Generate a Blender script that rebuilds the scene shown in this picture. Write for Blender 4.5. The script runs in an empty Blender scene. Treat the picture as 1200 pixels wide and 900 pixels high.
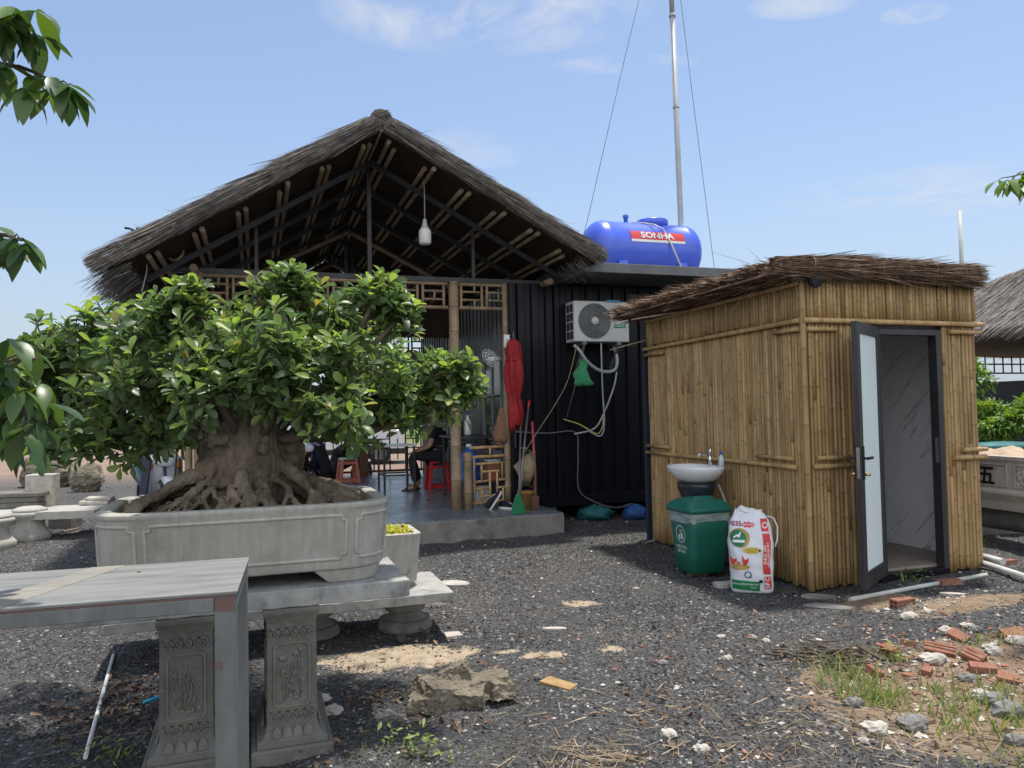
import bpy, bmesh, math, random
import numpy as np
from mathutils import Vector, Matrix, Quaternion

SC = bpy.context.scene
COL = SC.collection
R = math.radians
rnd = random.Random(11)
nr = np.random.default_rng(11)

# ------------------------------------------------------------------ camera
CAM_H = 1.5
PITCH, ROLL, FPX = math.atan(32 / 900), R(1.1), 900.0
_f = Vector((0, math.cos(PITCH), math.sin(PITCH)))
_r = Vector((1, 0, 0))
_u = Vector((0, -math.sin(PITCH), math.cos(PITCH)))
_ix = math.cos(ROLL) * _r - math.sin(ROLL) * _u
_iy = math.sin(ROLL) * _r + math.cos(ROLL) * _u
cd = bpy.data.cameras.new('camera')
cam = bpy.data.objects.new('camera', cd)
COL.objects.link(cam)
cd.sensor_width = 36
cd.lens = 27.0
cd.clip_start = 0.05
cd.clip_end = 3000
m3 = Matrix((_ix, _iy, -_f)).transposed()
cam.matrix_world = Matrix.Translation((0, 0, CAM_H)) @ m3.to_4x4()
SC.camera = cam


def ray(px, py):
    return (_ix * (px - 600) + _iy * (450 - py) + _f * FPX).normalized()


def at(px, py, z=0.0):            # where the view ray of a photo pixel meets height z
    d = ray(px, py)
    t = (z - CAM_H) / d.z
    return Vector((0, 0, CAM_H)) + d * t


def atY(px, py, Y):               # where it reaches forward distance Y
    d = ray(px, py)
    return Vector((0, 0, CAM_H)) + d * (Y / d.y)


# ------------------------------------------------------------------ world and sun
SUN_EL, SUN_AZ = R(78), math.atan2(0.62, 0.78)
W = bpy.data.worlds.new('World')
SC.world = W
W.use_nodes = True
nt = W.node_tree
bg = nt.nodes['Background']
bg.inputs['Strength'].default_value = 0.092
sky = nt.nodes.new('ShaderNodeTexSky')
sky.sky_type = 'NISHITA'
sky.sun_disc = False
sky.sun_elevation = SUN_EL
sky.sun_rotation = SUN_AZ
sky.air_density = 1.0
sky.dust_density = 1.2
sky.ozone_density = 1.6
geo = nt.nodes.new('ShaderNodeTexCoord')
sep = nt.nodes.new('ShaderNodeSeparateXYZ')
nt.links.new(geo.outputs['Generated'], sep.inputs[0])


def wmath(op, a, b=None, clamp=False):
    n = nt.nodes.new('ShaderNodeMath')
    n.operation = op
    n.use_clamp = clamp
    for i, x in enumerate((a, b)):
        if x is None:
            continue
        if isinstance(x, (int, float)):
            n.inputs[i].default_value = x
        else:
            nt.links.new(x, n.inputs[i])
    return n.outputs[0]


zc = wmath('MAXIMUM', sep.outputs['Z'], 0.03)
px_ = wmath('DIVIDE', sep.outputs['X'], zc)
py_ = wmath('DIVIDE', sep.outputs['Y'], zc)
cmb = nt.nodes.new('ShaderNodeCombineXYZ')
nt.links.new(px_, cmb.inputs[0])
nt.links.new(py_, cmb.inputs[1])


def cloud_noise(scale, lo, hi, off, stretch=(1, 1, 1), dist=0.6):
    mp = nt.nodes.new('ShaderNodeMapping')
    mp.inputs['Location'].default_value = off
    mp.inputs['Scale'].default_value = stretch
    nt.links.new(cmb.outputs[0], mp.inputs[0])
    n = nt.nodes.new('ShaderNodeTexNoise')
    n.inputs['Scale'].default_value = scale
    n.inputs['Detail'].default_value = 9
    n.inputs['Roughness'].default_value = 0.62
    n.inputs['Distortion'].default_value = dist
    nt.links.new(mp.outputs[0], n.inputs['Vector'])
    mr = nt.nodes.new('ShaderNodeMapRange')
    mr.inputs['From Min'].default_value = lo
    mr.inputs['From Max'].default_value = hi
    nt.links.new(n.outputs[0], mr.inputs['Value'])
    return mr.outputs[0]


def spot(px, py, rx, ry):         # a soft patch of cloud cover around one direction of the sky
    d = ray(px, py)
    cx, cy = d.x / d.z, d.y / d.z
    a = wmath('POWER', wmath('DIVIDE', wmath('SUBTRACT', px_, cx), rx), 2)
    b = wmath('POWER', wmath('DIVIDE', wmath('SUBTRACT', py_, cy), ry), 2)
    e = wmath('SUBTRACT', 1.0, wmath('ADD', a, b), True)
    return e


thin = wmath('MULTIPLY', cloud_noise(0.55, 0.50, 0.95, (3.1, 1.7, 0), (1, 0.55, 1)), 0.3)
puff = cloud_noise(3.2, 0.40, 0.66, (0.4, 2.2, 0), (1, 0.9, 1))
sp = wmath('MAXIMUM', spot(570, 12, 0.42, 0.26), wmath('MULTIPLY', spot(940, 6, 0.14, 0.08), 0.6))
sp = wmath('MAXIMUM', sp, wmath('MULTIPLY', spot(1072, 16, 0.09, 0.06), 0.9))
sp = wmath('MAXIMUM', sp, wmath('MULTIPLY', spot(735, 75, 0.22, 0.07), 0.5))
sp = wmath('MAXIMUM', sp, wmath('MULTIPLY', spot(560, 175, 0.3, 0.25), 0.3))
sp = wmath('MAXIMUM', sp, wmath('MULTIPLY', spot(1130, 225, 0.9, 0.5), 0.4))
cl = wmath('MULTIPLY', puff, wmath('POWER', sp, 0.7))
low = wmath('POWER', wmath('SUBTRACT', 1.0, wmath('MULTIPLY', wmath('MAXIMUM', sep.outputs['Z'], 0.0), 2.2), True), 2.0)
haze_f = wmath('ADD', wmath('MULTIPLY', low, 0.88), 0.08, True)
mixh = nt.nodes.new('ShaderNodeMix')
mixh.data_type = 'RGBA'
nt.links.new(haze_f, mixh.inputs['Factor'])
nt.links.new(sky.outputs[0], mixh.inputs['A'])
mixh.inputs['B'].default_value = (2.75, 3.2, 3.8, 1)
tot = wmath('MAXIMUM', wmath('MULTIPLY', thin, 0.08), wmath('MULTIPLY', cl, 0.95), True)
mixw = nt.nodes.new('ShaderNodeMix')
mixw.data_type = 'RGBA'
nt.links.new(tot, mixw.inputs['Factor'])
nt.links.new(mixh.outputs['Result'], mixw.inputs['A'])
mixw.inputs['B'].default_value = (4.3, 4.4, 4.6, 1)
# a bank of unseen bright cloud, added behind the viewer to fill camera-facing faces
def wstep(x, lo, hi):
    n = nt.nodes.new('ShaderNodeMapRange')
    n.interpolation_type = 'SMOOTHSTEP'
    n.inputs['From Min'].default_value = lo
    n.inputs['From Max'].default_value = hi
    nt.links.new(x, n.inputs['Value'])
    return n.outputs[0]


fill_bank = wmath('MULTIPLY', wmath('MULTIPLY', wstep(wmath('MULTIPLY', sep.outputs['Y'], -1.0), 0.12, 0.5), wstep(sep.outputs['Z'], -0.02, 0.12)), wmath('SUBTRACT', 1.0, wstep(sep.outputs['Z'], 0.65, 0.9)))
cn = nt.nodes.new('ShaderNodeTexNoise')
cn.inputs['Scale'].default_value = 3.0
cn.inputs['Detail'].default_value = 7
nt.links.new(geo.outputs['Generated'], cn.inputs['Vector'])
fill_bank = wmath('MULTIPLY', fill_bank, wstep(cn.outputs[0], 0.25, 0.5))
mixb = nt.nodes.new('ShaderNodeMix')
mixb.data_type = 'RGBA'
nt.links.new(fill_bank, mixb.inputs['Factor'])
nt.links.new(mixw.outputs['Result'], mixb.inputs['A'])
mixb.inputs['B'].default_value = (8.9, 9.2, 9.6, 1)
nt.links.new(mixb.outputs['Result'], bg.inputs['Color'])

S_DIR = Vector((math.sin(SUN_AZ) * math.cos(SUN_EL), math.cos(SUN_AZ) * math.cos(SUN_EL), math.sin(SUN_EL)))
sl = bpy.data.lights.new('sun', 'SUN')
sl.energy = 2.7
sl.angle = R(2.5)
sl.color = (1.0, 0.955, 0.88)
so = bpy.data.objects.new('sun', sl)
COL.objects.link(so)
so.rotation_euler = S_DIR.to_track_quat('Z', 'Y').to_euler()
so.location = (5, 6, 20)

SC.view_settings.view_transform = 'Standard'
SC.view_settings.look = 'None'
SC.view_settings.exposure = 1.0
SC.view_settings.gamma = 1.0
SC.view_settings.use_curve_mapping = False
SC.cycles.max_bounces = 8
SC.cycles.transparent_max_bounces = 12


# ------------------------------------------------------------------ materials
def lk(t, a, b):
    t.links.new(a, b)


def M(name, c1, c2=None, sc=6.0, stretch=(1, 1, 1), rough=0.7, rv=0.12, bump=0.2, bsc=40.0, bstretch=None, metal=0.0,
      tint=0.35, aux=None, spec=0.4, lo=0.35, hi=0.65, coat=0.0, detail=7, stain=None, stsc=1.5, stlo=0.52, sthi=0.7, trans=0.0,
      dist=0.01):
    m = bpy.data.materials.new(name)
    m.use_nodes = True
    t = m.node_tree
    N = t.nodes
    b = N['Principled BSDF']
    tc = N.new('ShaderNodeTexCoord')
    mp = N.new('ShaderNodeMapping')
    mp.inputs['Scale'].default_value = stretch
    lk(t, tc.outputs['Object'], mp.inputs[0])
    n1 = N.new('ShaderNodeTexNoise')
    n1.inputs['Scale'].default_value = sc
    n1.inputs['Detail'].default_value = detail
    n1.inputs['Roughness'].default_value = 0.62
    lk(t, mp.outputs[0], n1.inputs['Vector'])
    mr = N.new('ShaderNodeMapRange')
    mr.inputs['From Min'].default_value = lo
    mr.inputs['From Max'].default_value = hi
    lk(t, n1.outputs[0], mr.inputs[0])
    mx = N.new('ShaderNodeMix')
    mx.data_type = 'RGBA'
    mx.inputs['A'].default_value = (*c1, 1)
    mx.inputs['B'].default_value = (*(c2 or [x * 0.8 for x in c1]), 1)
    lk(t, mr.outputs[0], mx.inputs['Factor'])
    col = mx.outputs['Result']
    if stain:
        n3 = N.new('ShaderNodeTexNoise')
        n3.inputs['Scale'].default_value = stsc
        n3.inputs['Detail'].default_value = 8
        n3.inputs['Roughness'].default_value = 0.7
        lk(t, tc.outputs['Object'], n3.inputs['Vector'])
        r3 = N.new('ShaderNodeMapRange')
        r3.inputs['From Min'].default_value = stlo
        r3.inputs['From Max'].default_value = sthi
        lk(t, n3.outputs[0], r3.inputs[0])
        m3_ = N.new('ShaderNodeMix')
        m3_.data_type = 'RGBA'
        lk(t, r3.outputs[0], m3_.inputs['Factor'])
        lk(t, col, m3_.inputs['A'])
        m3_.inputs['B'].default_value = (*stain, 1)
        col = m3_.outputs['Result']
    if tint:
        at_ = N.new('ShaderNodeAttribute')
        at_.attribute_name = 'tint'
        ma = N.new('ShaderNodeMath')
        ma.operation = 'MULTIPLY_ADD'
        lk(t, at_.outputs['Fac'], ma.inputs[0])
        ma.inputs[1].default_value = tint
        ma.inputs[2].default_value = 1.0
        hs = N.new('ShaderNodeHueSaturation')
        lk(t, ma.outputs[0], hs.inputs['Value'])
        lk(t, col, hs.inputs['Color'])
        col = hs.outputs[0]
    if aux:
        au = N.new('ShaderNodeAttribute')
        au.attribute_name = 'aux'
        m2 = N.new('ShaderNodeMix')
        m2.data_type = 'RGBA'
        lk(t, au.outputs['Fac'], m2.inputs['Factor'])
        lk(t, col, m2.inputs['A'])
        m2.inputs['B'].default_value = (*aux, 1)
        col = m2.outputs['Result']
    lk(t, col, b.inputs['Base Color'])
    rr = N.new('ShaderNodeMapRange')
    rr.inputs['To Min'].default_value = max(0.02, rough - rv)
    rr.inputs['To Max'].default_value = min(1.0, rough + rv)
    lk(t, n1.outputs[0], rr.inputs[0])
    lk(t, rr.outputs[0], b.inputs['Roughness'])
    b.inputs['Metallic'].default_value = metal
    b.inputs['Specular IOR Level'].default_value = spec
    b.inputs['Coat Weight'].default_value = coat
    if bump:
        mp2 = N.new('ShaderNodeMapping')
        mp2.inputs['Scale'].default_value = bstretch or stretch
        lk(t, tc.outputs['Object'], mp2.inputs[0])
        n2 = N.new('ShaderNodeTexNoise')
        n2.inputs['Scale'].default_value = bsc
        n2.inputs['Detail'].default_value = 5
        lk(t, mp2.outputs[0], n2.inputs['Vector'])
        bp = N.new('ShaderNodeBump')
        bp.inputs['Strength'].default_value = bump
        bp.inputs['Distance'].default_value = dist
        lk(t, n2.outputs[0], bp.inputs['Height'])
        lk(t, bp.outputs[0], b.inputs['Normal'])
    if trans:
        b.inputs['Transmission Weight'].default_value = trans
    return m


def leaf_mat(name, c_old, c_new, c_back=None, rough=0.38, transl=0.3):
    m = bpy.data.materials.new(name)
    m.use_nodes = True
    t = m.node_tree
    N = t.nodes
    b = N['Principled BSDF']
    a = N.new('ShaderNodeAttribute')
    a.attribute_name = 'tint'
    mx = N.new('ShaderNodeMix')
    mx.data_type = 'RGBA'
    lk(t, a.outputs['Fac'], mx.inputs['Factor'])
    mx.inputs['A'].default_value = (*c_old, 1)
    mx.inputs['B'].default_value = (*c_new, 1)
    col = mx.outputs['Result']
    au = N.new('ShaderNodeAttribute')
    au.attribute_name = 'aux'
    m2 = N.new('ShaderNodeMix')
    m2.data_type = 'RGBA'
    lk(t, au.outputs['Fac'], m2.inputs['Factor'])
    lk(t, col, m2.inputs['A'])
    m2.inputs['B'].default_value = (0.32, 0.26, 0.05, 1)
    col = m2.outputs['Result']
    g = N.new('ShaderNodeNewGeometry')
    m3_ = N.new('ShaderNodeMix')
    m3_.data_type = 'RGBA'
    lk(t, g.outputs['Backfacing'], m3_.inputs['Factor'])
    lk(t, col, m3_.inputs['A'])
    hs = N.new('ShaderNodeHueSaturation')
    hs.inputs['Saturation'].default_value = 0.75
    hs.inputs['Value'].default_value = 1.25
    lk(t, col, hs.inputs['Color'])
    lk(t, hs.outputs[0], m3_.inputs['B'])
    lk(t, m3_.outputs['Result'], b.inputs['Base Color'])
    b.inputs['Roughness'].default_value = rough
    b.inputs['Specular IOR Level'].default_value = 0.55
    tr = N.new('ShaderNodeBsdfTranslucent')
    h2 = N.new('ShaderNodeHueSaturation')
    h2.inputs['Hue'].default_value = 0.485
    h2.inputs['Saturation'].default_value = 1.15
    h2.inputs['Value'].default_value = 1.9
    lk(t, col, h2.inputs['Color'])
    lk(t, h2.outputs[0], tr.inputs[0])
    ms = N.new('ShaderNodeMixShader')
    ms.inputs[0].default_value = transl
    lk(t, b.outputs[0], ms.inputs[1])
    lk(t, tr.outputs[0], ms.inputs[2])
    lk(t, ms.outputs[0], N['Material Output'].inputs['Surface'])
    return m


# ------------------------------------------------------------------ mesh builders
class MB:
    def __init__(s):
        s.v, s.f, s.t, s.a, s.s = [], [], [], [], []

    def add(s, vs, fs, tint=0.0, smooth=False, aux=0.0):
        o = len(s.v)
        s.v += [tuple(p) for p in vs]
        s.f += [tuple(i + o for i in f) for f in fs]
        s.t += list(tint) if isinstance(tint, (list, tuple)) else [tint] * len(vs)
        s.a += list(aux) if isinstance(aux, (list, tuple)) else [aux] * len(vs)
        s.s += [smooth] * len(fs)
        return s

    def box(s, c, size, rot=None, tint=0.0, aux=0.0, taper=1.0):
        hx, hy, hz = size[0] / 2, size[1] / 2, size[2] / 2
        vs = []
        for z in (-1, 1):
            k = taper if z > 0 else 1.0
            for x, y in ((-1, -1), (1, -1), (1, 1), (-1, 1)):
                p = Vector((x * hx * k, y * hy * k, z * hz))
                if rot is not None:
                    p = rot @ p
                vs.append(p + Vector(c))
        fs = [(3, 2, 1, 0), (4, 5, 6, 7), (0, 1, 5, 4), (1, 2, 6, 5), (2, 3, 7, 6), (3, 0, 4, 7)]
        return s.add(vs, fs, tint, False, aux)

    def bb(s, x0, x1, y0, y1, z0, z1, tint=0.0, aux=0.0):
        return s.box(((x0 + x1) / 2, (y0 + y1) / 2, (z0 + z1) / 2), (abs(x1 - x0), abs(y1 - y0), abs(z1 - z0)), None, tint, aux)

    def beam(s, p0, p1, w, h, tint=0.0, up=(0, 0, 1)):
        p0, p1 = Vector(p0), Vector(p1)
        d = p1 - p0
        x = d.normalized()
        u = Vector(up)
        if abs(x.dot(u)) > 0.98:
            u = Vector((0, 1, 0))
        y = u.cross(x).normalized()
        z = x.cross(y)
        rot = Matrix((x, y, z)).transposed()
        return s.box((p0 + p1) / 2, (d.length, w, h), rot, tint)

    def tube(s, path, rad, n=8, tint=0.0, aux=0.0, caps=True, smooth=True, squash=None):
        P = [Vector(p) for p in path]
        k = len(P)
        if not isinstance(rad, (list, tuple)):
            rad = [rad] * k
        T = []
        for i in range(k):
            d = (P[min(i + 1, k - 1)] - P[max(i - 1, 0)])
            T.append(d.normalized() if d.length > 1e-9 else Vector((0, 0, 1)))
        up = Vector((0, 0, 1)) if abs(T[0].z) < 0.9 else Vector((0, 1, 0))
        nrm = (up - T[0] * up.dot(T[0])).normalized()
        vs, tt, aa = [], [], []
        for i in range(k):
            if i:
                nrm = nrm - T[i] * nrm.dot(T[i])
                if nrm.length < 1e-6:
                    nrm = T[i].orthogonal()
                nrm.normalize()
            b = T[i].cross(nrm)
            for j in range(n):
                an = 2 * math.pi * j / n
                vs.append(P[i] + (nrm * math.cos(an) + b * math.sin(an)) * rad[i])
            tt += [tint[i] if isinstance(tint, (list, tuple)) else tint] * n
            aa += [aux[i] if isinstance(aux, (list, tuple)) else aux] * n
        fs = []
        for i in range(k - 1):
            for j in range(n):
                a, b2 = i * n + j, i * n + (j + 1) % n
                fs.append((a, b2, b2 + n, a + n))
        s.add(vs, fs, tt, smooth, aa)
        if caps:
            o = len(s.v) - len(vs)
            s.f.append(tuple(o + j for j in reversed(range(n))))
            s.f.append(tuple(o + (k - 1) * n + j for j in range(n)))
            s.s += [False, False]
        return s

    def cyl(s, p0, p1, r0, r1=None, n=12, tint=0.0, aux=0.0):
        return s.tube([p0, p1], [r0, r0 if r1 is None else r1], n, tint, aux)

    def lathe(s, prof, n=20, c=(0, 0, 0), rot=None, tint=0.0, aux=0.0, smooth=True, sq=None, caps=True):
        vs = []
        C = Vector(c)
        for r, z in prof:
            for j in range(n):
                a = 2 * math.pi * (j + 0.5) / n
                p = Vector((r * math.cos(a), r * math.sin(a) * (sq or 1), z))
                if rot is not None:
                    p = rot @ p
                vs.append(C + p)
        fs = []
        k = len(prof)
        for i in range(k - 1):
            for j in range(n):
                a, b = i * n + j, i * n + (j + 1) % n
                fs.append((a, b, b + n, a + n))
        s.add(vs, fs, tint, smooth, aux)
        if caps:
            o = len(s.v) - len(vs)
            s.f.append(tuple(o + j for j in reversed(range(n))))
            s.f.append(tuple(o + (k - 1) * n + j for j in range(n)))
            s.s += [False, False]
        return s

    def rings(s, rings, tint=0.0, smooth=True, aux=0.0, caps=True):
        n = len(rings[0])
        vs = [p for r in rings for p in r]
        fs = []
        for i in range(len(rings) - 1):
            for j in range(n):
                a, b = i * n + j, i * n + (j + 1) % n
                fs.append((a, b, b + n, a + n))
        s.add(vs, fs, tint, smooth, aux)
        if caps:
            o = len(s.v) - len(vs)
            s.f.append(tuple(o + j for j in reversed(range(n))))
            s.f.append(tuple(o + (len(rings) - 1) * n + j for j in range(n)))
            s.s += [False, False]
        return s

    def ball(s, c, r, n=10, m=7, tint=0.0, rot=None, aux=0.0):
        if not isinstance(r, (list, tuple)):
            r = (r, r, r)
        C = Vector(c)
        rg = []
        for i in range(m):
            th = math.pi * (i + 0.25) / (m - 0.5)
            ring = []
            for j in range(n):
                a = 2 * math.pi * j / n
                p = Vector((math.sin(th) * math.cos(a) * r[0], math.sin(th) * math.sin(a) * r[1], -math.cos(th) * r[2]))
                if rot is not None:
                    p = rot @ p
                ring.append(C + p)
            rg.append(ring)
        return s.rings(rg, tint, True, aux)

    def prism(s, poly, y0, y1, M4=None, tint=0.0):
        """polygon in XZ extruded along Y"""
        k = len(poly)
        vs = [Vector((x, y0, z)) for x, z in poly] + [Vector((x, y1, z)) for x, z in poly]
        if M4 is not None:
            vs = [M4 @ p for p in vs]
        fs = [tuple(range(k)), tuple(reversed(range(k, 2 * k)))]
        for i in range(k):
            j = (i + 1) % k
            fs.append((j, i, i + k, j + k))
        return s.add(vs, fs, tint)

    def pole(s, p0, p1, r, tint=0.0, n=8, gap=0.32, r1=None):
        """a bamboo cane with its nodes"""
        p0, p1 = Vector(p0), Vector(p1)
        L = (p1 - p0).length
        if r1 is None:
            r1 = r * 0.92
        ss, rr, aa = [0.0], [1.0], [0.0]
        x = rnd.uniform(0.05, gap)
        while x < L - 0.03:
            for dx, kr, ka in ((-0.016, 1.0, 0), (-0.005, 1.09, 0.25), (0.0, 1.0, 0.9), (0.006, 1.10, 0.35), (0.018, 1.0, 0.0)):
                if 0 < x + dx < L:
                    ss.append(x + dx)
                    rr.append(kr)
                    aa.append(ka)
            x += gap * rnd.uniform(0.75, 1.25)
        ss.append(L)
        rr.append(1.0)
        aa.append(0.0)
        d = (p1 - p0) / L
        bend = d.orthogonal().normalized() * rnd.uniform(-1, 1) * min(0.004, L * 0.003)
        path = [p0 + d * q + bend * math.sin(math.pi * q / L) for q in ss]
        rad = [k * (r + (r1 - r) * q / L) for k, q in zip(rr, ss)]
        return s.tube(path, rad, n, tint, aa)

    def build(s, name, mat, parent=None, bevel=0.0, sub=0, loc=None, rot=None, seg=2, kind=None, remesh=0.0):
        me = bpy.data.meshes.new(name)
        me.from_pydata(s.v, [], s.f)
        me.update()
        me.polygons.foreach_set('use_smooth', s.s)
        for nm, arr in (('tint', s.t), ('aux', s.a)):
            if any(arr):
                q = me.attributes.new(nm, 'FLOAT', 'POINT')
                q.data.foreach_set('value', arr)
        me.materials.append(mat)
        o = bpy.data.objects.new(name, me)
        COL.objects.link(o)
        if parent:
            o.parent = parent
        if loc is not None:
            o.location = loc
        if rot is not None:
            o.rotation_euler = rot
        if remesh:
            md = o.modifiers.new('remesh', 'REMESH')
            md.mode = 'VOXEL'
            md.voxel_size = remesh
            md.use_smooth_shade = True
        if bevel:
            md = o.modifiers.new('bevel', 'BEVEL')
            md.width = bevel
            md.segments = seg
            md.limit_method = 'ANGLE'
            md.angle_limit = R(35)
        if sub:
            md = o.modifiers.new('sub', 'SUBSURF')
            md.levels = md.render_levels = sub
        if kind:
            o['kind'] = kind
        return o


def npmesh(name, V, F, mat, parent=None, tint=None, aux=None, smooth=False, kind=None):
    """mesh from numpy arrays; F is (m,k)"""
    me = bpy.data.meshes.new(name)
    V = np.ascontiguousarray(V, dtype=np.float32)
    F = np.ascontiguousarray(F, dtype=np.int32)
    m, k = F.shape
    me.vertices.add(len(V))
    me.vertices.foreach_set('co', V.ravel())
    me.loops.add(m * k)
    me.loops.foreach_set('vertex_index', F.ravel())
    me.polygons.add(m)
    me.polygons.foreach_set('loop_start', np.arange(0, m * k, k, dtype=np.int32))
    me.polygons.foreach_set('use_smooth', np.full(m, smooth, dtype=bool))
    me.update(calc_edges=True)
    for nm, arr in (('tint', tint), ('aux', aux)):
        if arr is not None:
            q = me.attributes.new(nm, 'FLOAT', 'POINT')
            q.data.foreach_set('value', np.ascontiguousarray(arr, dtype=np.float32))
    me.materials.append(mat)
    o = bpy.data.objects.new(name, me)
    COL.objects.link(o)
    if parent:
        o.parent = parent
    if kind:
        o['kind'] = kind
    return o


def nrmz(a):
    return a / np.maximum(np.linalg.norm(a, axis=-1, keepdims=True), 1e-9)


def ribbons(P, D, L, Wd, sag, tint, seg=3):
    """straw blades: start P, direction D, length L, width Wd, sag downwards. returns V,F,T"""
    n = len(P)
    side = nrmz(np.cross(D, nrmz(nr.normal(size=(n, 3)))))
    rows = []
    for i in range(seg + 1):
        s = i / seg
        c = P + D * (L * s)[:, None]
        c[:, 2] -= sag * s * s
        w = (Wd * (1 - 0.75 * s * s))[:, None]
        rows.append(np.stack([c - side * w / 2, c + side * w / 2], 1))
    V = np.stack(rows, 1).reshape(n, (seg + 1) * 2, 3)
    f = []
    for i in range(seg):
        f.append([2 * i, 2 * i + 1, 2 * i + 3, 2 * i + 2])
    f = np.array(f)
    F = (np.arange(n)[:, None, None] * ((seg + 1) * 2) + f[None]).reshape(-1, 4)
    T = np.repeat(tint, (seg + 1) * 2)
    return V.reshape(-1, 3), F, T


LEAF_ROWS = [(0.0, 0.05), (0.22, 0.62), (0.5, 1.0), (0.78, 0.72), (1.0, 0.04)]


LEAF_PT = [(0.0, 0.05), (0.15, 0.46), (0.35, 0.88), (0.55, 1.0), (0.75, 0.78), (0.9, 0.38), (1.0, 0.03)]
LEAF_OB = [(0.0, 0.06), (0.25, 0.52), (0.55, 0.98), (0.82, 0.88), (0.955, 0.42), (1.0, 0.06)]


def leaves(P, D, U, L, Wd, droop, tint, aux=None, fold=0.22, rows=None):
    """leaf blades. P base, D direction, U upward side normal (all n x 3)"""
    n = len(P)
    D = nrmz(D)
    S = nrmz(np.cross(D, U))
    N = np.cross(S, D)
    vs = []
    rows = rows or LEAF_ROWS
    for s, w in rows:
        c = P + D * (L * s)[:, None] - N * (droop * L * s * s)[:, None]
        hw = (Wd * w / 2)[:, None]
        lift = N * (np.abs(hw) * fold * 2)
        vs += [c - S * hw + lift, c, c + S * hw + lift]
    V = np.stack(vs, 1)
    k = len(rows)
    f = []
    for i in range(k - 1):
        for j in range(2):
            a = i * 3 + j
            f.append([a, a + 1, a + 4, a + 3])
    f = np.array(f)
    F = (np.arange(n)[:, None, None] * (k * 3) + f[None]).reshape(-1, 4)
    T = np.repeat(tint, k * 3)
    A = np.repeat(aux, k * 3) if aux is not None else None
    return V.reshape(-1, 3), F, T, A


def fbm2(x, y, seed=0, octs=4):
    """value noise, roughly -1..1"""
    out = np.zeros_like(x, dtype=float)
    amp, tot_ = 1.0, 0.0
    for o in range(octs):
        g = np.random.default_rng(seed * 17 + o).uniform(-1, 1, (64, 64))
        xi, yi = np.floor(x).astype(int), np.floor(y).astype(int)
        fx, fy = x - xi, y - yi
        fx, fy = fx * fx * (3 - 2 * fx), fy * fy * (3 - 2 * fy)
        a = g[xi % 64, yi % 64]
        b = g[(xi + 1) % 64, yi % 64]
        c = g[xi % 64, (yi + 1) % 64]
        d = g[(xi + 1) % 64, (yi + 1) % 64]
        out += amp * ((a * (1 - fx) + b * fx) * (1 - fy) + (c * (1 - fx) + d * fx) * fy)
        tot_ += amp
        amp *= 0.5
        x, y = x * 2.03 + 11.3, y * 2.03 + 5.7
    return out / tot_ * 1.6


# ------------------------------------------------------------------ naming
def tag(o, label, cat, group=None):
    o['label'] = label
    o['category'] = cat
    if group:
        o['group'] = group
    return o


def thing(name, label, cat, loc=(0, 0, 0), rz=0.0, group=None):
    o = bpy.data.objects.new(name, None)
    COL.objects.link(o)
    o.location = loc
    o.rotation_euler = (0, 0, rz)
    o.empty_display_size = 0.2
    return tag(o, label, cat, group)


def copy_tree(o, parent=None):
    c = o.copy()
    COL.objects.link(c)
    if parent:
        c.parent = parent
    for ch in list(o.children):
        copy_tree(ch, c)
    return c


def text_mesh(body, size, bold=0.0, sx=1.0):
    """outline of a word as (verts, faces) in its own XY plane, centred"""
    c = bpy.data.curves.new('txt', 'FONT')
    c.body = body
    c.size = size
    c.offset = bold
    c.align_x = 'CENTER'
    c.align_y = 'CENTER'
    c.resolution_u = 3
    o = bpy.data.objects.new('txt', c)
    COL.objects.link(o)
    dg = bpy.context.evaluated_depsgraph_get()
    me = bpy.data.meshes.new_from_object(o.evaluated_get(dg))
    vs = [Vector((v.co.x * sx, v.co.y, 0)) for v in me.vertices]
    fs = [tuple(p.vertices) for p in me.polygons]
    bpy.data.objects.remove(o)
    bpy.data.curves.remove(c)
    bpy.data.meshes.remove(me)
    return vs, fs


YAW = R(18.5)
# ------------------------------------------------------------------ palette
m_bamboo = M('bamboo', (0.40, 0.266, 0.122), (0.265, 0.166, 0.07), sc=6, stain=(0.16, 0.105, 0.052), stsc=2.6, stlo=0.56, sthi=0.78, stretch=(2.5, 2.5, 0.35), rough=0.5, bump=0.12, bsc=60, bstretch=(3, 3, 0.3), tint=0.42,
             aux=(0.17, 0.10, 0.04), spec=0.4)
m_bamboo_dim = M('bamboo_aged', (0.27, 0.20, 0.125), (0.175, 0.125, 0.075), sc=7, rough=0.6, bump=0.15, tint=0.4, aux=(0.10, 0.06, 0.03))
m_thatch = M('thatch_grey', (0.225, 0.203, 0.182), (0.125, 0.112, 0.10), sc=14, rough=0.9, rv=0.05, bump=0.8, bsc=60, tint=0.75, spec=0.15)
m_thatch_b = M('thatch_brown', (0.235, 0.165, 0.115), (0.12, 0.078, 0.052), sc=14, rough=0.85, rv=0.05, bump=0.8, bsc=60, tint=0.75, spec=0.2)
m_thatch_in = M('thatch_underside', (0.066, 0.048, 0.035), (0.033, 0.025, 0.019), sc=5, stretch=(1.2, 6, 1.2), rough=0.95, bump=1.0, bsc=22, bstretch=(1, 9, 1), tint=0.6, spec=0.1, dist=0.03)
m_black = M('black_sheet', (0.006, 0.0065, 0.010), (0.004, 0.0045, 0.007), sc=3, rough=0.4, bump=0.05, bsc=14, tint=0.2, spec=0.22)
m_steel_dk = M('dark_steel', (0.045, 0.045, 0.05), (0.03, 0.03, 0.034), rough=0.5, bump=0.08, tint=0.2)
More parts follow.
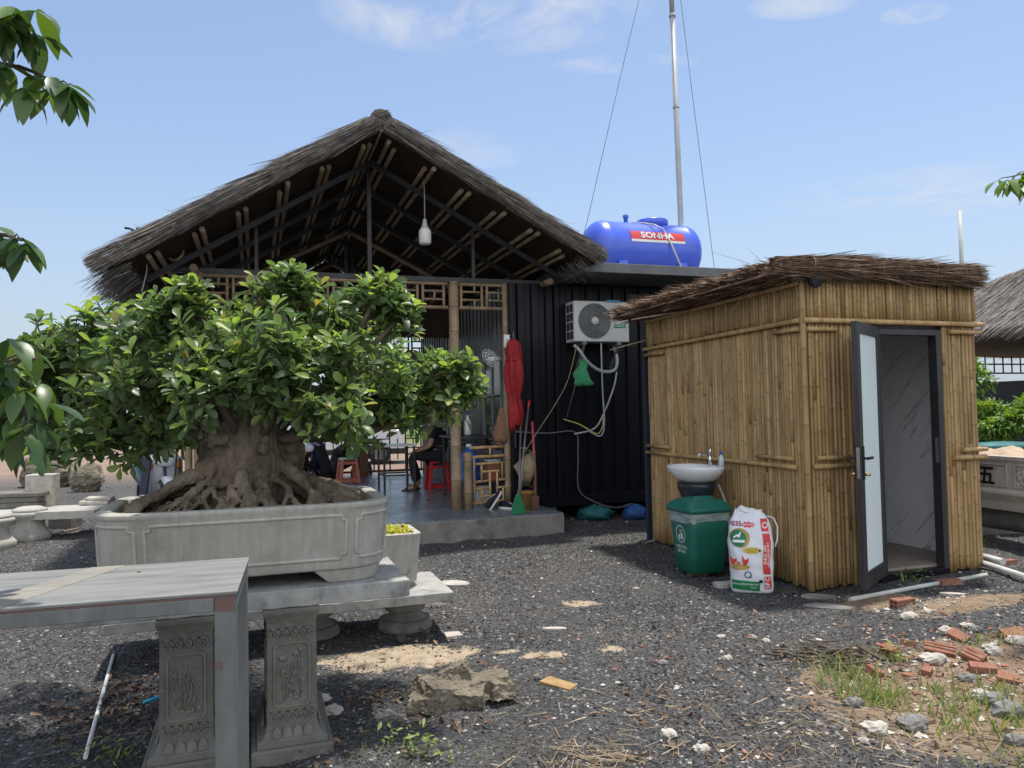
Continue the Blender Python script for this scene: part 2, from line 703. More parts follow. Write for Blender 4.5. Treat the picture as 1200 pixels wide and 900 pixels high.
m_galv = M('galvanised_steel', (0.20, 0.208, 0.205), (0.125, 0.132, 0.13), sc=5, stretch=(2, 2, 0.6), rough=0.5, metal=0.35, bump=0.06, bsc=90, tint=0.15,
           stain=(0.17, 0.14, 0.11), stsc=4, stlo=0.58, sthi=0.75)
m_roofsheet = M('grey_roof_sheet', (0.14, 0.145, 0.15), (0.10, 0.105, 0.11), sc=4, rough=0.45, metal=0.2, bump=0.05)
m_conc = M('concrete', (0.26, 0.245, 0.22), (0.17, 0.16, 0.145), sc=4, rough=0.9, bump=0.3, bsc=60, stain=(0.10, 0.095, 0.085), stsc=2.5, stlo=0.5, sthi=0.7, spec=0.2)
m_pot = M('grey_carved_stone', (0.42, 0.405, 0.362), (0.335, 0.322, 0.288), sc=26, stretch=(1.6, 1.6, 0.12), rough=0.85, bump=0.35, bsc=85, bstretch=(1.2, 1.2, 0.1),
          stain=(0.25, 0.243, 0.212), stsc=3.2, stlo=0.5, sthi=0.75, spec=0.2, dist=0.006)
m_slab = M('blue_grey_slab', (0.39, 0.38, 0.355), (0.25, 0.25, 0.24), sc=7, rough=0.75, bump=0.25, bsc=50, stain=(0.10, 0.102, 0.10), stsc=6, stlo=0.54, sthi=0.72, spec=0.3)
m_carved = M('dark_carved_stone', (0.19, 0.182, 0.158), (0.11, 0.106, 0.093), sc=6, rough=0.9, bump=0.5, bsc=55, stain=(0.30, 0.285, 0.24), stsc=6, stlo=0.56, sthi=0.74, spec=0.2)
m_board = M('weathered_board', (0.235, 0.232, 0.22), (0.135, 0.14, 0.14), sc=3.2, stretch=(0.8, 5, 1), rough=0.62, bump=0.1, bsc=30, bstretch=(0.5, 6, 1),
            stain=(0.30, 0.255, 0.185), stsc=1.3, stlo=0.55, sthi=0.68, spec=0.35)
m_primer = M('red_primer', (0.15, 0.075, 0.062), (0.13, 0.10, 0.09), sc=18, rough=0.7, bump=0.1)
m_soil = M('soil', (0.085, 0.055, 0.036), (0.045, 0.03, 0.02), sc=30, rough=0.95, bump=0.8, bsc=60, spec=0.1)
m_bark = M('fig_bark', (0.225, 0.185, 0.135), (0.09, 0.072, 0.053), sc=7, stretch=(1.5, 1.5, 0.6), rough=0.9, bump=1.0, bsc=42, stain=(0.07, 0.058, 0.045), stsc=5, stlo=0.52, sthi=0.68, spec=0.15, dist=0.012)
m_twig = M('twig_bark', (0.12, 0.095, 0.07), (0.07, 0.055, 0.04), rough=0.9, bump=0.4)
m_leaf = leaf_mat('fig_leaf', (0.070, 0.118, 0.045), (0.20, 0.295, 0.062), rough=0.4, transl=0.42)
m_leaf2 = leaf_mat('mango_leaf', (0.035, 0.075, 0.022), (0.13, 0.22, 0.035))
m_leaf3 = leaf_mat('bright_leaf', (0.07, 0.14, 0.02), (0.16, 0.26, 0.04), rough=0.5)
m_leaf_far = leaf_mat('far_leaf', (0.03, 0.06, 0.02), (0.085, 0.135, 0.035), rough=0.6)
m_grass = leaf_mat('grass_blade', (0.09, 0.145, 0.03), (0.24, 0.29, 0.075), rough=0.5)
m_litter = M('dry_leaf', (0.21, 0.135, 0.085), (0.10, 0.06, 0.04), sc=20, rough=0.85, bump=0.3, tint=0.6)
m_straw = M('dry_straw', (0.34, 0.265, 0.175), (0.19, 0.14, 0.09), sc=20, rough=0.8, bump=0.2, tint=0.6)
m_stone = M('loose_stone', (0.23, 0.22, 0.205), (0.13, 0.125, 0.12), sc=12, rough=0.9, bump=0.6, bsc=40, tint=0.9, spec=0.2)
m_paleston = M('pale_rubble', (0.48, 0.45, 0.40), (0.33, 0.30, 0.26), sc=12, rough=0.9, bump=0.5, tint=0.5, spec=0.2)
m_rock = M('layered_rock', (0.215, 0.188, 0.138), (0.11, 0.096, 0.073), sc=7, stretch=(0.7, 1, 2.2), rough=0.92, bump=0.9, bsc=26, bstretch=(0.8, 1, 2), stain=(0.28, 0.25, 0.195), stsc=7, stlo=0.55, sthi=0.7, spec=0.15, dist=0.02)
m_brick = M('red_brick', (0.29, 0.135, 0.09), (0.19, 0.085, 0.058), sc=12, rough=0.9, bump=0.4, stain=(0.30, 0.25, 0.205), stsc=9, stlo=0.50, sthi=0.66, tint=0.5, spec=0.15)
m_brick_in = M('brick_core', (0.10, 0.045, 0.03), rough=0.95)
m_white_pl = M('white_plastic', (0.72, 0.73, 0.72), (0.62, 0.63, 0.62), sc=3, rough=0.4, bump=0.02, tint=0.2)
m_pvc = M('pale_pvc', (0.55, 0.56, 0.52), (0.43, 0.44, 0.40), sc=6, rough=0.5, bump=0.05)
m_ceramic = M('white_ceramic', (0.78, 0.79, 0.80), (0.74, 0.75, 0.76), sc=2, rough=0.12, rv=0.03, bump=0, spec=0.6, tint=0)
m_ceramic_dk = M('navy_pedestal', (0.02, 0.026, 0.034), (0.015, 0.02, 0.026), sc=2, rough=0.25, bump=0, tint=0)
m_chrome = M('chrome', (0.75, 0.75, 0.76), rough=0.15, metal=1.0, bump=0, tint=0)
m_binG = M('green_plastic', (0.010, 0.125, 0.088), (0.008, 0.095, 0.067), sc=3, rough=0.42, bump=0.05, bsc=120, tint=0.1)
m_whiteink = M('white_print', (0.62, 0.68, 0.68), rough=0.6, bump=0, tint=0)
m_tank = M('blue_tank_plastic', (0.075, 0.14, 0.70), (0.06, 0.115, 0.60), sc=2, rough=0.33, bump=0.03, bsc=20, spec=0.5, tint=0)
m_red = M('red_print', (0.60, 0.05, 0.05), (0.52, 0.045, 0.045), rough=0.5, bump=0, tint=0.2)
m_redcloth = M('red_cloth', (0.34, 0.016, 0.02), (0.22, 0.01, 0.014), sc=5, rough=0.75, bump=0.3, bsc=18, tint=0.4)
m_redpl = M('red_plastic', (0.50, 0.025, 0.03), (0.42, 0.02, 0.025), sc=3, rough=0.35, bump=0.02)
m_redpale = M('faded_red_plastic', (0.50, 0.17, 0.12), (0.42, 0.12, 0.08), sc=8, rough=0.5, bump=0.02)
m_green_pr = M('green_print', (0.015, 0.20, 0.075), rough=0.6, bump=0, tint=0)
m_yellow_pr = M('yellow_print', (0.66, 0.50, 0.06), rough=0.6, bump=0, tint=0)
m_ochre_pr = M('ochre_print', (0.42, 0.29, 0.07), rough=0.6, bump=0, tint=0)
m_blue_pr = M('blue_print', (0.03, 0.07, 0.20), rough=0.6, bump=0, tint=0)
m_black_pr = M('black_print', (0.012, 0.012, 0.014), rough=0.6, bump=0, tint=0)
m_bag = M('woven_sack', (0.70, 0.71, 0.74), (0.60, 0.61, 0.66), sc=10, rough=0.5, bump=0.35, bsc=16, tint=0.2, dist=0.012)
m_cloth_g = M('green_cloth', (0.05, 0.27, 0.12), (0.035, 0.2, 0.09), rough=0.85, bump=0.4, bsc=20)
m_rope = M('brown_cord', (0.30, 0.22, 0.12), rough=0.9)
m_wire = M('grey_wire', (0.10, 0.10, 0.105), rough=0.6, bump=0)
m_hose = M('grey_hose', (0.36, 0.37, 0.38), (0.29, 0.30, 0.31), rough=0.6, bump=0.2, bsc=80)
m_yelw = M('yellow_wire', (0.45, 0.36, 0.08), rough=0.6, bump=0)
m_rubber = M('black_rubber', (0.018, 0.018, 0.019), rough=0.7, bump=0.1)
m_wood = M('red_brown_post', (0.17, 0.09, 0.055), (0.10, 0.05, 0.03), sc=8, stretch=(4, 4, 0.5), rough=0.7, bump=0.3)
m_rust = M('rusty_steel', (0.16, 0.075, 0.045), (0.09, 0.045, 0.03), rough=0.8, bump=0.2)
m_pink = M('pink_plastic', (0.50, 0.09, 0.12), rough=0.45, bump=0)
m_skin = M('skin', (0.36, 0.20, 0.13), (0.31, 0.165, 0.105), rough=0.55, bump=0.05, tint=0)
m_black_cl = M('black_clothing', (0.016, 0.016, 0.022), (0.011, 0.011, 0.015), rough=0.9, bump=0.4, bsc=25)
m_hair = M('black_hair', (0.012, 0.010, 0.009), rough=0.6, bump=0.4)
m_bluepl = M('blue_plastic', (0.02, 0.10, 0.50), (0.015, 0.075, 0.40), rough=0.35, bump=0.02)
m_paint_w = M('white_paint', (0.72, 0.75, 0.80), (0.66, 0.69, 0.74), sc=2, rough=0.28, bump=0, coat=0.3)
m_paint_b = M('blue_black_paint', (0.02, 0.03, 0.07), rough=0.3, bump=0, coat=0.4)
m_carwhite = M('white_car_paint', (0.70, 0.71, 0.72), sc=2, rough=0.3, bump=0, coat=0.5)
m_darkglass = M('dark_glass', (0.02, 0.024, 0.028), rough=0.08, rv=0.02, bump=0, spec=0.7, tint=0)
m_yelboard = M('pale_yellow_board', (0.52, 0.55, 0.36), (0.44, 0.47, 0.30), sc=4, rough=0.8, bump=0.1)
m_hat = M('palm_leaf_hat', (0.30, 0.225, 0.13), (0.21, 0.155, 0.09), sc=10, rough=0.8, bump=0.3)
m_basket = M('brown_basket', (0.24, 0.13, 0.08), (0.16, 0.085, 0.05), sc=16, rough=0.85, bump=0.5)
m_aluframe = M('dark_aluminium', (0.045, 0.043, 0.046), (0.035, 0.034, 0.037), sc=4, rough=0.4, metal=0.3, bump=0.03, tint=0.2)
m_sandheap = M('sand', (0.44, 0.345, 0.25), (0.35, 0.265, 0.185), sc=14, rough=0.95, bump=0.6, bsc=45, spec=0.1)
m_beige = M('beige_carved_stone', (0.55, 0.495, 0.425), (0.44, 0.39, 0.33), sc=14, stretch=(1, 1, 0.4), rough=0.85, bump=0.25, bsc=60, stain=(0.36, 0.315, 0.265), stsc=4, stlo=0.52, sthi=0.75, spec=0.2)
m_cyan = M('cyan_plastic', (0.03, 0.33, 0.55), rough=0.4, bump=0)
m_tarp = M('teal_tarp', (0.02, 0.14, 0.14), (0.015, 0.1, 0.1), rough=0.6, bump=0.6, bsc=10)
m_tarpb = M('blue_tarp', (0.03, 0.10, 0.30), (0.02, 0.075, 0.24), rough=0.55, bump=0.6, bsc=10)


def tiles_mat(name, c1, c2, size, grout, rough=0.3):
    m = M(name, c1, c2, sc=3, rough=rough, bump=0.02)
    t = m.node_tree
    N = t.nodes
    b = N['Principled BSDF']
    src = b.inputs['Base Color'].links[0].from_socket
    tc = N.new('ShaderNodeTexCoord')
    br = N.new('ShaderNodeTexBrick')
    br.offset = 0.0
    br.inputs['Scale'].default_value = 1.0
    br.inputs['Brick Width'].default_value = size
    br.inputs['Row Height'].default_value = size
    br.inputs['Mortar Size'].default_value = 0.004
    br.inputs['Color1'].default_value = (1, 1, 1, 1)
    br.inputs['Color2'].default_value = (0.8, 0.82, 0.84, 1)
    br.inputs['Mortar'].default_value = (*grout, 1)
    lk(t, tc.outputs['Object'], br.inputs['Vector'])
    mx = N.new('ShaderNodeMix')
    mx.data_type = 'RGBA'
    mx.blend_type = 'MULTIPLY'
    mx.inputs['Factor'].default_value = 1
    lk(t, src, mx.inputs['A'])
    lk(t, br.outputs['Color'], mx.inputs['B'])
    lk(t, mx.outputs['Result'], b.inputs['Base Color'])
    return m


m_floortile = tiles_mat('grey_floor_tile', (0.20, 0.225, 0.25), (0.13, 0.15, 0.17), 0.4, (0.35, 0.35, 0.35), 0.28)


def marble_mat():
    m = M('grey_marble_tile', (0.74, 0.75, 0.77), (0.68, 0.69, 0.71), sc=2, rough=0.22, bump=0, tint=0)
    t = m.node_tree
    N = t.nodes
    b = N['Principled BSDF']
    src = b.inputs['Base Color'].links[0].from_socket
    tc = N.new('ShaderNodeTexCoord')
    mp = N.new('ShaderNodeMapping')
    mp0 = N.new('ShaderNodeMapping')
    mp0.inputs['Rotation'].default_value = (R(48), 0, 0)
    lk(t, tc.outputs['Object'], mp0.inputs[0])
    mp.inputs['Scale'].default_value = (1.0, 0.42, 5.2)
    lk(t, mp0.outputs[0], mp.inputs[0])
    n = N.new('ShaderNodeTexNoise')
    n.inputs['Scale'].default_value = 2.1
    n.inputs['Detail'].default_value = 5
    n.inputs['Distortion'].default_value = 0.35
    lk(t, mp.outputs[0], n.inputs['Vector'])
    s = N.new('ShaderNodeMath')
    s.operation = 'SUBTRACT'
    lk(t, n.outputs[0], s.inputs[0])
    s.inputs[1].default_value = 0.62
    a = N.new('ShaderNodeMath')
    a.operation = 'ABSOLUTE'
    lk(t, s.outputs[0], a.inputs[0])
    r_ = N.new('ShaderNodeMapRange')
    r_.inputs['From Min'].default_value = 0.0
    r_.inputs['From Max'].default_value = 0.022
    r_.inputs['To Min'].default_value = 0.55
    r_.inputs['To Max'].default_value = 0.0
    lk(t, a.outputs[0], r_.inputs[0])
    mx = N.new('ShaderNodeMix')
    mx.data_type = 'RGBA'
    lk(t, r_.outputs[0], mx.inputs['Factor'])
    lk(t, src, mx.inputs['A'])
    mx.inputs['B'].default_value = (0.06, 0.062, 0.066, 1)
    lk(t, mx.outputs['Result'], b.inputs['Base Color'])
    return m


m_marble = marble_mat()


def ground_mat():
    m = bpy.data.materials.new('gravel_yard')
    m.use_nodes = True
    t = m.node_tree
    N = t.nodes
    b = N['Principled BSDF']
    tc = N.new('ShaderNodeTexCoord')

    def noise(sc, det=6, rgh=0.6):
        n = N.new('ShaderNodeTexNoise')
        n.inputs['Scale'].default_value = sc
        n.inputs['Detail'].default_value = det
        n.inputs['Roughness'].default_value = rgh
        lk(t, tc.outputs['Object'], n.inputs['Vector'])
        return n.outputs[0]

    def rng(x, lo, hi, a=0.0, b_=1.0):
        r_ = N.new('ShaderNodeMapRange')
        r_.inputs['From Min'].default_value = lo
        r_.inputs['From Max'].default_value = hi
        r_.inputs['To Min'].default_value = a
        r_.inputs['To Max'].default_value = b_
        lk(t, x, r_.inputs[0])
        return r_.outputs[0]

    def mix(f, a, c):
        x = N.new('ShaderNodeMix')
        x.data_type = 'RGBA'
        lk(t, f, x.inputs['Factor'])
        for nm, v in (('A', a), ('B', c)):
            if isinstance(v, tuple):
                x.inputs[nm].default_value = (*v, 1)
            else:
                lk(t, v, x.inputs[nm])
        return x.outputs['Result']

    def attr(nm):
        a = N.new('ShaderNodeAttribute')
        a.attribute_name = nm
        return a.outputs['Fac']

    def mul(a, c):
        x = N.new('ShaderNodeMath')
        x.operation = 'MULTIPLY'
        x.use_clamp = True
        lk(t, a, x.inputs[0])
        lk(t, c, x.inputs[1])
        return x.outputs[0]

    vor = N.new('ShaderNodeTexVoronoi')
    vor.inputs['Scale'].default_value = 62
    vor.inputs['Randomness'].default_value = 1
    lk(t, tc.outputs['Object'], vor.inputs['Vector'])
    sepc = N.new('ShaderNodeSeparateColor')
    lk(t, vor.outputs['Color'], sepc.inputs[0])
    stone = mix(rng(sepc.outputs[0], 0, 1), (0.026, 0.026, 0.027), (0.115, 0.113, 0.11))
    stone = mix(rng(sepc.outputs[1], 0.94, 0.97), stone, (0.34, 0.325, 0.30))
    stone = mix(rng(noise(1.1), 0.42, 0.68, 0, 0.65), stone, (0.11, 0.102, 0.092))
    stone = mix(rng(noise(0.45), 0.45, 0.65, 0, 0.4), stone, (0.05, 0.05, 0.054))
    dirt = mix(rng(noise(5), 0.35, 0.65), (0.29, 0.215, 0.145), (0.175, 0.12, 0.078))
    sand = mix(rng(noise(14), 0.35, 0.65), (0.44, 0.36, 0.26), (0.31, 0.24, 0.165))
    far = mix(rng(noise(0.5), 0.35, 0.65), (0.29, 0.20, 0.15), (0.22, 0.165, 0.13))
    grs = mix(rng(noise(1.2), 0.35, 0.65), (0.09, 0.14, 0.035), (0.14, 0.19, 0.06))
    edge = rng(noise(9, 8, 0.75), 0.3, 0.7, 0.15, 1.85)
    c = mix(rng(mul(attr('soil'), edge), 0.35, 0.55), stone, dirt)
    c = mix(rng(mul(attr('sand'), edge), 0.40, 0.55), c, sand)
    c = mix(attr('dirt'), c, far)
    c = mix(attr('grass'), c, grs)
    lk(t, c, b.inputs['Base Color'])
    b.inputs['Roughness'].default_value = 0.9
    b.inputs['Specular IOR Level'].default_value = 0.2
    bp = N.new('ShaderNodeBump')
    bp.inputs['Strength'].default_value = 0.9
    bp.inputs['Distance'].default_value = 0.012
    lk(t, vor.outputs['Distance'], bp.inputs['Height'])
    bp.invert = True
    b2 = N.new('ShaderNodeBump')
    b2.inputs['Strength'].default_value = 0.6
    b2.inputs['Distance'].default_value = 0.03
    lk(t, noise(22), b2.inputs['Height'])
    lk(t, bp.outputs[0], b2.inputs['Normal'])
    lk(t, b2.outputs[0], b.inputs['Normal'])
    return m


def ell(x, y, cx, cy, rx, ry, rot=0.0):
    c, s = math.cos(rot), math.sin(rot)
    dx, dy = x - cx, y - cy
    u, v = (dx * c + dy * s) / rx, (-dx * s + dy * c) / ry
    return np.clip(1.35 - np.sqrt(u * u + v * v), 0, 1)


def ground_h(x, y):
    x, y = np.asarray(x, float), np.asarray(y, float)
    near = np.clip((17 - y) / 5, 0, 1) * np.clip((12 - np.abs(x)) / 4, 0, 1)
    h = 0.022 * fbm2(x * 0.9, y * 0.9, 3) + 0.012 * fbm2(x * 4.0, y * 4.0, 5, 3)
    h = h + 0.10 * ell(x, y, 3.7, 5.55, 0.9, 0.42, R(10)) - 0.05 * ell(x, y, 2.35, 4.1, 0.9, 0.8)
    h = h + 0.04 * ell(x, y, 3.1, 3.3, 0.8, 0.3)
    return h * near


def gz(x, y):
    return float(ground_h(np.array([x]), np.array([y]))[0])


def gpt(px, py, dz=0.0):
    p = at(px, py, 0)
    p = at(px, py, gz(p.x, p.y))
    p.z = gz(p.x, p.y) + dz
    return p


def build_ground():
    def axis(a, b, st, far):
        core = list(np.arange(a, b + 1e-6, st))
        lo, hi = [], []
        d = st
        x = a
        while x > -far:
            d *= 1.22
            x -= d
            lo.append(x)
        d = st
        x = b
        while x < far:
            d *= 1.22
            x += d
            hi.append(x)
        return np.array(lo[::-1] + core + hi)
    xs, ys = axis(-6, 7, 0.05, 900), axis(1.5, 14, 0.05, 900)
    X, Y = np.meshgrid(xs, ys)
    Z = ground_h(X, Y)
    V = np.stack([X, Y, Z], -1).reshape(-1, 3)
    nx, ny = len(xs), len(ys)
    i = np.arange((nx - 1) * (ny - 1))
    a = (i // (nx - 1)) * nx + i % (nx - 1)
    F = np.stack([a, a + 1, a + nx + 1, a + nx], 1)
    o = npmesh('ground', V, F, ground_mat(), smooth=True, kind='structure')
    o['label'] = 'dark gravel yard with patches of bare soil and sand'
    x, y = V[:, 0], V[:, 1]
    soil, sand = patches(x, y)
    d = np.clip((y - 17) / 5, 0, 1)
    g = np.clip((y - 36) / 6, 0, 1)
    for nm, arr in (('soil', soil), ('sand', sand), ('dirt', d), ('grass', g)):
        q = o.data.attributes.new(nm, 'FLOAT', 'POINT')
        q.data.foreach_set('value', arr.astype(np.float32))
    return o


def patches(x, y):
    soil = np.maximum.reduce([ell(x, y, 2.25, 4.0, 0.82, 0.8), ell(x, y, 3.0, 4.4, 1.0, 0.6), ell(x, y, 2.9, 3.35, 0.6, 0.35) * 0.9,
                              ell(x, y, 3.25, 5.6, 0.6, 0.28, R(18)) * 0.9, ell(x, y, 0.95, 3.1, 0.28, 0.14) * 0.9, ell(x, y, 2.75, 5.95, 0.5, 0.2, R(18))])
    sand = np.maximum.reduce([ell(x, y, -0.72, 4.8, 0.55, 0.26, R(12)), ell(x, y, 0.17, 4.75, 0.17, 0.09) * 0.8, ell(x, y, -0.05, 4.85, 0.12, 0.06) * 0.7,
                              ell(x, y, 0.5, 6.0, 0.2, 0.1) * 0.75, ell(x, y, -0.9, 6.1, 0.3, 0.12) * 0.7, ell(x, y, 0.6, 4.85, 0.12, 0.07) * 0.7,
                              ell(x, y, -3.9, 8.8, 0.3, 0.15) * 0.7])
    return soil, sand


build_ground()

OCT = np.array([[1, 0, 0], [0, 1, 0], [-1, 0, 0], [0, -1, 0], [0, 0, 1], [0, 0, -1]], float)
OCTF = np.array([[0, 1, 4], [1, 2, 4], [2, 3, 4], [3, 0, 4], [1, 0, 5], [2, 1, 5], [3, 2, 5], [0, 3, 5]])


def tracks(x, y):
    """two faint wheel tracks where the gravel is worn and dusty"""
    c = 0.15 + 0.06 * y + 0.12 * np.sin(y * 0.7)
    w = 0.8 + 0.5 * fbm2(x * 2, y * 0.8, 51)
    return 0.34 * w * (np.exp(-((x - c) / 0.17) ** 2) + np.exp(-((x - c - 1.25) / 0.17) ** 2)) - 0.12


def pebbles(name, n, r0, r1, smin, smax, mat, tint, label, half=38):
    r = np.exp(nr.uniform(math.log(r0), math.log(r1), n))
    a = nr.uniform(-R(half), R(half), n)
    x, y = r * np.sin(a), r * np.cos(a)
    so_, sa_ = patches(x, y)
    kp = nr.random(n) > 1.5 * np.clip(np.maximum(so_, sa_) * (1 + 0.4 * fbm2(x * 6, y * 6, 33)) - 0.06, 0, 0.64)
    x, y, r = x[kp], y[kp], r[kp]
    n = len(x)
    s = np.exp(nr.uniform(math.log(smin), math.log(smax), n)) * (0.75 + 0.06 * r)
    z = ground_h(x, y) + s * 0.25
    jit = OCT[None] * nr.uniform(0.6, 1.3, (n, 6, 1)) + nr.normal(0, 0.12, (n, 6, 3))
    sc = np.stack([s, s * nr.uniform(0.6, 1.2, n), s * nr.uniform(0.35, 0.75, n)], 1)
    th = nr.uniform(0, 6.28, n)
    c, sn = np.cos(th)[:, None], np.sin(th)[:, None]
    p = jit * sc[:, None]
    q = np.stack([p[..., 0] * c - p[..., 1] * sn, p[..., 0] * sn + p[..., 1] * c, p[..., 2]], -1)
    V = (q + np.stack([x, y, z], 1)[:, None]).reshape(-1, 3)
    F = (np.arange(n)[:, None, None] * 6 + OCTF[None]).reshape(-1, 3)
    o = npmesh(name, V, F, mat, tint=np.repeat(tint(n) + 0.4 * fbm2(x * 0.9 + 7, y * 0.9, 41) + 0.2 * fbm2(x * 4, y * 4, 43) + tracks(x, y), 6), kind='stuff')
    o['label'] = label
    return o


m_gravel = M('gravel', (0.074, 0.0735, 0.0755), (0.043, 0.043, 0.045), sc=5, rough=0.85, bump=0, tint=1.0, spec=0.3)
pebbles('gravel', 110000, 2.7, 13.5, 0.004, 0.0105, m_gravel,
        lambda n: np.where(nr.random(n) < 0.03, nr.uniform(1.2, 3.4, n), nr.normal(0, 0.42, n).clip(-0.7, 1.2)), 'dark grey gravel scattered over the yard')
pebbles('gravel_chips', 650, 2.8, 12, 0.009, 0.017, m_paleston, lambda n: nr.uniform(-1.3, 0.7, n), 'pale stone chips lying among the dark gravel')
# ------------------------------------------------------------------ thatched pavilion
PAV = thing('thatched_pavilion', 'large open pavilion with grey thatched gable roof over a tiled platform', 'pavilion', (0.61, 9.44, 0), YAW)
RU, RZ = -2.2, 4.70            # ridge
LU, LZ = -4.98, 3.0           # left eave
EU, EZ = 0.416, 3.30          # right eave
V0, V1 = -0.15, 7.6
PV = 0.9                       # row of front posts

mb = MB()
mb.bb(-4.38, 0.0, 0.0, 7.2, -0.2, 0.235)
mb.build('platform', m_conc, PAV, bevel=0.012)
mb = MB()
mb.bb(-4.36, -0.012, 0.012, 7.19, 0.235, 0.251)
mb.build('floor_tiles', m_floortile, PAV)


def roof_slab(u0, z0, u1, z1, nm):
    """thatch layer from ridge (u0,z0) to eave (u1,z1): lumpy top, flat underside"""
    nu, nv = 40, 60
    th = 0.15
    d = Vector((u1 - u0, 0, z1 - z0)).normalized()
    nz = Vector((-d.z, 0, d.x)) if d.x > 0 else Vector((d.z, 0, -d.x))
    V, top = [], []
    for k in range(2):
        for i in range(nu + 1):
            s = i / nu
            for j in range(nv + 1):
                v = V0 + (V1 - V0) * j / nv
                V.append((u0 + (u1 - u0) * s, v, z0 + (z1 - z0) * s))
    V = np.array(V)
    n1 = (nu + 1) * (nv + 1)
    u, v = V[:n1, 0], V[:n1, 1]
    off = th + 0.035 * fbm2(u * 3 + 9, v * 2, 4) + 0.02 * fbm2(u * 9, v * 7, 8, 2)
    e = np.minimum(np.clip((v - V0) / 0.12, 0.25, 1), 1)
    V[:n1] += np.array(nz)[None] * (off * e)[:, None]
    F = []
    w = nv + 1
    for i in range(nu):
        for j in range(nv):
            a = i * w + j
            F.append((a, a + 1, a + w + 1, a + w))
            F.append((n1 + a + w, n1 + a + w + 1, n1 + a + 1, n1 + a))
    for i in range(nu):
        for j in (0, nv):
            a = i * w + j
            F.append((a, a + w, n1 + a + w, n1 + a))
    for j in range(nv):
        for i in (0, nu):
            a = i * w + j
            F.append((a, a + 1, n1 + a + 1, n1 + a))
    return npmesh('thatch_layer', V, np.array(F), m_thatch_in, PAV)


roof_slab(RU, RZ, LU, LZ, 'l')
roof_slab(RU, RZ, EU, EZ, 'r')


def rake_straw(u0, z0, u1, z1, n, vv, out, over):
    """straw combed down the slope along a gable edge (out = -1 front, +1 back)"""
    A, B = np.array([u0, vv, z0]), np.array([u1, vv, z1])
    d = nrmz((B - A)[None])[0]
    L = np.linalg.norm(B - A)
    nz = np.array([-d[2], 0, d[0]]) if d[0] > 0 else np.array([d[2], 0, -d[0]])
    s = nr.uniform(-0.06, 1.0, n)
    ph = nr.uniform(-0.9, 2.6, n)
    lump = 1 + 0.22 * np.sin(s * L * 11.0 + 0.6 * np.sin(s * L * 4)) + 0.1 * np.sin(s * L * 23 + 1)
    rad = 0.088 * lump * np.sqrt(nr.uniform(0.55, 1.05, n))
    P = A + (s * L)[:, None] * d
    P = P + np.array([0, out, 0]) * (np.cos(ph) * rad)[:, None] + nz * (0.10 + np.sin(ph) * rad)[:, None]
    D = nrmz(d[None] + nr.normal(0, 0.045, (n, 3)) + np.array([0, out * 0.012, 0]) + nz * 0.008)
    Ln = nr.uniform(0.25, 0.7, n)
    maxs = (1 - s) * L + over * nr.uniform(0.2, 1.0, n)
    Ln = np.minimum(Ln, np.maximum(maxs, 0.05))
    return ribbons(P, D, Ln, nr.uniform(0.004, 0.009, n), 0.012 * nr.random(n), nr.normal(0.15, 0.6, n).clip(-0.85, 1.9))


def join(parts):
    Vs, Fs, Ts, o = [], [], [], 0
    for V, F, T in parts:
        Vs.append(V)
        Fs.append(F + o)
        Ts.append(T)
        o += len(V)
    return np.concatenate(Vs), np.concatenate(Fs), np.concatenate(Ts)


def surf_straw(u0, z0, u1, z1, n):
    A, B = np.array([u0, 0, z0]), np.array([u1, 0, z1])
    d = nrmz((B - A)[None])[0]
    L = np.linalg.norm(B - A)
    nz = np.array([-d[2], 0, d[0]]) if d[0] > 0 else np.array([d[2], 0, -d[0]])
    s = nr.random(n)
    v = nr.uniform(V0, V1, n)
    P = A + (s * L)[:, None] * d + nz * nr.uniform(0.12, 0.2, n)[:, None]
    P[:, 1] = v
    D = nrmz(d[None] + nr.normal(0, 0.09, (n, 3)) + nz * 0.02)
    Ln = np.minimum(nr.uniform(0.3, 0.7, n), (1 - s) * L + 0.12)
    return ribbons(P, D, np.maximum(Ln, 0.05), nr.uniform(0.005, 0.011, n), 0.01 * np.ones(n), nr.normal(0, 0.5, n).clip(-0.85, 1.4))


def eave_straw(u1, z1, u0, z0, n, long=0.22):
    d = nrmz(np.array([[u1 - u0, 0, z1 - z0]]))[0]
    v = nr.uniform(V0, V1, n)
    P = np.stack([np.full(n, u1) - d[0] * nr.uniform(0.05, 0.25, n), v, np.full(n, z1) + nr.uniform(-0.01, 0.15, n)], 1)
    D = nrmz(d[None] + nr.normal(0, 0.10, (n, 3)) + np.array([0, 0, -0.06]))
    return ribbons(P, D, nr.uniform(0.12, 0.22 + long, n), nr.uniform(0.005, 0.010, n), 0.05 * nr.random(n), nr.normal(-0.2, 0.5, n).clip(-0.85, 1.4))


def strays(u0, z0, u1, z1, n):
    A, B = np.array([u0, V0, z0]), np.array([u1, V0, z1])
    s = nr.random(n)
    P = A + s[:, None] * (B - A)
    P[:, 2] += 0.15
    d = nrmz((B - A)[None])[0]
    D = nrmz(d[None] * nr.uniform(0.3, 1.1, (n, 1)) + np.stack([nr.normal(0, 0.3, n), nr.normal(-0.2, 0.3, n), nr.uniform(-0.2, 0.45, n)], 1))
    return ribbons(P, D, nr.uniform(0.15, 0.38, n), nr.uniform(0.003, 0.005, n), 0.06 * nr.random(n), nr.normal(0.2, 0.4, n))


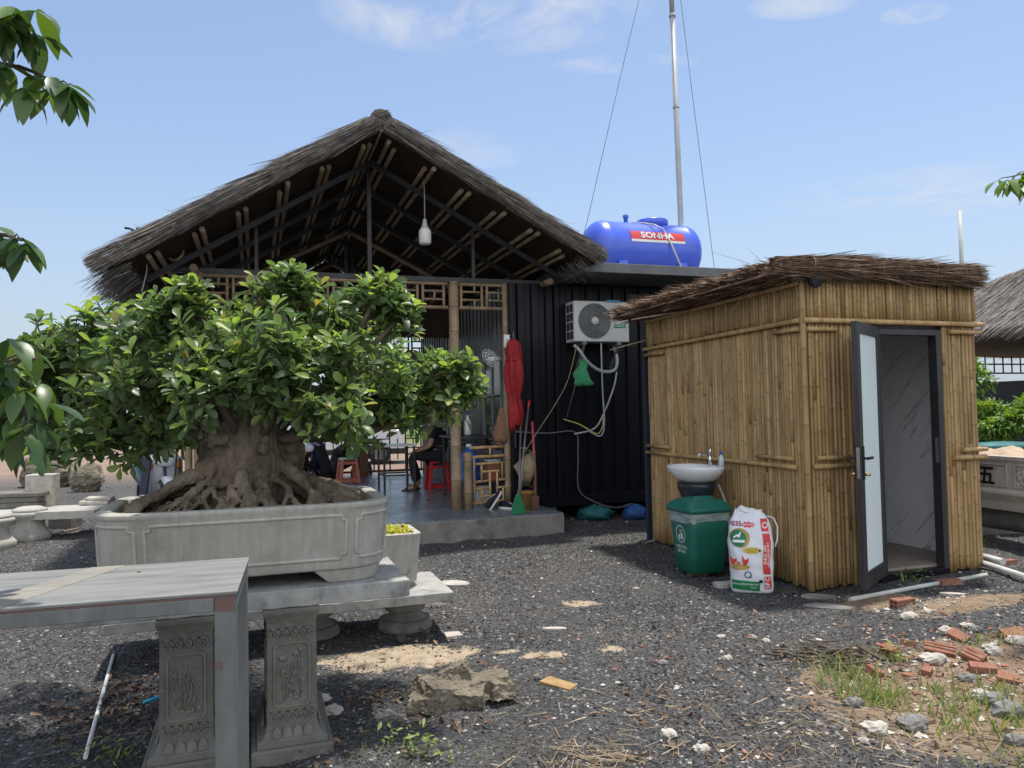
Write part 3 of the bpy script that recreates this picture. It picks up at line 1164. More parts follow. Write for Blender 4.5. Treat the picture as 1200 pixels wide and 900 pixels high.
n_r = np.zeros(0)
V_, F_, T_ = join([rake_straw(RU, RZ, LU, LZ, 9000, V0, -1, 0.16), rake_straw(RU, RZ, EU, EZ, 8000, V0, -1, 0.10),
                   surf_straw(RU, RZ, LU, LZ, 6000), surf_straw(RU, RZ, EU, EZ, 6000),
                   eave_straw(LU, LZ, RU, RZ, 5000), eave_straw(EU, EZ, RU, RZ, 2500, 0.02),
                   strays(RU, RZ, LU, LZ, 60), strays(RU, RZ, EU, EZ, 60)])
npmesh('thatch_straw', V_, F_, m_thatch, PAV, tint=T_)

# a rope-tied roll gives the gable edges their body
mb = MB()
for (u1, z1) in ((LU, LZ), (EU, EZ)):
    A, B = Vector((RU, V0, RZ)), Vector((u1, V0, z1))
    d = (B - A).normalized()
    L = (B - A).length
    nz = Vector((-d.z, 0, d.x)) if d.x > 0 else Vector((d.z, 0, -d.x))
    path, rad = [], []
    k = int(L / 0.07)
    for i in range(k + 1):
        q = L * i / k
        path.append(A + d * q + nz * 0.10)
        rad.append((0.088 * (1 + 0.12 * math.sin(q * 11 + 0.6 * math.sin(q * 4)))) * (1 if q < L - 0.15 else 0.75))
    mb.tube(path, rad, 12, tint=-0.3)
mb.tube([(RU, V0 - 0.03, RZ + 0.12), (RU, V1, RZ + 0.12)], 0.13, 12, tint=0.0)
mb.build('rake_roll', m_thatch, PAV)
for (u1, z1) in ((LU, LZ), (EU, EZ)):
    A, B = Vector((RU, V0, RZ)), Vector((u1, V0, z1))
    d = (B - A).normalized()
    nz = Vector((-d.z, 0, d.x)) if d.x > 0 else Vector((d.z, 0, -d.x))
    L = (B - A).length
    q = 0.35
    while q < L - 0.15:
        c = A + d * q + nz * 0.10
        mb = MB()
        mb.tube([c + (Vector((0, -1, 0)) * math.cos(t) + nz * math.sin(t)) * 0.108 + d * 0.02 * math.sin(t) for t in np.linspace(-1.4, 3.0, 9)], 0.004, 4, tint=0.2)
        mb.build('tie_cord', m_straw, PAV)
        q += rnd.uniform(0.36, 0.5)


def slope_z(u):
    return RZ + (LZ - RZ) * (u - RU) / (LU - RU) if u < RU else RZ + (EZ - RZ) * (u - RU) / (EU - RU)


# paired bamboo purlins along the depth, close under the thatch
for side, us in ((-1, [0.14, 0.6, 1.06, 1.5, 1.94, 2.38]), (1, [0.14, 0.58, 1.02, 1.44, 1.86, 2.26])):
    for du in us:
        mb = MB()
        for k in (-0.04, 0.04):
            u = RU + side * (du + k)
            mb.pole((u, V0 + 0.1 + rnd.uniform(-0.06, 0.16), slope_z(u) - 0.03), (u, V1 - 0.1, slope_z(u) - 0.025), 0.029, rnd.uniform(-0.2, 0.4), gap=0.45)
        mb.build('purlin', m_bamboo_dim, PAV)
# rafters and trusses
for v in (0.7, 1.7, 2.8, 3.9, 5.0, 6.2):
    for u1 in (LU + 0.25, EU - 0.12):
        mb = MB()
        mb.beam((RU, v, slope_z(RU) - 0.095), (u1, v, slope_z(u1) - 0.095), 0.035, 0.06)
        mb.build('rafter', m_steel_dk, PAV)
for v in (PV, 3.5, 6.2):
    mb = MB()
    mb.beam((LU + 0.5, v, 3.22), (EU - 0.2, v, 3.22), 0.06, 0.06)
    mb.build('tie_beam', m_steel_dk, PAV)
    mb = MB()
    mb.bb(RU - 0.025, RU + 0.025, v - 0.025, v + 0.025, 3.25, 4.62)
    mb.build('king_post', m_steel_dk, PAV)
    for u in (RU - 1.35, RU + 1.35):
        mb = MB()
        mb.bb(u - 0.02, u + 0.02, v - 0.02, v + 0.02, 3.25, slope_z(u) - 0.1)
        mb.build('strut', m_steel_dk, PAV)
for v in (2.85, 5.4):
    mb = MB()
    mb.pole((RU, v, 4.25), (RU - 1.75, v, 3.35), 0.035, 0.1)
    mb.pole((RU, v + 0.06, 4.25), (RU + 1.75, v + 0.06, 3.35), 0.035, 0.1)
    mb.build('collar_brace', m_bamboo_dim, PAV)
# eave plates
for (u, z) in ((LU + 0.75, 3.2), (EU - 0.3, 3.2)):
    mb = MB()
    mb.pole((u, PV - 0.3, z), (u, 7.1, z), 0.045, 0.0)
    mb.build('eave_plate', m_bamboo_dim, PAV)


def post(u, v, r=0.062, z1=3.2, tint=0.1, mat=None):
    mb = MB()
    mb.pole((u, v, 0.25), (u, v, z1), r, tint, 14, 0.38)
    mb.build('post', mat or m_bamboo_dim, PAV)


post(-1.12, PV, 0.068, tint=0.55)
post(-0.97, PV, 0.062, z1=0.98, tint=0.3)
post(-0.42, PV, 0.045, tint=0.1)
post(-0.33, PV + 0.05, 0.045, tint=-0.1)
post(-3.37, PV)
post(-4.2, PV)
post(-4.32, PV + 0.1, 0.045)
for u in (-4.3, -1.53, 0.0):
    mb = MB()
    mb.bb(u - 0.085, u + 0.085, 6.72, 6.89, 0.25, 3.2)
    mb.build('timber_post', m_wood, PAV, bevel=0.01)


def trellis(u0, u1, v, z0, z1, nm='trellis_frieze'):
    mb = MB()
    r = 0.016
    mb.pole((u0, v, z0), (u1, v, z0), 0.026, 0.1)
    mb.pole((u0, v, z1), (u1, v, z1), 0.026, 0.1)
    x = u0
    k = 0
    while x < u1 - 0.12:
        w = rnd.uniform(0.34, 0.42)
        x1 = min(x + w, u1)
        mb.pole((x + 0.03, v, z0), (x + 0.03, v, z1), r * 1.25, rnd.uniform(-0.2, 0.5))
        mb.pole((x1 - 0.04, v, z0), (x1 - 0.04, v, z1), r * 1.25, rnd.uniform(-0.2, 0.5))
        za, zb = z0 + (z1 - z0) * 0.34, z0 + (z1 - z0) * 0.68
        mb.pole((x + 0.03, v, za), (x1 - 0.04, v, za), r, 0.1)
        mb.pole((x + 0.03, v, zb), (x1 - 0.04, v, zb), r, 0.1)
        mid = (x + x1) / 2 + rnd.uniform(-0.05, 0.05)
        if k % 2:
            mb.pole((mid, v, za), (mid, v, zb), r, 0.2)
        else:
            mb.pole((mid, v, z0), (mid, v, za), r, 0.2)
            mb.pole((mid, v, zb), (mid, v, z1), r, 0.2)
        x = x1
        k += 1
    return mb.build(nm, m_bamboo_dim, PAV)


trellis(-4.2, -1.2, PV, 2.86, 3.17)
trellis(-1.05, -0.36, PV, 2.86, 3.17)
trellis(-4.3, 0.0, 6.8, 2.7, 3.1)
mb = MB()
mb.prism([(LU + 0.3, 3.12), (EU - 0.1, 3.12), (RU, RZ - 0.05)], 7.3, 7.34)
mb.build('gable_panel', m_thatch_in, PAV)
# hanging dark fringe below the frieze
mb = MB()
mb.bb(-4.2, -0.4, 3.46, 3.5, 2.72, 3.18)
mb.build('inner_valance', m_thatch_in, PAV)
# pale board across the far opening
mb = MB()
mb.prism([(-1.9, 2.36), (-0.35, 2.36), (-0.35, 2.72), (-0.5, 2.78), (-1.75, 2.78), (-1.9, 2.72)], 6.6, 6.63)
mb.build('signboard', m_yelboard, PAV, bevel=0.004)

# ------------------------------------------------------------------ railing at the far edge of the platform
RL = thing('bamboo_railing', 'low red-brown lattice railing along the far edge of the tiled platform', 'railing', (0.61, 9.44, 0.25), YAW)
mb = MB()
for z in (0.1, 0.95):
    mb.tube([(-4.3, 6.8, z), (-0.05, 6.8, z)], 0.022, 8)
mb.build('rail', m_rust, RL)
mb = MB()
x = -4.2
while x < -0.1:
    mb.tube([(x, 6.8, 0.1), (x, 6.8, 0.95)], 0.016, 6)
    x += 0.32
x = -4.2
k = 0
while x < -0.5:
    for z in (0.32, 0.55, 0.74):
        if (k + int(z * 10)) % 2 == 0:
            mb.tube([(x, 6.8, z), (x + 0.32, 6.8, z)], 0.012, 6)
    mb.tube([(x + 0.16, 6.8, 0.32), (x + 0.16, 6.8, 0.74)], 0.012, 6)
    x += 0.32
    k += 1
mb.build('lattice', m_rust, RL)

# ------------------------------------------------------------------ black container cabin
CAB = thing('container_cabin', 'black corrugated metal cabin raised on blocks behind the air conditioner', 'cabin', (0.61, 9.44, 0), YAW)


def corr(u0, u1, v, z0, z1, axis='u', pitch=0.2, dep=0.035):
    """trapezoid ribs of a container wall"""
    mb = MB()
    pts = []
    x = u0
    prof = [(0, 0), (0.32, 0), (0.42, 1), (0.86, 1), (0.96, 0)]
    while x < u1 - 1e-6:
        for a, b in prof:
            xx = x + a * pitch
            if xx < u1:
                pts.append((xx, b * dep))
        x += pitch
    pts.append((u1, 0))
    vs = []
    for z in (z0, z1):
        for xx, d in pts:
            vs.append((xx, v - d, z) if axis == 'u' else (v - d, xx, z))
    n = len(pts)
    fs = [(i, i + 1, n + i + 1, n + i) for i in range(n - 1)]
    mb.add(vs, fs)
    return mb


corr(-0.35, 4.6, 0.86, 0.30, 3.2).build('wall', m_black, CAB)
mb = corr(0.86, 6.6, -0.35, 0.26, 3.2, axis='v')
mb.build('side_wall', M('side_sheet', (0.075, 0.08, 0.088), (0.05, 0.053, 0.06), sc=3, rough=0.35, metal=0.2, bump=0.05), CAB)  # reflected light on the ribs is put into this lighter sheet colour
mb = MB()
mb.bb(-0.34, 4.6, 0.90, 6.5, 3.15, 3.19)
mb.bb(-0.33, 4.6, 6.45, 6.5, 0.3, 3.15)
mb.bb(4.55, 4.6, 0.95, 6.45, 0.3, 3.15)
mb.bb(-0.3, 4.55, 0.95, 6.45, 0.26, 0.30)
mb.build('shell', m_black, CAB)
mb = MB()
mb.bb(0.02, 4.6, 0.79, 0.86, 0.22, 0.36)
mb.build('bottom_rail', m_black, CAB, bevel=0.008)
mb = MB()
for u in (-0.36, 0.28):
    mb.bb(u - 0.03, u + 0.04, 0.80, 0.87, 0.26, 3.2)
mb.build('corner_post', m_black, CAB, bevel=0.008)
mb = MB()
mb.prism([(0.35, 3.225), (4.9, 3.225), (4.9, 3.35), (0.35, 3.35)], -0.02, 6.8)
mb.build('roof', m_roofsheet, CAB, bevel=0.008)
mb = MB()
for u, v in ((0.12, 0.95), (2.0, 0.95), (4.2, 0.95), (0.12, 5.6), (4.2, 5.6)):
    mb.bb(u - 0.12, u + 0.12, v - 0.1, v + 0.2, -0.1, 0.215)
mb.build('support_block', m_conc, CAB, bevel=0.01)
# window in the side wall
w = MB()
for a, b, c, d in ((1.15, 1.2, 0.95, 2.3), (1.95, 2.0, 0.95, 2.3), (1.55, 1.6, 0.95, 2.3)):
    w.bb(-0.42, -0.385, a, b, c, d)
for a, b in ((0.92, 0.97), (2.28, 2.33)):
    w.bb(-0.42, -0.385, 1.15, 2.0, a, b)
wf = w.build('window', m_galv, CAB)
w = MB()
w.bb(-0.405, -0.39, 1.2, 1.95, 0.97, 2.28)
w.build('pane', m_darkglass, wf)
# rails on the side wall used for hanging things
mb = MB()
for z in (1.02, 1.72):
    mb.tube([(-0.5, 1.1, z), (-0.5, 5.0, z)], 0.014, 6)
mb.build('hanging_rail', m_galv, CAB)
# ------------------------------------------------------------------ bamboo wash hut
HW, HL, HZ = 1.87, 2.64, 2.56
HUT = thing('bamboo_toilet_hut', 'small bamboo clad toilet hut with flat brown thatch and open glazed door', 'hut', (2.40, 6.29, 0), YAW)
DX0, DX1, DZ0, DZ1 = 0.70, 1.425, 0.07, 2.14
TZ, MZ = 2.2, 1.0


def pole_wall(a0, a1, mk, z0, z1, r=0.0195):
    mb = MB()
    x = a0 + r
    while x < a1 - r * 0.6:
        rr = r * rnd.uniform(0.82, 1.15)
        tn = rnd.choice([rnd.uniform(-0.55, 0.0), rnd.uniform(-0.25, 0.45), rnd.uniform(0.1, 0.7)])
        zs = [z0 + rnd.uniform(-0.015, 0.02)]
        if z1 - z0 > 1.0 and rnd.random() < 0.55:
            zs.append(rnd.uniform(z0 + 0.3, z1 - 0.3))
        zs.append(z1)
        for q in range(len(zs) - 1):
            jx = rnd.uniform(-0.002, 0.002)
            jd = rnd.uniform(-0.005, 0.005)
            mb.pole(mk(x + jx, jd, zs[q]), mk(x + jx + rnd.uniform(-.003, .003), jd, zs[q + 1] - 0.004), rr, tn + rnd.uniform(-0.15, 0.15), 8, rnd.choice([0.22, 0.3, 0.36]), r1=rr * rnd.uniform(0.86, 1.0))
        x += rr * rnd.uniform(1.92, 2.12)
    return mb


front = lambda x, d, z: (x, d, z)
left = lambda y, d, z: (d, y, z)
g0 = 0.02
mb = pole_wall(0.03, DX0 - 0.02, front, g0, TZ)
mb2 = pole_wall(DX1 + 0.03, HW, front, g0 + 0.02, TZ)
mb3 = pole_wall(0.03, HW, front, TZ + 0.01, HZ)
o = len(mb.v)
for q in (mb2, mb3):
    o = len(mb.v)
    mb.v += q.v
    mb.f += [tuple(i + o for i in f) for f in q.f]
    mb.t += q.t
    mb.a += q.a
    mb.s += q.s
mb.build('front_wall', m_bamboo, HUT)
mb = pole_wall(0.03, HL, left, g0, TZ)
q = pole_wall(0.03, HL, left, TZ + 0.01, HZ - 0.02)
o = len(mb.v)
mb.v += q.v
mb.f += [tuple(i + o for i in f) for f in q.f]
mb.t += q.t
mb.a += q.a
mb.s += q.s
mb.build('side_wall', m_bamboo, HUT)
# carcass behind the canes: inner lining, back and far walls
mb = MB()
mb.bb(0.03, 0.045, 0.04, HL, 0.05, HZ)
mb.bb(0.05, DX0, 0.03, 0.045, 0.05, HZ)
mb.bb(DX1, HW - 0.01, 0.03, 0.045, 0.05, HZ)
mb.bb(DX0, DX1, 0.03, 0.045, DZ1 + 0.04, HZ)
mb.bb(HW - 0.03, HW + 0.0, 0.05, HL, 0.03, HZ)
mb.bb(0.05, HW - 0.04, HL - 0.03, HL, 0.03, HZ)
mb.build('carcass', m_steel_dk, HUT)
mb = MB()
mb.bb(0.05, 0.06, 0.06, HL - 0.04, 0.1, 2.5)
mb.bb(HW - 0.045, HW - 0.035, 0.06, HL - 0.04, 0.1, 2.5)
mb.bb(0.07, HW - 0.05, HL - 0.05, HL - 0.035, 0.1, 2.5)
mb.build('inner_wall', m_marble, HUT)
mb = MB()
mb.bb(0.06, HW - 0.045, 0.05, HL - 0.05, -0.05, 0.098)
mb.build('floor', M('brown_floor', (0.26, 0.21, 0.175), (0.19, 0.15, 0.125), sc=6, rough=0.4, bump=0.05), HUT)
mb = MB()
mb.bb(0.06, HW - 0.05, 0.06, HL - 0.06, 2.505, 2.52)
mb.build('ceiling', m_white_pl, HUT)
mb = MB()
mb.bb(DX0 - 0.01, DX1 + 0.01, -0.03, 0.05, -0.03, 0.075)
mb.build('door_step', m_black, HUT, bevel=0.004)
# trim canes, one part each
trims = [((-0.03, -0.035, TZ), (HW + 0.04, -0.035, TZ - 0.005), 0.024, 0.75), ((0.0, -0.04, TZ - 0.075), (0.3, -0.04, TZ - 0.075), 0.02, 0.5),
         ((DX1 + 0.09, -0.04, TZ - 0.075), (HW + 0.01, -0.04, TZ - 0.078), 0.02, 0.5),
         ((0.03, -0.035, MZ), (DX0 - 0.06, -0.035, MZ + 0.005), 0.022, 0.35), ((0.06, -0.04, MZ + 0.07), (0.4, -0.04, MZ + 0.068), 0.02, 0.3),
         ((DX1 + 0.1, -0.035, MZ + 0.02), (HW + 0.03, -0.035, MZ + 0.015), 0.024, 0.6), ((DX1 + 0.19, -0.04, MZ + 0.085), (HW + 0.03, -0.04, MZ + 0.085), 0.021, 0.6),
         ((-0.035, 0.0, TZ), (-0.035, HL + 0.03, TZ - 0.02), 0.022, 0.5), ((-0.04, 0.01, TZ - 0.07), (-0.04, 0.33, TZ - 0.07), 0.019, 0.3),
         ((-0.04, HL - 0.42, TZ - 0.09), (-0.04, HL, TZ - 0.09), 0.019, 0.3), ((-0.035, 0.08, MZ - 0.01), (-0.035, HL + 0.02, MZ + 0.005), 0.022, 0.35),
         ((-0.04, 0.12, MZ + 0.06), (-0.04, 0.62, MZ + 0.06), 0.019, 0.3), ((-0.04, HL - 0.5, MZ + 0.08), (-0.04, HL, MZ + 0.08), 0.019, 0.2),
         ((-0.035, 0.0, HZ - 0.05), (-0.035, HL, HZ - 0.07), 0.022, 0.2)]
for a, b, r, tn in trims:
    mb = MB()
    mb.pole(a, b, r, tn, 10, 0.42)
    mb.build('trim_cane', m_bamboo, HUT)
mb = MB()
mb.pole((-0.012, -0.012, 0.0), (-0.012, -0.012, HZ), 0.028, 0.05, 12, 0.4)
mb.build('corner_cane', m_bamboo, HUT)
mb = MB()
mb.bb(-0.035, 0.02, HL + 0.02, HL + 0.07, 0.0, 2.25)
mb.build('rear_post', M('navy_steel', (0.02, 0.03, 0.05), rough=0.5), HUT)
# door frame and leaf
mb = MB()
mb.bb(DX0, DX0 + 0.055, -0.035, 0.055, DZ0, DZ1)
mb.bb(DX1 - 0.055, DX1, -0.035, 0.055, DZ0, DZ1)
mb.bb(DX0 + 0.055, DX1 - 0.055, -0.035, 0.055, DZ1 - 0.05, DZ1)
fr = mb.build('door_frame', m_aluframe, HUT, bevel=0.004)
mb = MB()
mb.bb(DX1 - 0.062, DX1 - 0.055, -0.02, 0.01, 0.98, 1.2)
mb.build('strike_plate', m_chrome, fr)
LW = 0.69
# leaf swings about its hinge edge; its own x runs from the hinge to the free edge
DOOR = MB()
for a, b, c, d in ((0, 0.075, 0, 2.07), (LW - 0.085, LW, 0, 2.07), (0.075, LW - 0.085, 0, 0.12), (0.075, LW - 0.085, 1.98, 2.07)):
    DOOR.bb(a, b, -0.022, 0.022, c, d)
free_dir = Matrix.Rotation(-YAW, 4, 'Z') @ Vector((-0.405, -0.505, 0))
door = DOOR.build('door', m_aluframe, HUT, bevel=0.004, loc=(DX0 + 0.01, -0.045, 0.08), rot=(0, 0, math.atan2(free_dir.y, free_dir.x)))
m_frost = M('frosted_glass', (0.74, 0.83, 0.83), (0.70, 0.79, 0.79), sc=1, rough=0.32, rv=0.02, bump=0, spec=0.5, tint=0)
mb = MB()
mb.bb(0.073, LW - 0.083, -0.006, 0.006, 0.118, 1.982)
mb.build('frosted_pane', m_frost, door)
mb = MB()
for s in (-1, 1):
    mb.bb(LW - 0.065, LW - 0.025, s * 0.022, s * 0.032, 0.84, 1.10)
    mb.bb(LW - 0.055, LW - 0.035, s * 0.032, s * 0.065, 0.995, 1.015)
    mb.bb(LW - 0.17, LW - 0.035, s * 0.056, s * 0.072, 0.994, 1.016)
mb.build('handle', m_black_pr, door, bevel=0.003)
mb = MB()
mb.cyl((LW - 0.045, 0.03, 0.88), (LW - 0.045, 0.075, 0.88), 0.011, n=10)
mb.cyl((LW - 0.045, -0.03, 0.88), (LW - 0.045, -0.075, 0.88), 0.011, n=10)
mb.build('key', M('brass', (0.5, 0.36, 0.12), metal=0.8, rough=0.3, bump=0), door)
mb = MB()
mb.bb(LW, LW + 0.003, -0.012, 0.012, 0.85, 1.09)
mb.build('lock_plate', m_chrome, door)

# thatch: a lumpy bed with straw laid along the width, a tied roll at the front
UX0, UX1, UY0, UY1 = -0.36, HW - 0.03, -0.10, 2.85
nu, nv = 46, 60
V = []
for k in range(2):
    for i in range(nu + 1):
        for j in range(nv + 1):
            V.append((UX0 + (UX1 - UX0) * i / nu, UY0 + (UY1 - UY0) * j / nv, 2.585))
V = np.array(V)
n1 = (nu + 1) * (nv + 1)
u, v = V[:n1, 0], V[:n1, 1]
edge = np.clip(np.minimum.reduce([(u - UX0) / 0.35, (UX1 - u) / 0.12, (v - UY0) / 0.1, (UY1 - v) / 0.15]), 0, 1) ** 0.6
V[:n1, 2] += 0.012 + edge * (0.06 + 0.02 * fbm2(u * 4, v * 3, 21, 3)) - 0.02 * v / 3
V[:, 2] -= np.concatenate([(0.05 * np.clip((0.0 - u) / 0.46, 0, 1) ** 1.5)] * 2)
F = []
w_ = nv + 1
for i in range(nu):
    for j in range(nv):
        a = i * w_ + j
        F.append((a, a + w_, a + w_ + 1, a + 1))
        F.append((n1 + a, n1 + a + 1, n1 + a + w_ + 1, n1 + a + w_))
for i in range(nu):
    for j in (0, nv):
        a = i * w_ + j
        F.append((a, a + w_, n1 + a + w_, n1 + a))
for j in range(nv):
    for i in (0, nu):
        a = i * w_ + j
        F.append((a, a + 1, n1 + a + 1, n1 + a))
npmesh('thatch_bed', V, np.array(F), m_thatch_b, HUT, smooth=True)
parts = []
n = 11000                          # straw over the top
P = np.stack([nr.uniform(UX0 - 0.1, UX1 - 0.25, n), nr.uniform(UY0 + 0.02, UY1, n), np.zeros(n)], 1)
P[:, 2] = 2.60 + 0.075 * np.clip(np.minimum((P[:, 1] - UY0) / 0.12, 1), 0.3, 1) + nr.uniform(-0.02, 0.035, n) - 0.02 * P[:, 1] / 3
P[:, 2] -= 0.05 * np.clip(-P[:, 0] / 0.46, 0, 1) ** 1.5
D = nrmz(np.array([[1, 0, 0.0]]) + nr.normal(0, 0.11, (n, 3)) * np.array([1, 1, 0.45]))
parts.append(ribbons(P, D, np.minimum(nr.uniform(0.2, 0.6, n), UX1 + 0.03 - P[:, 0]), nr.uniform(0.005, 0.010, n), 0 * P[:, 0], nr.normal(0.1, 0.5, n).clip(-0.85, 1.5)))
n = 9000                           # bristling cut ends over the side wall
P = np.stack([nr.uniform(-0.12, 0.1, n), nr.uniform(UY0, UY1, n), nr.uniform(2.55, 2.69, n)], 1)
D = nrmz(np.array([[-1, 0, -0.02]]) + nr.normal(0, 0.12, (n, 3)))
Ln = nr.uniform(0.16, 0.36, n) * (0.75 + 0.25 * np.sin(P[:, 1] * 5) ** 2)
parts.append(ribbons(P, D, Ln, nr.uniform(0.006, 0.011, n), 0.03 * nr.random(n), nr.normal(0.1, 0.6, n).clip(-0.85, 1.5), 2))
n = 7500                           # straw wrapped in the front roll
ph = nr.uniform(0, 2 * math.pi, n)
sx = nr.uniform(-0.36, HW - 0.2, n)
lump = 1 + 0.13 * np.sin(sx * 9) + 0.07 * np.sin(sx * 21 + 1)
rad = 0.070 * lump * np.sqrt(nr.uniform(0.6, 1.1, n))
P = np.stack([sx, -0.075 + np.cos(ph) * rad * 0.8, 2.635 + np.sin(ph) * rad + 0.01 * np.sin(sx * 3)], 1)
D = nrmz(np.array([[1, 0, 0.0]]) + nr.normal(0, 0.075, (n, 3)))
parts.append(ribbons(P, D, np.minimum(nr.uniform(0.2, 0.5, n), HW + 0.02 - sx), nr.uniform(0.005, 0.009, n), 0.004 * nr.random(n), nr.normal(0.05, 0.5, n).clip(-0.85, 1.5)))
n = 45                             # loose stalks
P = np.stack([nr.uniform(-0.4, HW, n), nr.uniform(-0.12, 1.5, n), nr.uniform(2.62, 2.72, n)], 1)
D = nrmz(np.stack([nr.choice([-1, 1], n) * nr.uniform(0.4, 1, n), nr.normal(0, 0.3, n), nr.uniform(-0.15, 0.38, n)], 1))
parts.append(ribbons(P, D, nr.uniform(0.12, 0.42, n), np.full(n, 0.0035), 0.04 * nr.random(n), nr.normal(0.4, 0.4, n)))
V_, F_, T_ = join(parts)
npmesh('thatch_straw', V_, F_, m_thatch_b, HUT, tint=T_)
mb = MB()
path = [(x, -0.075, 2.635 + 0.01 * math.sin(x * 3)) for x in np.arange(-0.32, HW - 0.02, 0.05)]
mb.tube(path, [0.056 * (1 + 0.13 * math.sin(p[0] * 9)) for p in path], 12, tint=-0.35)
mb.build('front_roll', m_thatch_b, HUT)
for x in (0.02, 0.42, 0.72, 1.0, 1.3, 1.62, 1.80):
    mb = MB()
    mb.tube([(x + 0.015 * math.sin(t), -0.075 + 0.074 * math.cos(t), 2.635 + 0.082 * math.sin(t)) for t in np.linspace(0, 6.28, 15)], 0.004, 4, tint=0.4)
    mb.build('tie_cord', m_rope, HUT)
# loose sticks poking from the side eave
for a_, b_, r_ in (((-0.05, 1.6, 2.50), (-0.5, 2.05, 2.44), 0.008), ((-0.04, 0.55, 2.62), (-0.2, 0.7, 2.36), 0.004), ((-0.06, 2.5, 2.28), (-0.42, 2.75, 2.18), 0.008)):
    mb = MB()
    mb.tube([a_, b_], r_, 6)
    mb.build('loose_stick', m_straw, HUT)

Hm = Matrix.Translation((2.40, 6.29, 0)) @ Matrix.Rotation(YAW, 4, 'Z')
Bm = Matrix.Translation((0.61, 9.44, 0)) @ Matrix.Rotation(YAW, 4, 'Z')


def Hw(u, v, z=0.0):
    return Hm @ Vector((u, v, z))


def Bw(u, v, z=0.0):
    return Bm @ Vector((u, v, z))


# small black spotlight at the front corner
t = thing('spotlight', 'small round black spotlight under the thatch at the hut corner', 'spotlight', Hw(0.05, -0.07, 2.52), YAW)
mb = MB()
mb.cyl((0, 0.0, 0), (0, -0.05, -0.015), 0.045, 0.055, 14)
mb.build('housing', m_black_pr, t)
mb = MB()
mb.cyl((0, -0.052, -0.0155), (0, -0.056, -0.0165), 0.045, 0.045, 14)
mb.build('lens', m_darkglass, t)
mb = MB()
mb.bb(-0.012, 0.012, 0.0, 0.05, 0.01, 0.06)
mb.build('bracket', m_black_pr, t)

# vent pipe behind the hut
p = atY(1124.5, 247, 8.6)
mb = MB()
mb.tube([(p.x, p.y, 2.4), (p.x, p.y, p.z)], 0.021, 10)
tag(mb.build('vent_pipe', m_pvc), 'short pale grey pipe standing up behind the right end of the hut roof', 'pipe')

# ------------------------------------------------------------------ wash basin
SK = thing('wash_basin', 'white oval wash basin on a dark pedestal against the bamboo side wall', 'basin', Hw(-0.31, 1.17, 0), YAW)
s = 0.32
mb = MB()


def oval(rx, ry, z, n=28, yo=0.0, xo=0.0):
    out = []
    for j in range(n):
        a = 2 * math.pi * j / n
        x, y = math.cos(a), math.sin(a)
        out.append(Vector((rx * x * (1.0 if x < 0 else 0.82) + xo, ry * math.copysign(abs(y) ** 0.85, y) + yo, z)))
    return out


rg = [oval(0.02, 0.03, 0.80), oval(0.13, 0.16, 0.80), oval(0.19, 0.25, 0.84), oval(0.235, 0.315, 0.90), oval(0.25, 0.335, 0.94), oval(0.25, 0.335, 0.95), oval(0.24, 0.325, 0.955),
      oval(0.20, 0.275, 0.945, xo=-0.02), oval(0.16, 0.22, 0.88, xo=-0.02), oval(0.08, 0.10, 0.83, xo=-0.02), oval(0.01, 0.01, 0.825, xo=-0.02)]
mb.rings(rg)
mb.build('bowl', m_ceramic, SK)
mb = MB()
rg = [oval(0.15, 0.17, 0.0), oval(0.14, 0.16, 0.05), oval(0.12, 0.14, 0.3), oval(0.125, 0.15, 0.6), oval(0.15, 0.19, 0.70), oval(0.17, 0.215, 0.76), oval(0.165, 0.21, 0.80)]
mb.rings(rg)
mb.build('pedestal', m_ceramic_dk, SK)
mb = MB()
mb.cyl((0.15, 0, 0.94), (0.15, 0, 1.06), 0.02, 0.017, 12)
mb.tube([(0.15, 0, 1.035), (0.09, 0, 1.06), (0.03, 0, 1.055), (0.02, 0, 1.035)], [0.013, 0.012, 0.011, 0.011], 10)
mb.tube([(0.15, 0, 1.06), (0.15, 0, 1.085), (0.17, 0, 1.13)], [0.016, 0.014, 0.007], 8)
mb.build('tap', m_chrome, SK)
mb = MB()
mb.tube([(0.15, -0.12, 0.78), (0.2, -0.17, 0.6), (0.24, -0.2, 0.3), (0.26, -0.2, 0.0)], 0.012, 8)
mb.build('drain_hose', m_hose, SK)
# bottle on the rim
t = thing('soap_bottle', 'clear soap bottle with blue cap on the basin rim', 'bottle', Hw(-0.21, 0.91, 0.955), YAW)
mb = MB()
mb.lathe([(0.02, 0), (0.026, 0.005), (0.026, 0.085), (0.012, 0.10), (0.011, 0.115)], 14)
mb.build('body', M('cloudy_plastic', (0.5, 0.55, 0.6), rough=0.3, bump=0, tint=0), t)
mb = MB()
mb.lathe([(0.014, 0.112), (0.014, 0.135), (0.008, 0.14)], 12)
mb.build('cap', m_bluepl, t)

# ------------------------------------------------------------------ wheelie-less litter bin
BIN = thing('rubbish_bin', 'green plastic litter bin with domed lid in front of the basin', 'bin', (1.665, 6.98, 0.015), YAW)


def sq(w, d, z, r=0.05, n=5, yo=0):
    out = []
    for cx, cy, a0 in ((1, 1, 0), (-1, 1, 90), (-1, -1, 180), (1, -1, 270)):
        for k in range(n):
            a = R(a0 + 90 * k / (n - 1))
            out.append(Vector((cx * (w / 2 - r) + r * math.cos(a), cy * (d / 2 - r) + r * math.sin(a) + yo, z)))
    return out


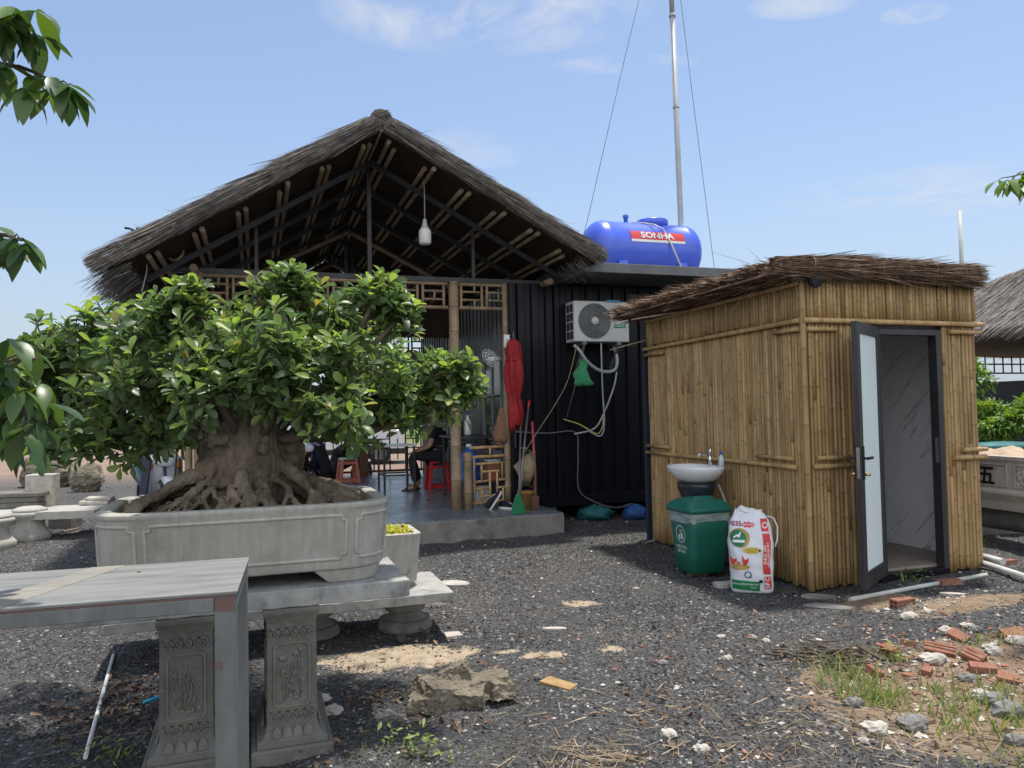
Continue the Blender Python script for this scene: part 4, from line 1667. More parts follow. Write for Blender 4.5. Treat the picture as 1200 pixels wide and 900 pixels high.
bw = lambda z: 0.325 + 0.085 * z / 0.58
mb = MB()
mb.rings([sq(0.30, 0.30, 0.02), sq(bw(0.02), bw(0.02), 0.035), sq(bw(0.2), bw(0.2), 0.2), sq(bw(0.4), bw(0.4), 0.4), sq(bw(0.56), bw(0.56), 0.56), sq(0.385, 0.385, 0.565), sq(0.33, 0.33, 0.3)])
mb.build('body', m_binG, BIN)
mb = MB()
mb.rings([sq(0.42, 0.42, 0.555), sq(0.45, 0.45, 0.56), sq(0.455, 0.455, 0.595), sq(0.435, 0.435, 0.605), sq(0.40, 0.40, 0.64, 0.09), sq(0.30, 0.30, 0.668, 0.09), sq(0.12, 0.12, 0.68, 0.05)])
mb.rings([sq(0.22, 0.10, 0.655, 0.03, yo=-0.06), sq(0.20, 0.085, 0.69, 0.03, yo=-0.06), sq(0.1, 0.03, 0.695, 0.01, yo=-0.06)])
mb.build('lid', m_binG, BIN)
# liner bag showing below the rim
m_liner = M('clear_liner', (0.35, 0.40, 0.40), (0.12, 0.2, 0.18), sc=9, stretch=(1, 1, 3), rough=0.35, bump=0.6, bsc=20, tint=0)
rg = []
for i, z in enumerate((0.555, 0.53, 0.50, 0.475)):
    ring = sq(bw(z) + 0.012, bw(z) + 0.012, z, 0.055, 7)
    rg.append([Vector((p.x * (1 + 0.006 * math.sin(j * 2.1 + i)), p.y * (1 + 0.006 * math.sin(j * 1.7 + i)), p.z + (0.012 * math.sin(j * 1.3) if i == 3 else 0))) for j, p in enumerate(ring)])
mb = MB()
mb.rings(rg, caps=False)
mb.build('liner', m_liner, BIN)


def on_left(pts, z0, y0=0.0):
    """x right, y up on the bin's left face"""
    out = []
    for p in pts:
        z = z0 + p[1]
        out.append((-bw(z) / 2 - 0.003, y0 - p[0], z))
    return out


def ring_pts(r0, r1, n=36):
    vs = [(r0 * math.cos(2 * math.pi * i / n), r0 * math.sin(2 * math.pi * i / n)) for i in range(n)] + \
         [(r1 * math.cos(2 * math.pi * i / n), r1 * math.sin(2 * math.pi * i / n)) for i in range(n)]
    fs = [(i, (i + 1) % n, n + (i + 1) % n, n + i) for i in range(n)]
    return vs, fs


mb = MB()
vs, fs = ring_pts(0.069, 0.077)
mb.add(on_left(vs, 0.36), fs)
for poly in ([(0.005, 0.012), (0.03, 0.016), (0.038, -0.045), (0.024, -0.05), (0.018, -0.02), (0.008, -0.05), (-0.002, -0.046), (0.003, -0.01)],
             [(0.01, 0.022), (0.022, 0.022), (0.024, 0.04), (0.016, 0.045), (0.008, 0.038)],
             [(0.0, 0.012), (-0.022, 0.03), (-0.018, 0.036), (0.006, 0.022)],
             [(-0.04, -0.005), (-0.008, -0.005), (-0.012, -0.05), (-0.036, -0.05)]):
    mb.add(on_left(poly, 0.36), [tuple(range(len(poly)))])
mb.build('litter_symbol', m_whiteink, BIN)
for k, (txt, z) in enumerate((('VUI LÒNG', 0.245), ('BỎ RÁC', 0.205))):
    mb = MB()
    vs, fs = text_mesh(txt, 0.037, 0.001)
    mb.add(on_left([(v.x, v.y) for v in vs], z), fs)
    mb.build('lettering', m_whiteink, BIN)
# ------------------------------------------------------------------ feed sack
SACK = thing('feed_sack', 'white woven feed sack with red and green print leaning by the green bin', 'sack', (1.925, 6.32, 0.0), R(-13))
SW, SDp, SH = 0.172, 0.115, 0.64


def sack_prof(z):
    s_ = z / SH
    w = SW * (0.92 + 0.10 * math.sin(math.pi * min(1, s_ * 1.05))) * (1 - 0.28 * max(0, (s_ - 0.82) / 0.18) ** 1.5) * (1 + 0.015 * math.sin(z * 37) + 0.02 * math.sin(z * 17 + 1))
    d = SDp * (0.35 + 0.75 * math.sin(math.pi * min(1, 0.12 + s_ * 0.80)) ** 0.7) * (1 - 0.55 * max(0, (s_ - 0.80) / 0.2))
    return w, d


def sack_pt(q, z):
    """q: -1..1 over the front, beyond that round the back. fraction of the girth"""
    a = -math.pi / 2 + q * math.pi / 2 * 0.98
    w, d = sack_prof(z)
    c, s_ = math.cos(a), math.sin(a)
    e = 0.62
    x = w * math.copysign(abs(c) ** e, c) if abs(c) > 1e-9 else 0
    y = d * math.copysign(abs(s_) ** e, s_)
    wr = 0.006 * math.sin(z * 55 + q * 7) + 0.005 * math.sin(z * 23 - q * 11) + 0.006 * math.sin(q * 19 + z * 9)
    return Vector((x * (1 + wr), y * (1 + wr * 3) + 0.09 * (z / SH) ** 2, z))


rg = []
nzs = 30
for i in range(nzs + 1):
    z = SH * i / nzs
    ring = []
    for j in range(48):
        q = -2 + 4 * j / 48
        p = sack_pt(q, z)
        if i == nzs:
            p.z += 0.03 * math.sin(q * 5.2) * abs(math.sin(q * 2.1)) - 0.01
        ring.append(p)
    rg.append(ring)
mb = MB()
mb.rings(rg)
top = [sack_pt(-2 + 4 * j / 48, SH) for j in range(48)]
ruf = []
for i in range(5):
    ring = []
    for j, p0_ in enumerate(top):
        f = i / 4
        q = -2 + 4 * j / 48
        hgt = 0.022 + 0.03 * math.exp(-((p0_.x + 0.05) / 0.05) ** 2) + 0.01 * math.sin(p0_.x * 60)
        ring.append(Vector((p0_.x * (1 - 0.1 * f), 0.085 + (p0_.y - 0.085) * (1 - 0.8 * f) + 0.012 * math.sin(p0_.x * 70 + i), SH - 0.012 + hgt * f)))
    ruf.append(ring)
mb.rings(ruf)
mb.build('sack_body', m_bag, SACK)


def sack_decal(name, mat, shapes, off=0.003):
    """shapes in front coordinates (x metres from centre, z), laid on the sack's skin"""
    mb = MB()
    for pts, fs in shapes:
        vs = []
        for x, z in pts:
            w, d = sack_prof(z)
            e = 0.62
            t_ = max(-0.995, min(0.995, x / w))
            c = math.copysign(abs(t_) ** (1 / e), t_)
            a = -math.acos(max(-1, min(1, c)))
            q = (a + math.pi / 2) / (math.pi / 2 * 0.98)
            p = sack_pt(q, z)
            vs.append(p + Vector((off * 0.6 * t_, -off, 0)))
        mb.add(vs, fs)
    return mb.build(name, mat, SACK)


def gridpoly(x0, x1, z0, z1, nx=10, nz=14, fn=None):
    vs = [(x0 + (x1 - x0) * i / nx, z0 + (z1 - z0) * j / nz) for j in range(nz + 1) for i in range(nx + 1)]
    if fn:
        vs = [fn(*p) for p in vs]
    fs = [(j * (nx + 1) + i, j * (nx + 1) + i + 1, (j + 1) * (nx + 1) + i + 1, (j + 1) * (nx + 1) + i) for j in range(nz) for i in range(nx)]
    return vs, fs


def disc(cx, cz, rx, rz, n=24, rings=4, fn=None):
    vs, fs = [(cx, cz)], []
    for k in range(1, rings + 1):
        for i in range(n):
            a = 2 * math.pi * i / n
            q = (fn(a) if fn else 1) * k / rings
            vs.append((cx + rx * q * math.cos(a), cz + rz * q * math.sin(a)))
    for i in range(n):
        fs.append((0, 1 + i, 1 + (i + 1) % n))
    for k in range(rings - 1):
        for i in range(n):
            a, b = 1 + k * n + i, 1 + k * n + (i + 1) % n
            fs.append((a, a + n, b + n, b))
    return vs, fs


def poly(pts):
    c = (sum(p[0] for p in pts) / len(pts), sum(p[1] for p in pts) / len(pts))
    n = len(pts)
    return [c] + list(pts), [(0, 1 + i, 1 + (i + 1) % n) for i in range(n)]


def words(txt, size, cx, cz, bold=0.0, rot=0.0, sx=1.0):
    vs, fs = text_mesh(txt, size, bold, sx)
    c, s_ = math.cos(rot), math.sin(rot)
    return [(cx + v.x * c - v.y * s_, cz + v.x * s_ + v.y * c) for v in vs], fs


slant = lambda x, z: (x + 0.006 * math.sin(z * 20), z)
sack_decal('red_band', m_red, [gridpoly(0.085, 0.140, 0.035, 0.14, 4, 8, slant), gridpoly(0.085, 0.143, 0.155, 0.475, 4, 20, slant), gridpoly(0.085, 0.140, 0.49, 0.585, 4, 8, slant)])
for w_ in (words('5ĐC', 0.05, 0.113, 0.088, 0.001, R(90)), words('THỨC ĂN', 0.032, 0.101, 0.31, 0.0005, R(90)), words('HỖN HỢP GÀ VỊT', 0.023, 0.127, 0.31, 0.0004, R(90)), words('Q', 0.06, 0.112, 0.537, 0.001, R(80))):
    sack_decal('band_lettering', m_white_pl, [w_], 0.006)
sack_decal('number', M('maroon_print', (0.28, 0.03, 0.09), bump=0), [words('2035', 0.05, -0.118, 0.545, 0.0015)])
sack_decal('red_star', m_red, [disc(-0.018, 0.54, 0.062, 0.024, 32, 4, lambda a: 0.82 + 0.18 * math.cos(a * 9))])
sack_decal('star_lettering', m_white_pl, [words('GÀ CON', 0.021, -0.018, 0.54, 0.0004)], 0.006)
sack_decal('gold_disc', m_ochre_pr, [disc(-0.088, 0.44, 0.078, 0.075, 30, 5)])
sack_decal('green_disc', m_green_pr, [disc(-0.098, 0.437, 0.06, 0.065, 30, 5)], 0.006)
sack_decal('goat_mark', m_white_pl,
           [poly([(-0.135, 0.445), (-0.115, 0.462), (-0.095, 0.468), (-0.082, 0.485), (-0.072, 0.49), (-0.078, 0.47), (-0.085, 0.45), (-0.09, 0.44), (-0.105, 0.45), (-0.12, 0.445), (-0.13, 0.436)]),
            gridpoly(-0.14, -0.05, 0.405, 0.425, 8, 2)], 0.009)
sack_decal('yellow_tag', m_yellow_pr, [disc(0.0, 0.345, 0.068, 0.026, 26, 4)])
sack_decal('tag_lettering', m_ochre_pr, [words('CAO CẤP', 0.02, 0.0, 0.352, 0.0004), words('ĐẶC BIỆT', 0.017, 0.0, 0.333, 0.0004)], 0.006)
hen = lambda x, z, k: poly([(x + a * k, z + b * k) for a, b in ((-0.02, 0.075), (-0.012, 0.05), (0.0, 0.035), (0.02, 0.035), (0.032, 0.05), (0.03, 0.02), (0.012, -0.005), (0.004, -0.012), (-0.01, -0.012), (-0.018, 0.01), (-0.022, 0.04))])
sack_decal('straw_heap', m_ochre_pr, [disc(-0.10, 0.212, 0.082, 0.024, 26, 3)])
sack_decal('hens', m_red, [hen(-0.145, 0.24, 0.85), hen(-0.105, 0.235, 0.45), hen(-0.055, 0.24, 0.95)], 0.006)
vs, fs = ring_pts(0.02, 0.028, 24)
sack_decal('quality_mark', m_blue_pr, [([(-0.035 + x, 0.152 + z) for x, z in vs], fs), poly([(-0.022, 0.142), (-0.01, 0.128), (-0.004, 0.132), (-0.016, 0.147)]),
                                       ])
sack_decal('green_band', m_green_pr, [gridpoly(-0.155, 0.055, 0.03, 0.108, 16, 6, lambda x, z: (x, z - 0.012 * (x + 0.15) / 0.2))])
sack_decal('band_text', m_white_pl, [words('HÀM LƯỢNG ĐẠM CAO', 0.018, -0.055, 0.074, 0.0004), words('25 KG', 0.015, 0.005, 0.048, 0.0003)], 0.006)
sack_decal('black_patch', m_black_pr, [disc(0.062, 0.10, 0.016, 0.014, 14, 2), disc(0.06, 0.345, 0.009, 0.009, 10, 2)], 0.007)
mb = MB()
mb.tube([(0.14, 0.06, 0.60), (0.19, 0.05, 0.585), (0.215, 0.03, 0.52), (0.21, 0.02, 0.42), (0.19, 0.0, 0.36)], 0.006, 6)
mb.build('handle_strap', m_bag, SACK)

# pale block on the gravel before the sack
p = gpt(849, 688)
t = MB()
t.box((0, 0, 0.018), (0.17, 0.1, 0.045))
tag(t.build('stone_block', m_paleston, bevel=0.008, loc=p, rot=(0.05, 0, R(12))), 'cream stone block lying at the foot of the feed sack', 'block')
# ------------------------------------------------------------------ water tank on the cabin roof
TK = thing('water_tank', 'blue horizontal plastic water tank lying on the cabin roof', 'water tank', Bw(1.83, 1.3, 3.80), YAW)
TR, TL = 0.425, 0.92
rx = Matrix.Rotation(R(90), 3, 'Y')
prof = []
for i in range(9):
    a = math.pi / 2 * i / 8
    prof.append((max(0.01, TR * math.sin(a)), -TL + 0.24 * (1 - math.cos(a)) - 0.0))
prof += [(TR + 0.006, -TL + 0.255), (TR + 0.004, -TL + 0.30), (TR, -TL + 0.31), (TR, -0.3), (TR, 0.3)]
prof += [(r, -z) for r, z in reversed(prof[:12])]
mb = MB()
mb.lathe(prof, 48, rot=rx)
mb.build('shell', m_tank, TK)
mb = MB()
mb.bb(-0.62, 0.62, -0.33, 0.33, -0.445, -0.30)
mb.bb(-0.55, -0.40, -0.40, 0.40, -0.445, -0.20)
mb.bb(0.40, 0.55, -0.40, 0.40, -0.445, -0.20)
mb.build('cradle', m_tank, TK, bevel=0.02)
mb = MB()
mb.lathe([(0.24, 0.36), (0.235, 0.47), (0.225, 0.485), (0.1, 0.495), (0.01, 0.497)], 30, c=(0.2, 0, 0))
mb.build('manhole_lid', m_tank, TK)
mb = MB()
mb.lathe([(0.03, 0.38), (0.03, 0.50), (0.042, 0.505), (0.042, 0.545), (0.03, 0.55)], 16, c=(-0.23, 0, 0))
mb.build('vent_cap', M('light_blue_cap', (0.06, 0.25, 0.55), bump=0), TK)


def on_tank(pts, off):
    return [(x, -(TR + off) * math.cos(h / TR), (TR + off) * math.sin(h / TR)) for x, h in pts]


mb = MB()
vs, fs = gridpoly(-0.36, 0.50, 0.10, 0.235, 6, 8)
mb.add(on_tank(vs, 0.006), fs)
st = mb.build('sticker', m_red, TK)
mb = MB()
vs, fs = gridpoly(-0.36, 0.50, 0.062, 0.10, 6, 4)
mb.add(on_tank(vs, 0.006), fs)
mb.build('sticker_edge', m_white_pl, st)
mb = MB()
vs, fs = text_mesh('SONHA', 0.135, 0.004, 1.12)
mb.add(on_tank([(v.x + 0.06, v.y + 0.168) for v in vs], 0.010), fs)
mb.build('sticker_lettering', m_white_pl, st)
mb = MB()
mb.tube([(-0.16, -0.05, 0.428), (-0.02, -0.2, 0.385), (0.03, -0.3, 0.31), (0.05, -0.40, 0.17)], 0.006, 6)
mb.build('cord', m_wire, TK)
mb = MB()
mb.tube([(-0.16, -0.06, 0.43), (0.1, -0.22, 0.375), (0.2, -0.32, 0.29), (0.24, -0.43, 0.1), (0.36, -0.62, -0.43)], 0.013, 6)
mb.build('overflow_pipe', m_pvc, TK)

# ------------------------------------------------------------------ mast with stays
p = atY(800, 312, 11.4)
tp = atY(787, 0, 11.4)
MS = thing('metal_mast', 'tall thin grey metal mast rising past the water tank', 'mast', (p.x, p.y, 0), 0)
mb = MB()
lean = (tp.x - p.x) / (tp.z - p.z)
zz = [0.0, 3.2, 5.0, 7.4]
mb.tube([((z - p.z) * lean, 0, z) for z in zz], 0.041, 14)
mb.tube([((z - p.z) * lean, 0, z) for z in (7.4, 7.45)], 0.05, 14)
mb.tube([((z - p.z) * lean, 0, z) for z in (7.45, 9.6)], 0.038, 12)
for z in (4.2, 6.0):
    mb.tube([((q - p.z) * lean, 0, q) for q in (z, z + 0.04)], 0.048, 14)
mb.build('tube', M('pale_mast_steel', (0.46, 0.47, 0.48), (0.38, 0.39, 0.40), rough=0.5, bump=0.02), MS)
topw = Vector((p.x + (9.4 - p.z) * lean, p.y, 9.4))


def cable(name, label, pts, r, mat, cat='cable', n=6):
    mb = MB()
    mb.tube(pts, r, n)
    return tag(mb.build(name, mat), label, cat)


def catmull(pts, k=8):
    P = [Vector(q) for q in pts]
    P = [P[0] * 2 - P[1]] + P + [P[-1] * 2 - P[-2]]
    out = []
    for i in range(1, len(P) - 2):
        for j in range(k):
            t = j / k
            a, b, c, d = P[i - 1], P[i], P[i + 1], P[i + 2]
            out.append(0.5 * ((2 * b) + (c - a) * t + (2 * a - 5 * b + 4 * c - d) * t * t + (3 * b - a - 3 * c + d) * t ** 3))
    out.append(P[-2])
    return out


q1 = atY(684, 275, 10.0)
q2 = atY(671, 318, 9.6)
cable('guy_wire', 'thin grey stay running from the mast down onto the pavilion eave', catmull([topw, topw.lerp(q1, 0.5) + Vector((-0.05, 0, -0.12)), q1, atY(673, 292, 9.75), q2], 8), 0.0045, m_wire, 'stay wire')
q1 = atY(836, 305, 12.2)
cable('guy_wire', 'thin grey stay running from the mast down behind the hut thatch', [topw, topw.lerp(q1, 0.5) + Vector((0, 0, -0.05)), q1 + (q1 - topw) * 0.15], 0.004, m_wire, 'stay wire')

# ------------------------------------------------------------------ air conditioner
AC = thing('air_conditioner', 'grey outdoor air conditioner unit bracketed on the black cabin wall', 'air conditioner', Bw(0.40, 0.50, 2.40), YAW)
mb = MB()
mb.bb(0, 0.80, 0, 0.29, 0, 0.54)
m_ac = M('ac_casing', (0.47, 0.48, 0.47), (0.42, 0.43, 0.42), sc=3, rough=0.45, bump=0.02, tint=0.15)
mb.build('casing', m_ac, AC, bevel=0.012)
mb = MB()
fc = Vector((0.295, -0.012, 0.275))
for r_ in np.linspace(0.06, 0.228, 8):
    mb.tube([fc + Vector((r_ * math.cos(a), 0, r_ * math.sin(a))) for a in np.linspace(0, 2 * math.pi, 37)], 0.0045, 5, caps=False)
for a in np.linspace(0, 2 * math.pi, 9)[:-1]:
    mb.tube([fc + Vector((0.06 * math.cos(a), 0, 0.06 * math.sin(a))), fc + Vector((0.228 * math.cos(a + 0.5), 0, 0.228 * math.sin(a + 0.5)))], 0.004, 5)
mb.build('fan_grille', m_galv, AC)
mb = MB()
mb.lathe([(0.235, 0), (0.235, 0.003)], 36, c=(0.295, -0.001, 0.275), rot=Matrix.Rotation(R(90), 3, 'X'))
mb.build('fan_recess', M('fan_recess', (0.14, 0.145, 0.15), bump=0), AC)
mb = MB()
mb.lathe([(0.055, 0.0), (0.05, 0.012), (0.01, 0.02)], 24, c=(0.295, -0.012, 0.275), rot=Matrix.Rotation(R(90), 3, 'X'))
mb.build('fan_hub', m_ac, AC)
mb = MB()
mb.bb(0.575, 0.745, -0.004, 0.0, 0.185, 0.235)
st = mb.build('badge', m_green_pr, AC)
mb = MB()
vs, fs = text_mesh('INVERTER', 0.03, 0.0005)
mb.add([(0.66 + v.x, -0.0055, 0.21 + v.y) for v in vs], fs)
mb.build('badge_lettering', m_white_pl, st)
mb = MB()
for c in range(2):
    for r_ in range(4):
        mb.bb(-0.004, 0.0, 0.04 + c * 0.115, 0.135 + c * 0.115, 0.04 + r_ * 0.12, 0.14 + r_ * 0.12)
mb.build('side_louvre', m_steel_dk, AC)
for x in (0.14, 0.64):
    mb = MB()
    mb.bb(x - 0.025, x + 0.025, -0.02, 0.33, -0.042, -0.004)
    mb.beam((x, 0.28, -0.35), (x, 0.0, -0.04), 0.03, 0.03)
    mb.build('bracket', m_galv, AC)
mb = MB()
mb.bb(0.47, 0.66, -0.03, 0.1, 0.536, 0.552)
mb.build('blue_cover', m_cyan, AC)
A = lambda x, y, z: Bw(0.40 + x, 0.50 + y, 2.40 + z)
cable('insulated_hose', 'thick pale grey insulated hose hanging in a loop under the air conditioner', catmull([A(0.0, 0.02, -0.05), A(0.06, -0.02, -0.12), A(0.16, -0.02, -0.26), A(0.32, 0.0, -0.37), A(0.48, 0.02, -0.40), A(0.6, 0.04, -0.36), A(0.65, 0.08, -0.22), A(0.64, 0.15, -0.05)], 6), 0.022, m_hose, 'hose', 10)
cable('drain_pipe', 'thin white pipe dropping straight down from the air conditioner', catmull([A(0.38, 0.0, -0.02), A(0.385, 0.0, -0.6), A(0.41, 0.02, -1.08), A(0.36, 0.05, -1.25), A(0.2, 0.1, -1.17)], 6), 0.011, m_hose, 'pipe')
cable('drain_hose', 'thin grey hose slanting down from the hose loop beside the white pipe', catmull([A(0.62, 0.04, -0.40), A(0.56, 0.03, -0.62), A(0.42, 0.05, -0.95), A(0.3, 0.1, -1.15), A(0.05, 0.2, -1.22)], 6), 0.013, m_hose, 'hose')
cable('clothes_cord', 'brown cord slanting down from the air conditioner bracket to the mop handles', catmull([A(0.02, -0.02, -0.06), A(-0.12, -0.04, -0.5), A(-0.3, -0.06, -0.8), A(-0.55, -0.05, -1.15), A(-0.72, 0.0, -1.42)], 6), 0.006, m_rope, 'cord')
cable('cloth_string', 'thin string on which the green cloth hangs by the cabin wall', catmull([A(0.12, -0.03, -0.06), A(0.07, -0.03, -0.3), A(-0.06, 0.0, -0.75), A(-0.08, 0.15, -1.02)], 6), 0.006, m_wire, 'string')
cable('yellow_cable', 'loose yellow cable looped on the cabin wall below the hoses', catmull([A(-0.08, 0.25, -1.02), A(0.1, 0.2, -1.08), A(0.2, 0.1, -1.15), A(0.32, 0.05, -1.22), A(0.4, 0.05, -1.12), A(0.41, 0.05, -1.0)], 6), 0.009, m_yelw)
cable('black_cable', 'black cable running down the cabin wall and along its bottom rail', catmull([A(-0.75, 0.25, -1.17), A(-0.3, 0.27, -1.2), A(0.1, 0.28, -1.2), A(0.13, 0.27, -1.5), A(0.12, 0.25, -1.95), A(0.3, 0.2, -2.12), A(0.6, 0.15, -2.22), A(0.85, 0.15, -2.18)], 6), 0.011, m_wire)
mb = MB()
rg = []
for i in range(11):
    z = -0.02 - 0.32 * i / 10
    w = 0.03 + 0.095 * (i / 10) ** 0.7
    ring = []
    for j in range(14):
        a = 2 * math.pi * j / 14
        ring.append(Vector((w * math.cos(a) * (1 + 0.12 * math.sin(i * 1.3 + j)) + 0.02 * math.sin(i * .8), 0.035 * math.sin(a) + 0.02 * math.sin(j * 2.4 + i * .5), z + (0.03 * math.sin(j * 1.9) if i == 10 else 0))))
    rg.append(ring)
mb.rings(rg)
tag(mb.build('green_cloth', m_cloth_g, loc=A(0.075, -0.05, -0.22)), 'crumpled green cloth hanging under the left end of the air conditioner', 'cloth')

# things pushed under the cabin
for nm, lab, mat, (px, py), sz in (('tarpaulin', 'crumpled dark teal tarpaulin stuffed under the cabin', m_tarp, (700, 606), (0.24, 0.2, 0.12)), ('tarpaulin', 'folded blue tarpaulin under the cabin beside the hut', m_tarpb, (748, 605), (0.17, 0.16, 0.12))):
    p = gpt(px, py + 6)
    mb = MB()
    rg = []
    for i in range(9):
        th = math.pi * (i + 0.2) / 8.6
        ring = []
        for j in range(18):
            a = 2 * math.pi * j / 18
            k = 1 + 0.16 * math.sin(3 * a + i * 1.7) + 0.1 * math.sin(7 * a - i * 2.1)
            ring.append(Vector((sz[0] * math.sin(th) * math.cos(a) * k, sz[1] * math.sin(th) * math.sin(a) * k, sz[2] * (1 - math.cos(th)) * (0.85 + 0.12 * math.sin(5 * a + i)))))
        rg.append(ring)
    mb.rings(rg)
    tag(mb.build(nm, mat, loc=(p.x, p.y + 0.25, p.z - 0.02)), lab, 'tarpaulin')

# ------------------------------------------------------------------ gate, tools and clutter on the platform
FZ = 0.251
GT = thing('bamboo_gate', 'low bamboo lattice gate standing open between the two front posts', 'gate', Bw(-0.93, PV + 0.02, FZ), YAW)
GW, GH = 0.56, 0.85
mb = MB()
mb.pole((0, 0, 0.78), (GW, 0, 0.79), 0.022, 0.5)
mb.pole((0, 0, 0.66), (GW, 0, 0.67), 0.022, 0.4)
mb.pole((0.0, 0, 0.06), (GW, 0, 0.08), 0.026, 0.4)
mb.pole((0.05, -0.01, 0.07), (0.05, -0.01, 0.68), 0.016, 0.5)
mb.pole((GW - 0.03, -0.01, 0.07), (GW - 0.03, -0.01, 0.68), 0.017, 0.5)
mb.build('frame', m_bamboo, GT)
mb = MB()
for a, b in (((0.06, 0.57), (0.5, 0.58)), ((0.16, 0.47), (0.40, 0.475)), ((0.07, 0.34), (0.26, 0.35)), ((0.38, 0.355), (0.50, 0.36)), ((0.07, 0.25), (0.26, 0.255)), ((0.36, 0.255), (0.5, 0.26)), ((0.16, 0.15), (0.42, 0.16)),
             ((0.15, 0.35), (0.15, 0.57)), ((0.26, 0.16), (0.26, 0.47)), ((0.36, 0.16), (0.36, 0.47)), ((0.15, 0.07), (0.15, 0.25)), ((0.44, 0.07), (0.44, 0.26)), ((0.43, 0.36), (0.43, 0.57)), ((0.27, 0.67), (0.27, 0.78))):
    mb.pole((a[0], -0.015, a[1]), (b[0], -0.015, b[1]), 0.0155, rnd.uniform(0.3, 0.8))
mb.build('lattice', m_bamboo, GT)

# folded red parasol tied to the post
UM = thing('folded_parasol', 'folded red parasol hanging tied to the bamboo post beside the cabin corner', 'parasol', Bw(-0.35, 0.78, 1.27), YAW)
mb = MB()
rg = []
zs = [0.0, 0.06, 0.2, 0.36, 0.42, 0.5, 0.7, 0.84, 0.9, 1.0, 1.12, 1.18]
ws = [0.05, 0.075, 0.085, 0.07, 0.06, 0.085, 0.105, 0.095, 0.08, 0.085, 0.075, 0.03]
for z, w in zip(zs, ws):
    rg.append([Vector((w * math.cos(a) * (1.12 + 0.26 * math.cos(a * 5 + z * 6) + 0.10 * math.sin(a * 11 + z * 17)) + 0.010 * math.sin(z * 9), w * math.sin(a) * (0.9 + 0.26 * math.cos(a * 5 + z * 6) + 0.1 * math.sin(a * 9 - z * 23)), z + (0.05 * math.sin(a * 3) if z == 0 else 0))) for a in np.linspace(0, 2 * math.pi, 37)[:-1]])
mb.rings(rg)
mb.build('canopy', m_redcloth, UM)
mb = MB()
for z, w in ((0.42, 0.067), (0.9, 0.088)):
    mb.tube([(w * math.cos(a) + 0.02 * math.sin(z * 5), w * 0.85 * math.sin(a), z + 0.01 * math.sin(a * 2)) for a in np.linspace(0, 6.28, 15)], 0.006, 5)
mb.build('tie_strap', m_redpl, UM)
mb = MB()
mb.tube([(0, 0, -0.25), (0, 0, 1.28)], 0.012, 8)
mb.build('shaft', m_galv, UM)

# long-handled dustpan and brush
w0 = Bw(-0.02, 0.30, FZ)
t = thing('long_handled_broom', 'green headed broom with long metal handle leaning by the cabin corner', 'broom', Bw(-0.56, 0.10, FZ), YAW)
mb = MB()
mb.tube([(0.01, 0, 0.22), (0.38, 0.62, 1.30)], 0.012, 8)
mb.build('handle', m_galv, t)
mb = MB()
mb.rings([[Vector((x * k, y, z)) for x, y in ((-0.085, -0.025), (0.085, -0.025), (0.085, 0.025), (-0.085, 0.025))] for k, z in ((1.0, 0.005), (0.9, 0.1), (0.45, 0.19), (0.2, 0.25))], smooth=False)
mb.build('head', m_green_pr, t, bevel=0.006)
mb = MB()
mb.tube([(0.38, 0.62, 1.30), (0.41, 0.67, 1.385)], 0.017, 8)
mb.build('grip', m_redpl, t)
t = thing('mop_stick', 'plain silver mop handle leaning against the cabin behind the green broom', 'mop', Bw(-0.44, 0.42, FZ), YAW)
mb = MB()
mb.tube([(-0.04, -0.1, 0.02), (0.17, 0.36, 1.12)], 0.013, 8)
mb.build('handle', m_galv, t)
mb = MB()
mb.tube([(0.02, 0.05, 0.14), (0.09, 0.1, 0.5)], 0.013, 8)
mb.tube([(0.115, 0.245, 0.77), (0.2, 0.2, 0.77)], 0.009, 6)
mb.build('squeeze_lever', m_hose, t)
t = thing('pink_handled_shovel', 'tool with pink plastic handle leaning on the cabin wall', 'shovel', Bw(-0.20, 0.46, FZ), YAW)
mb = MB()
mb.tube([(0.0, 0.0, 0.42), (0.09, 0.32, 1.10)], 0.017, 8)
mb.build('handle', m_pink, t)
mb = MB()
mb.tube([(-0.03, -0.06, 0.05), (0.0, 0.0, 0.42)], 0.02, 8)
mb.box((-0.035, -0.075, 0.09), (0.10, 0.02, 0.17))
mb.build('blade', m_rust, t, bevel=0.004)
t = thing('yellow_bucket', 'small yellow plastic bucket behind the green broom head', 'bucket', Bw(-0.31, 0.5, FZ), YAW)
mb = MB()
mb.lathe([(0.085, 0.0), (0.11, 0.21), (0.12, 0.215), (0.12, 0.23), (0.105, 0.23), (0.08, 0.02)], 20)
mb.build('body', M('dull_ochre_plastic', (0.30, 0.17, 0.045), rough=0.5), t)
mb = MB()
mb.tube([(0.115 * math.cos(a), 0.02, 0.2 + 0.11 * math.sin(a)) for a in np.linspace(0, math.pi, 11)], 0.004, 5)
mb.build('handle', m_galv, t)
# conical hat hung edge-on
t = thing('conical_hat', 'straw conical hat leaning upright above the yellow bucket', 'hat', Bw(-0.22, 0.66, FZ + 0.5), YAW)
mb = MB()
mb.lathe([(0.235, 0.0), (0.16, 0.07), (0.08, 0.14), (0.006, 0.205)], 28, rot=Matrix.Rotation(R(-78), 3, 'Y') @ Matrix.Rotation(R(0), 3, 'X'))
mb.build('cone', m_hat, t)
mb = MB()
mb.tube([(0.012, 0.237 * math.cos(a), 0.237 * math.sin(a)) for a in np.linspace(0, 6.28, 30)], 0.006, 5)
mb.build('rim', m_bamboo_dim, t)
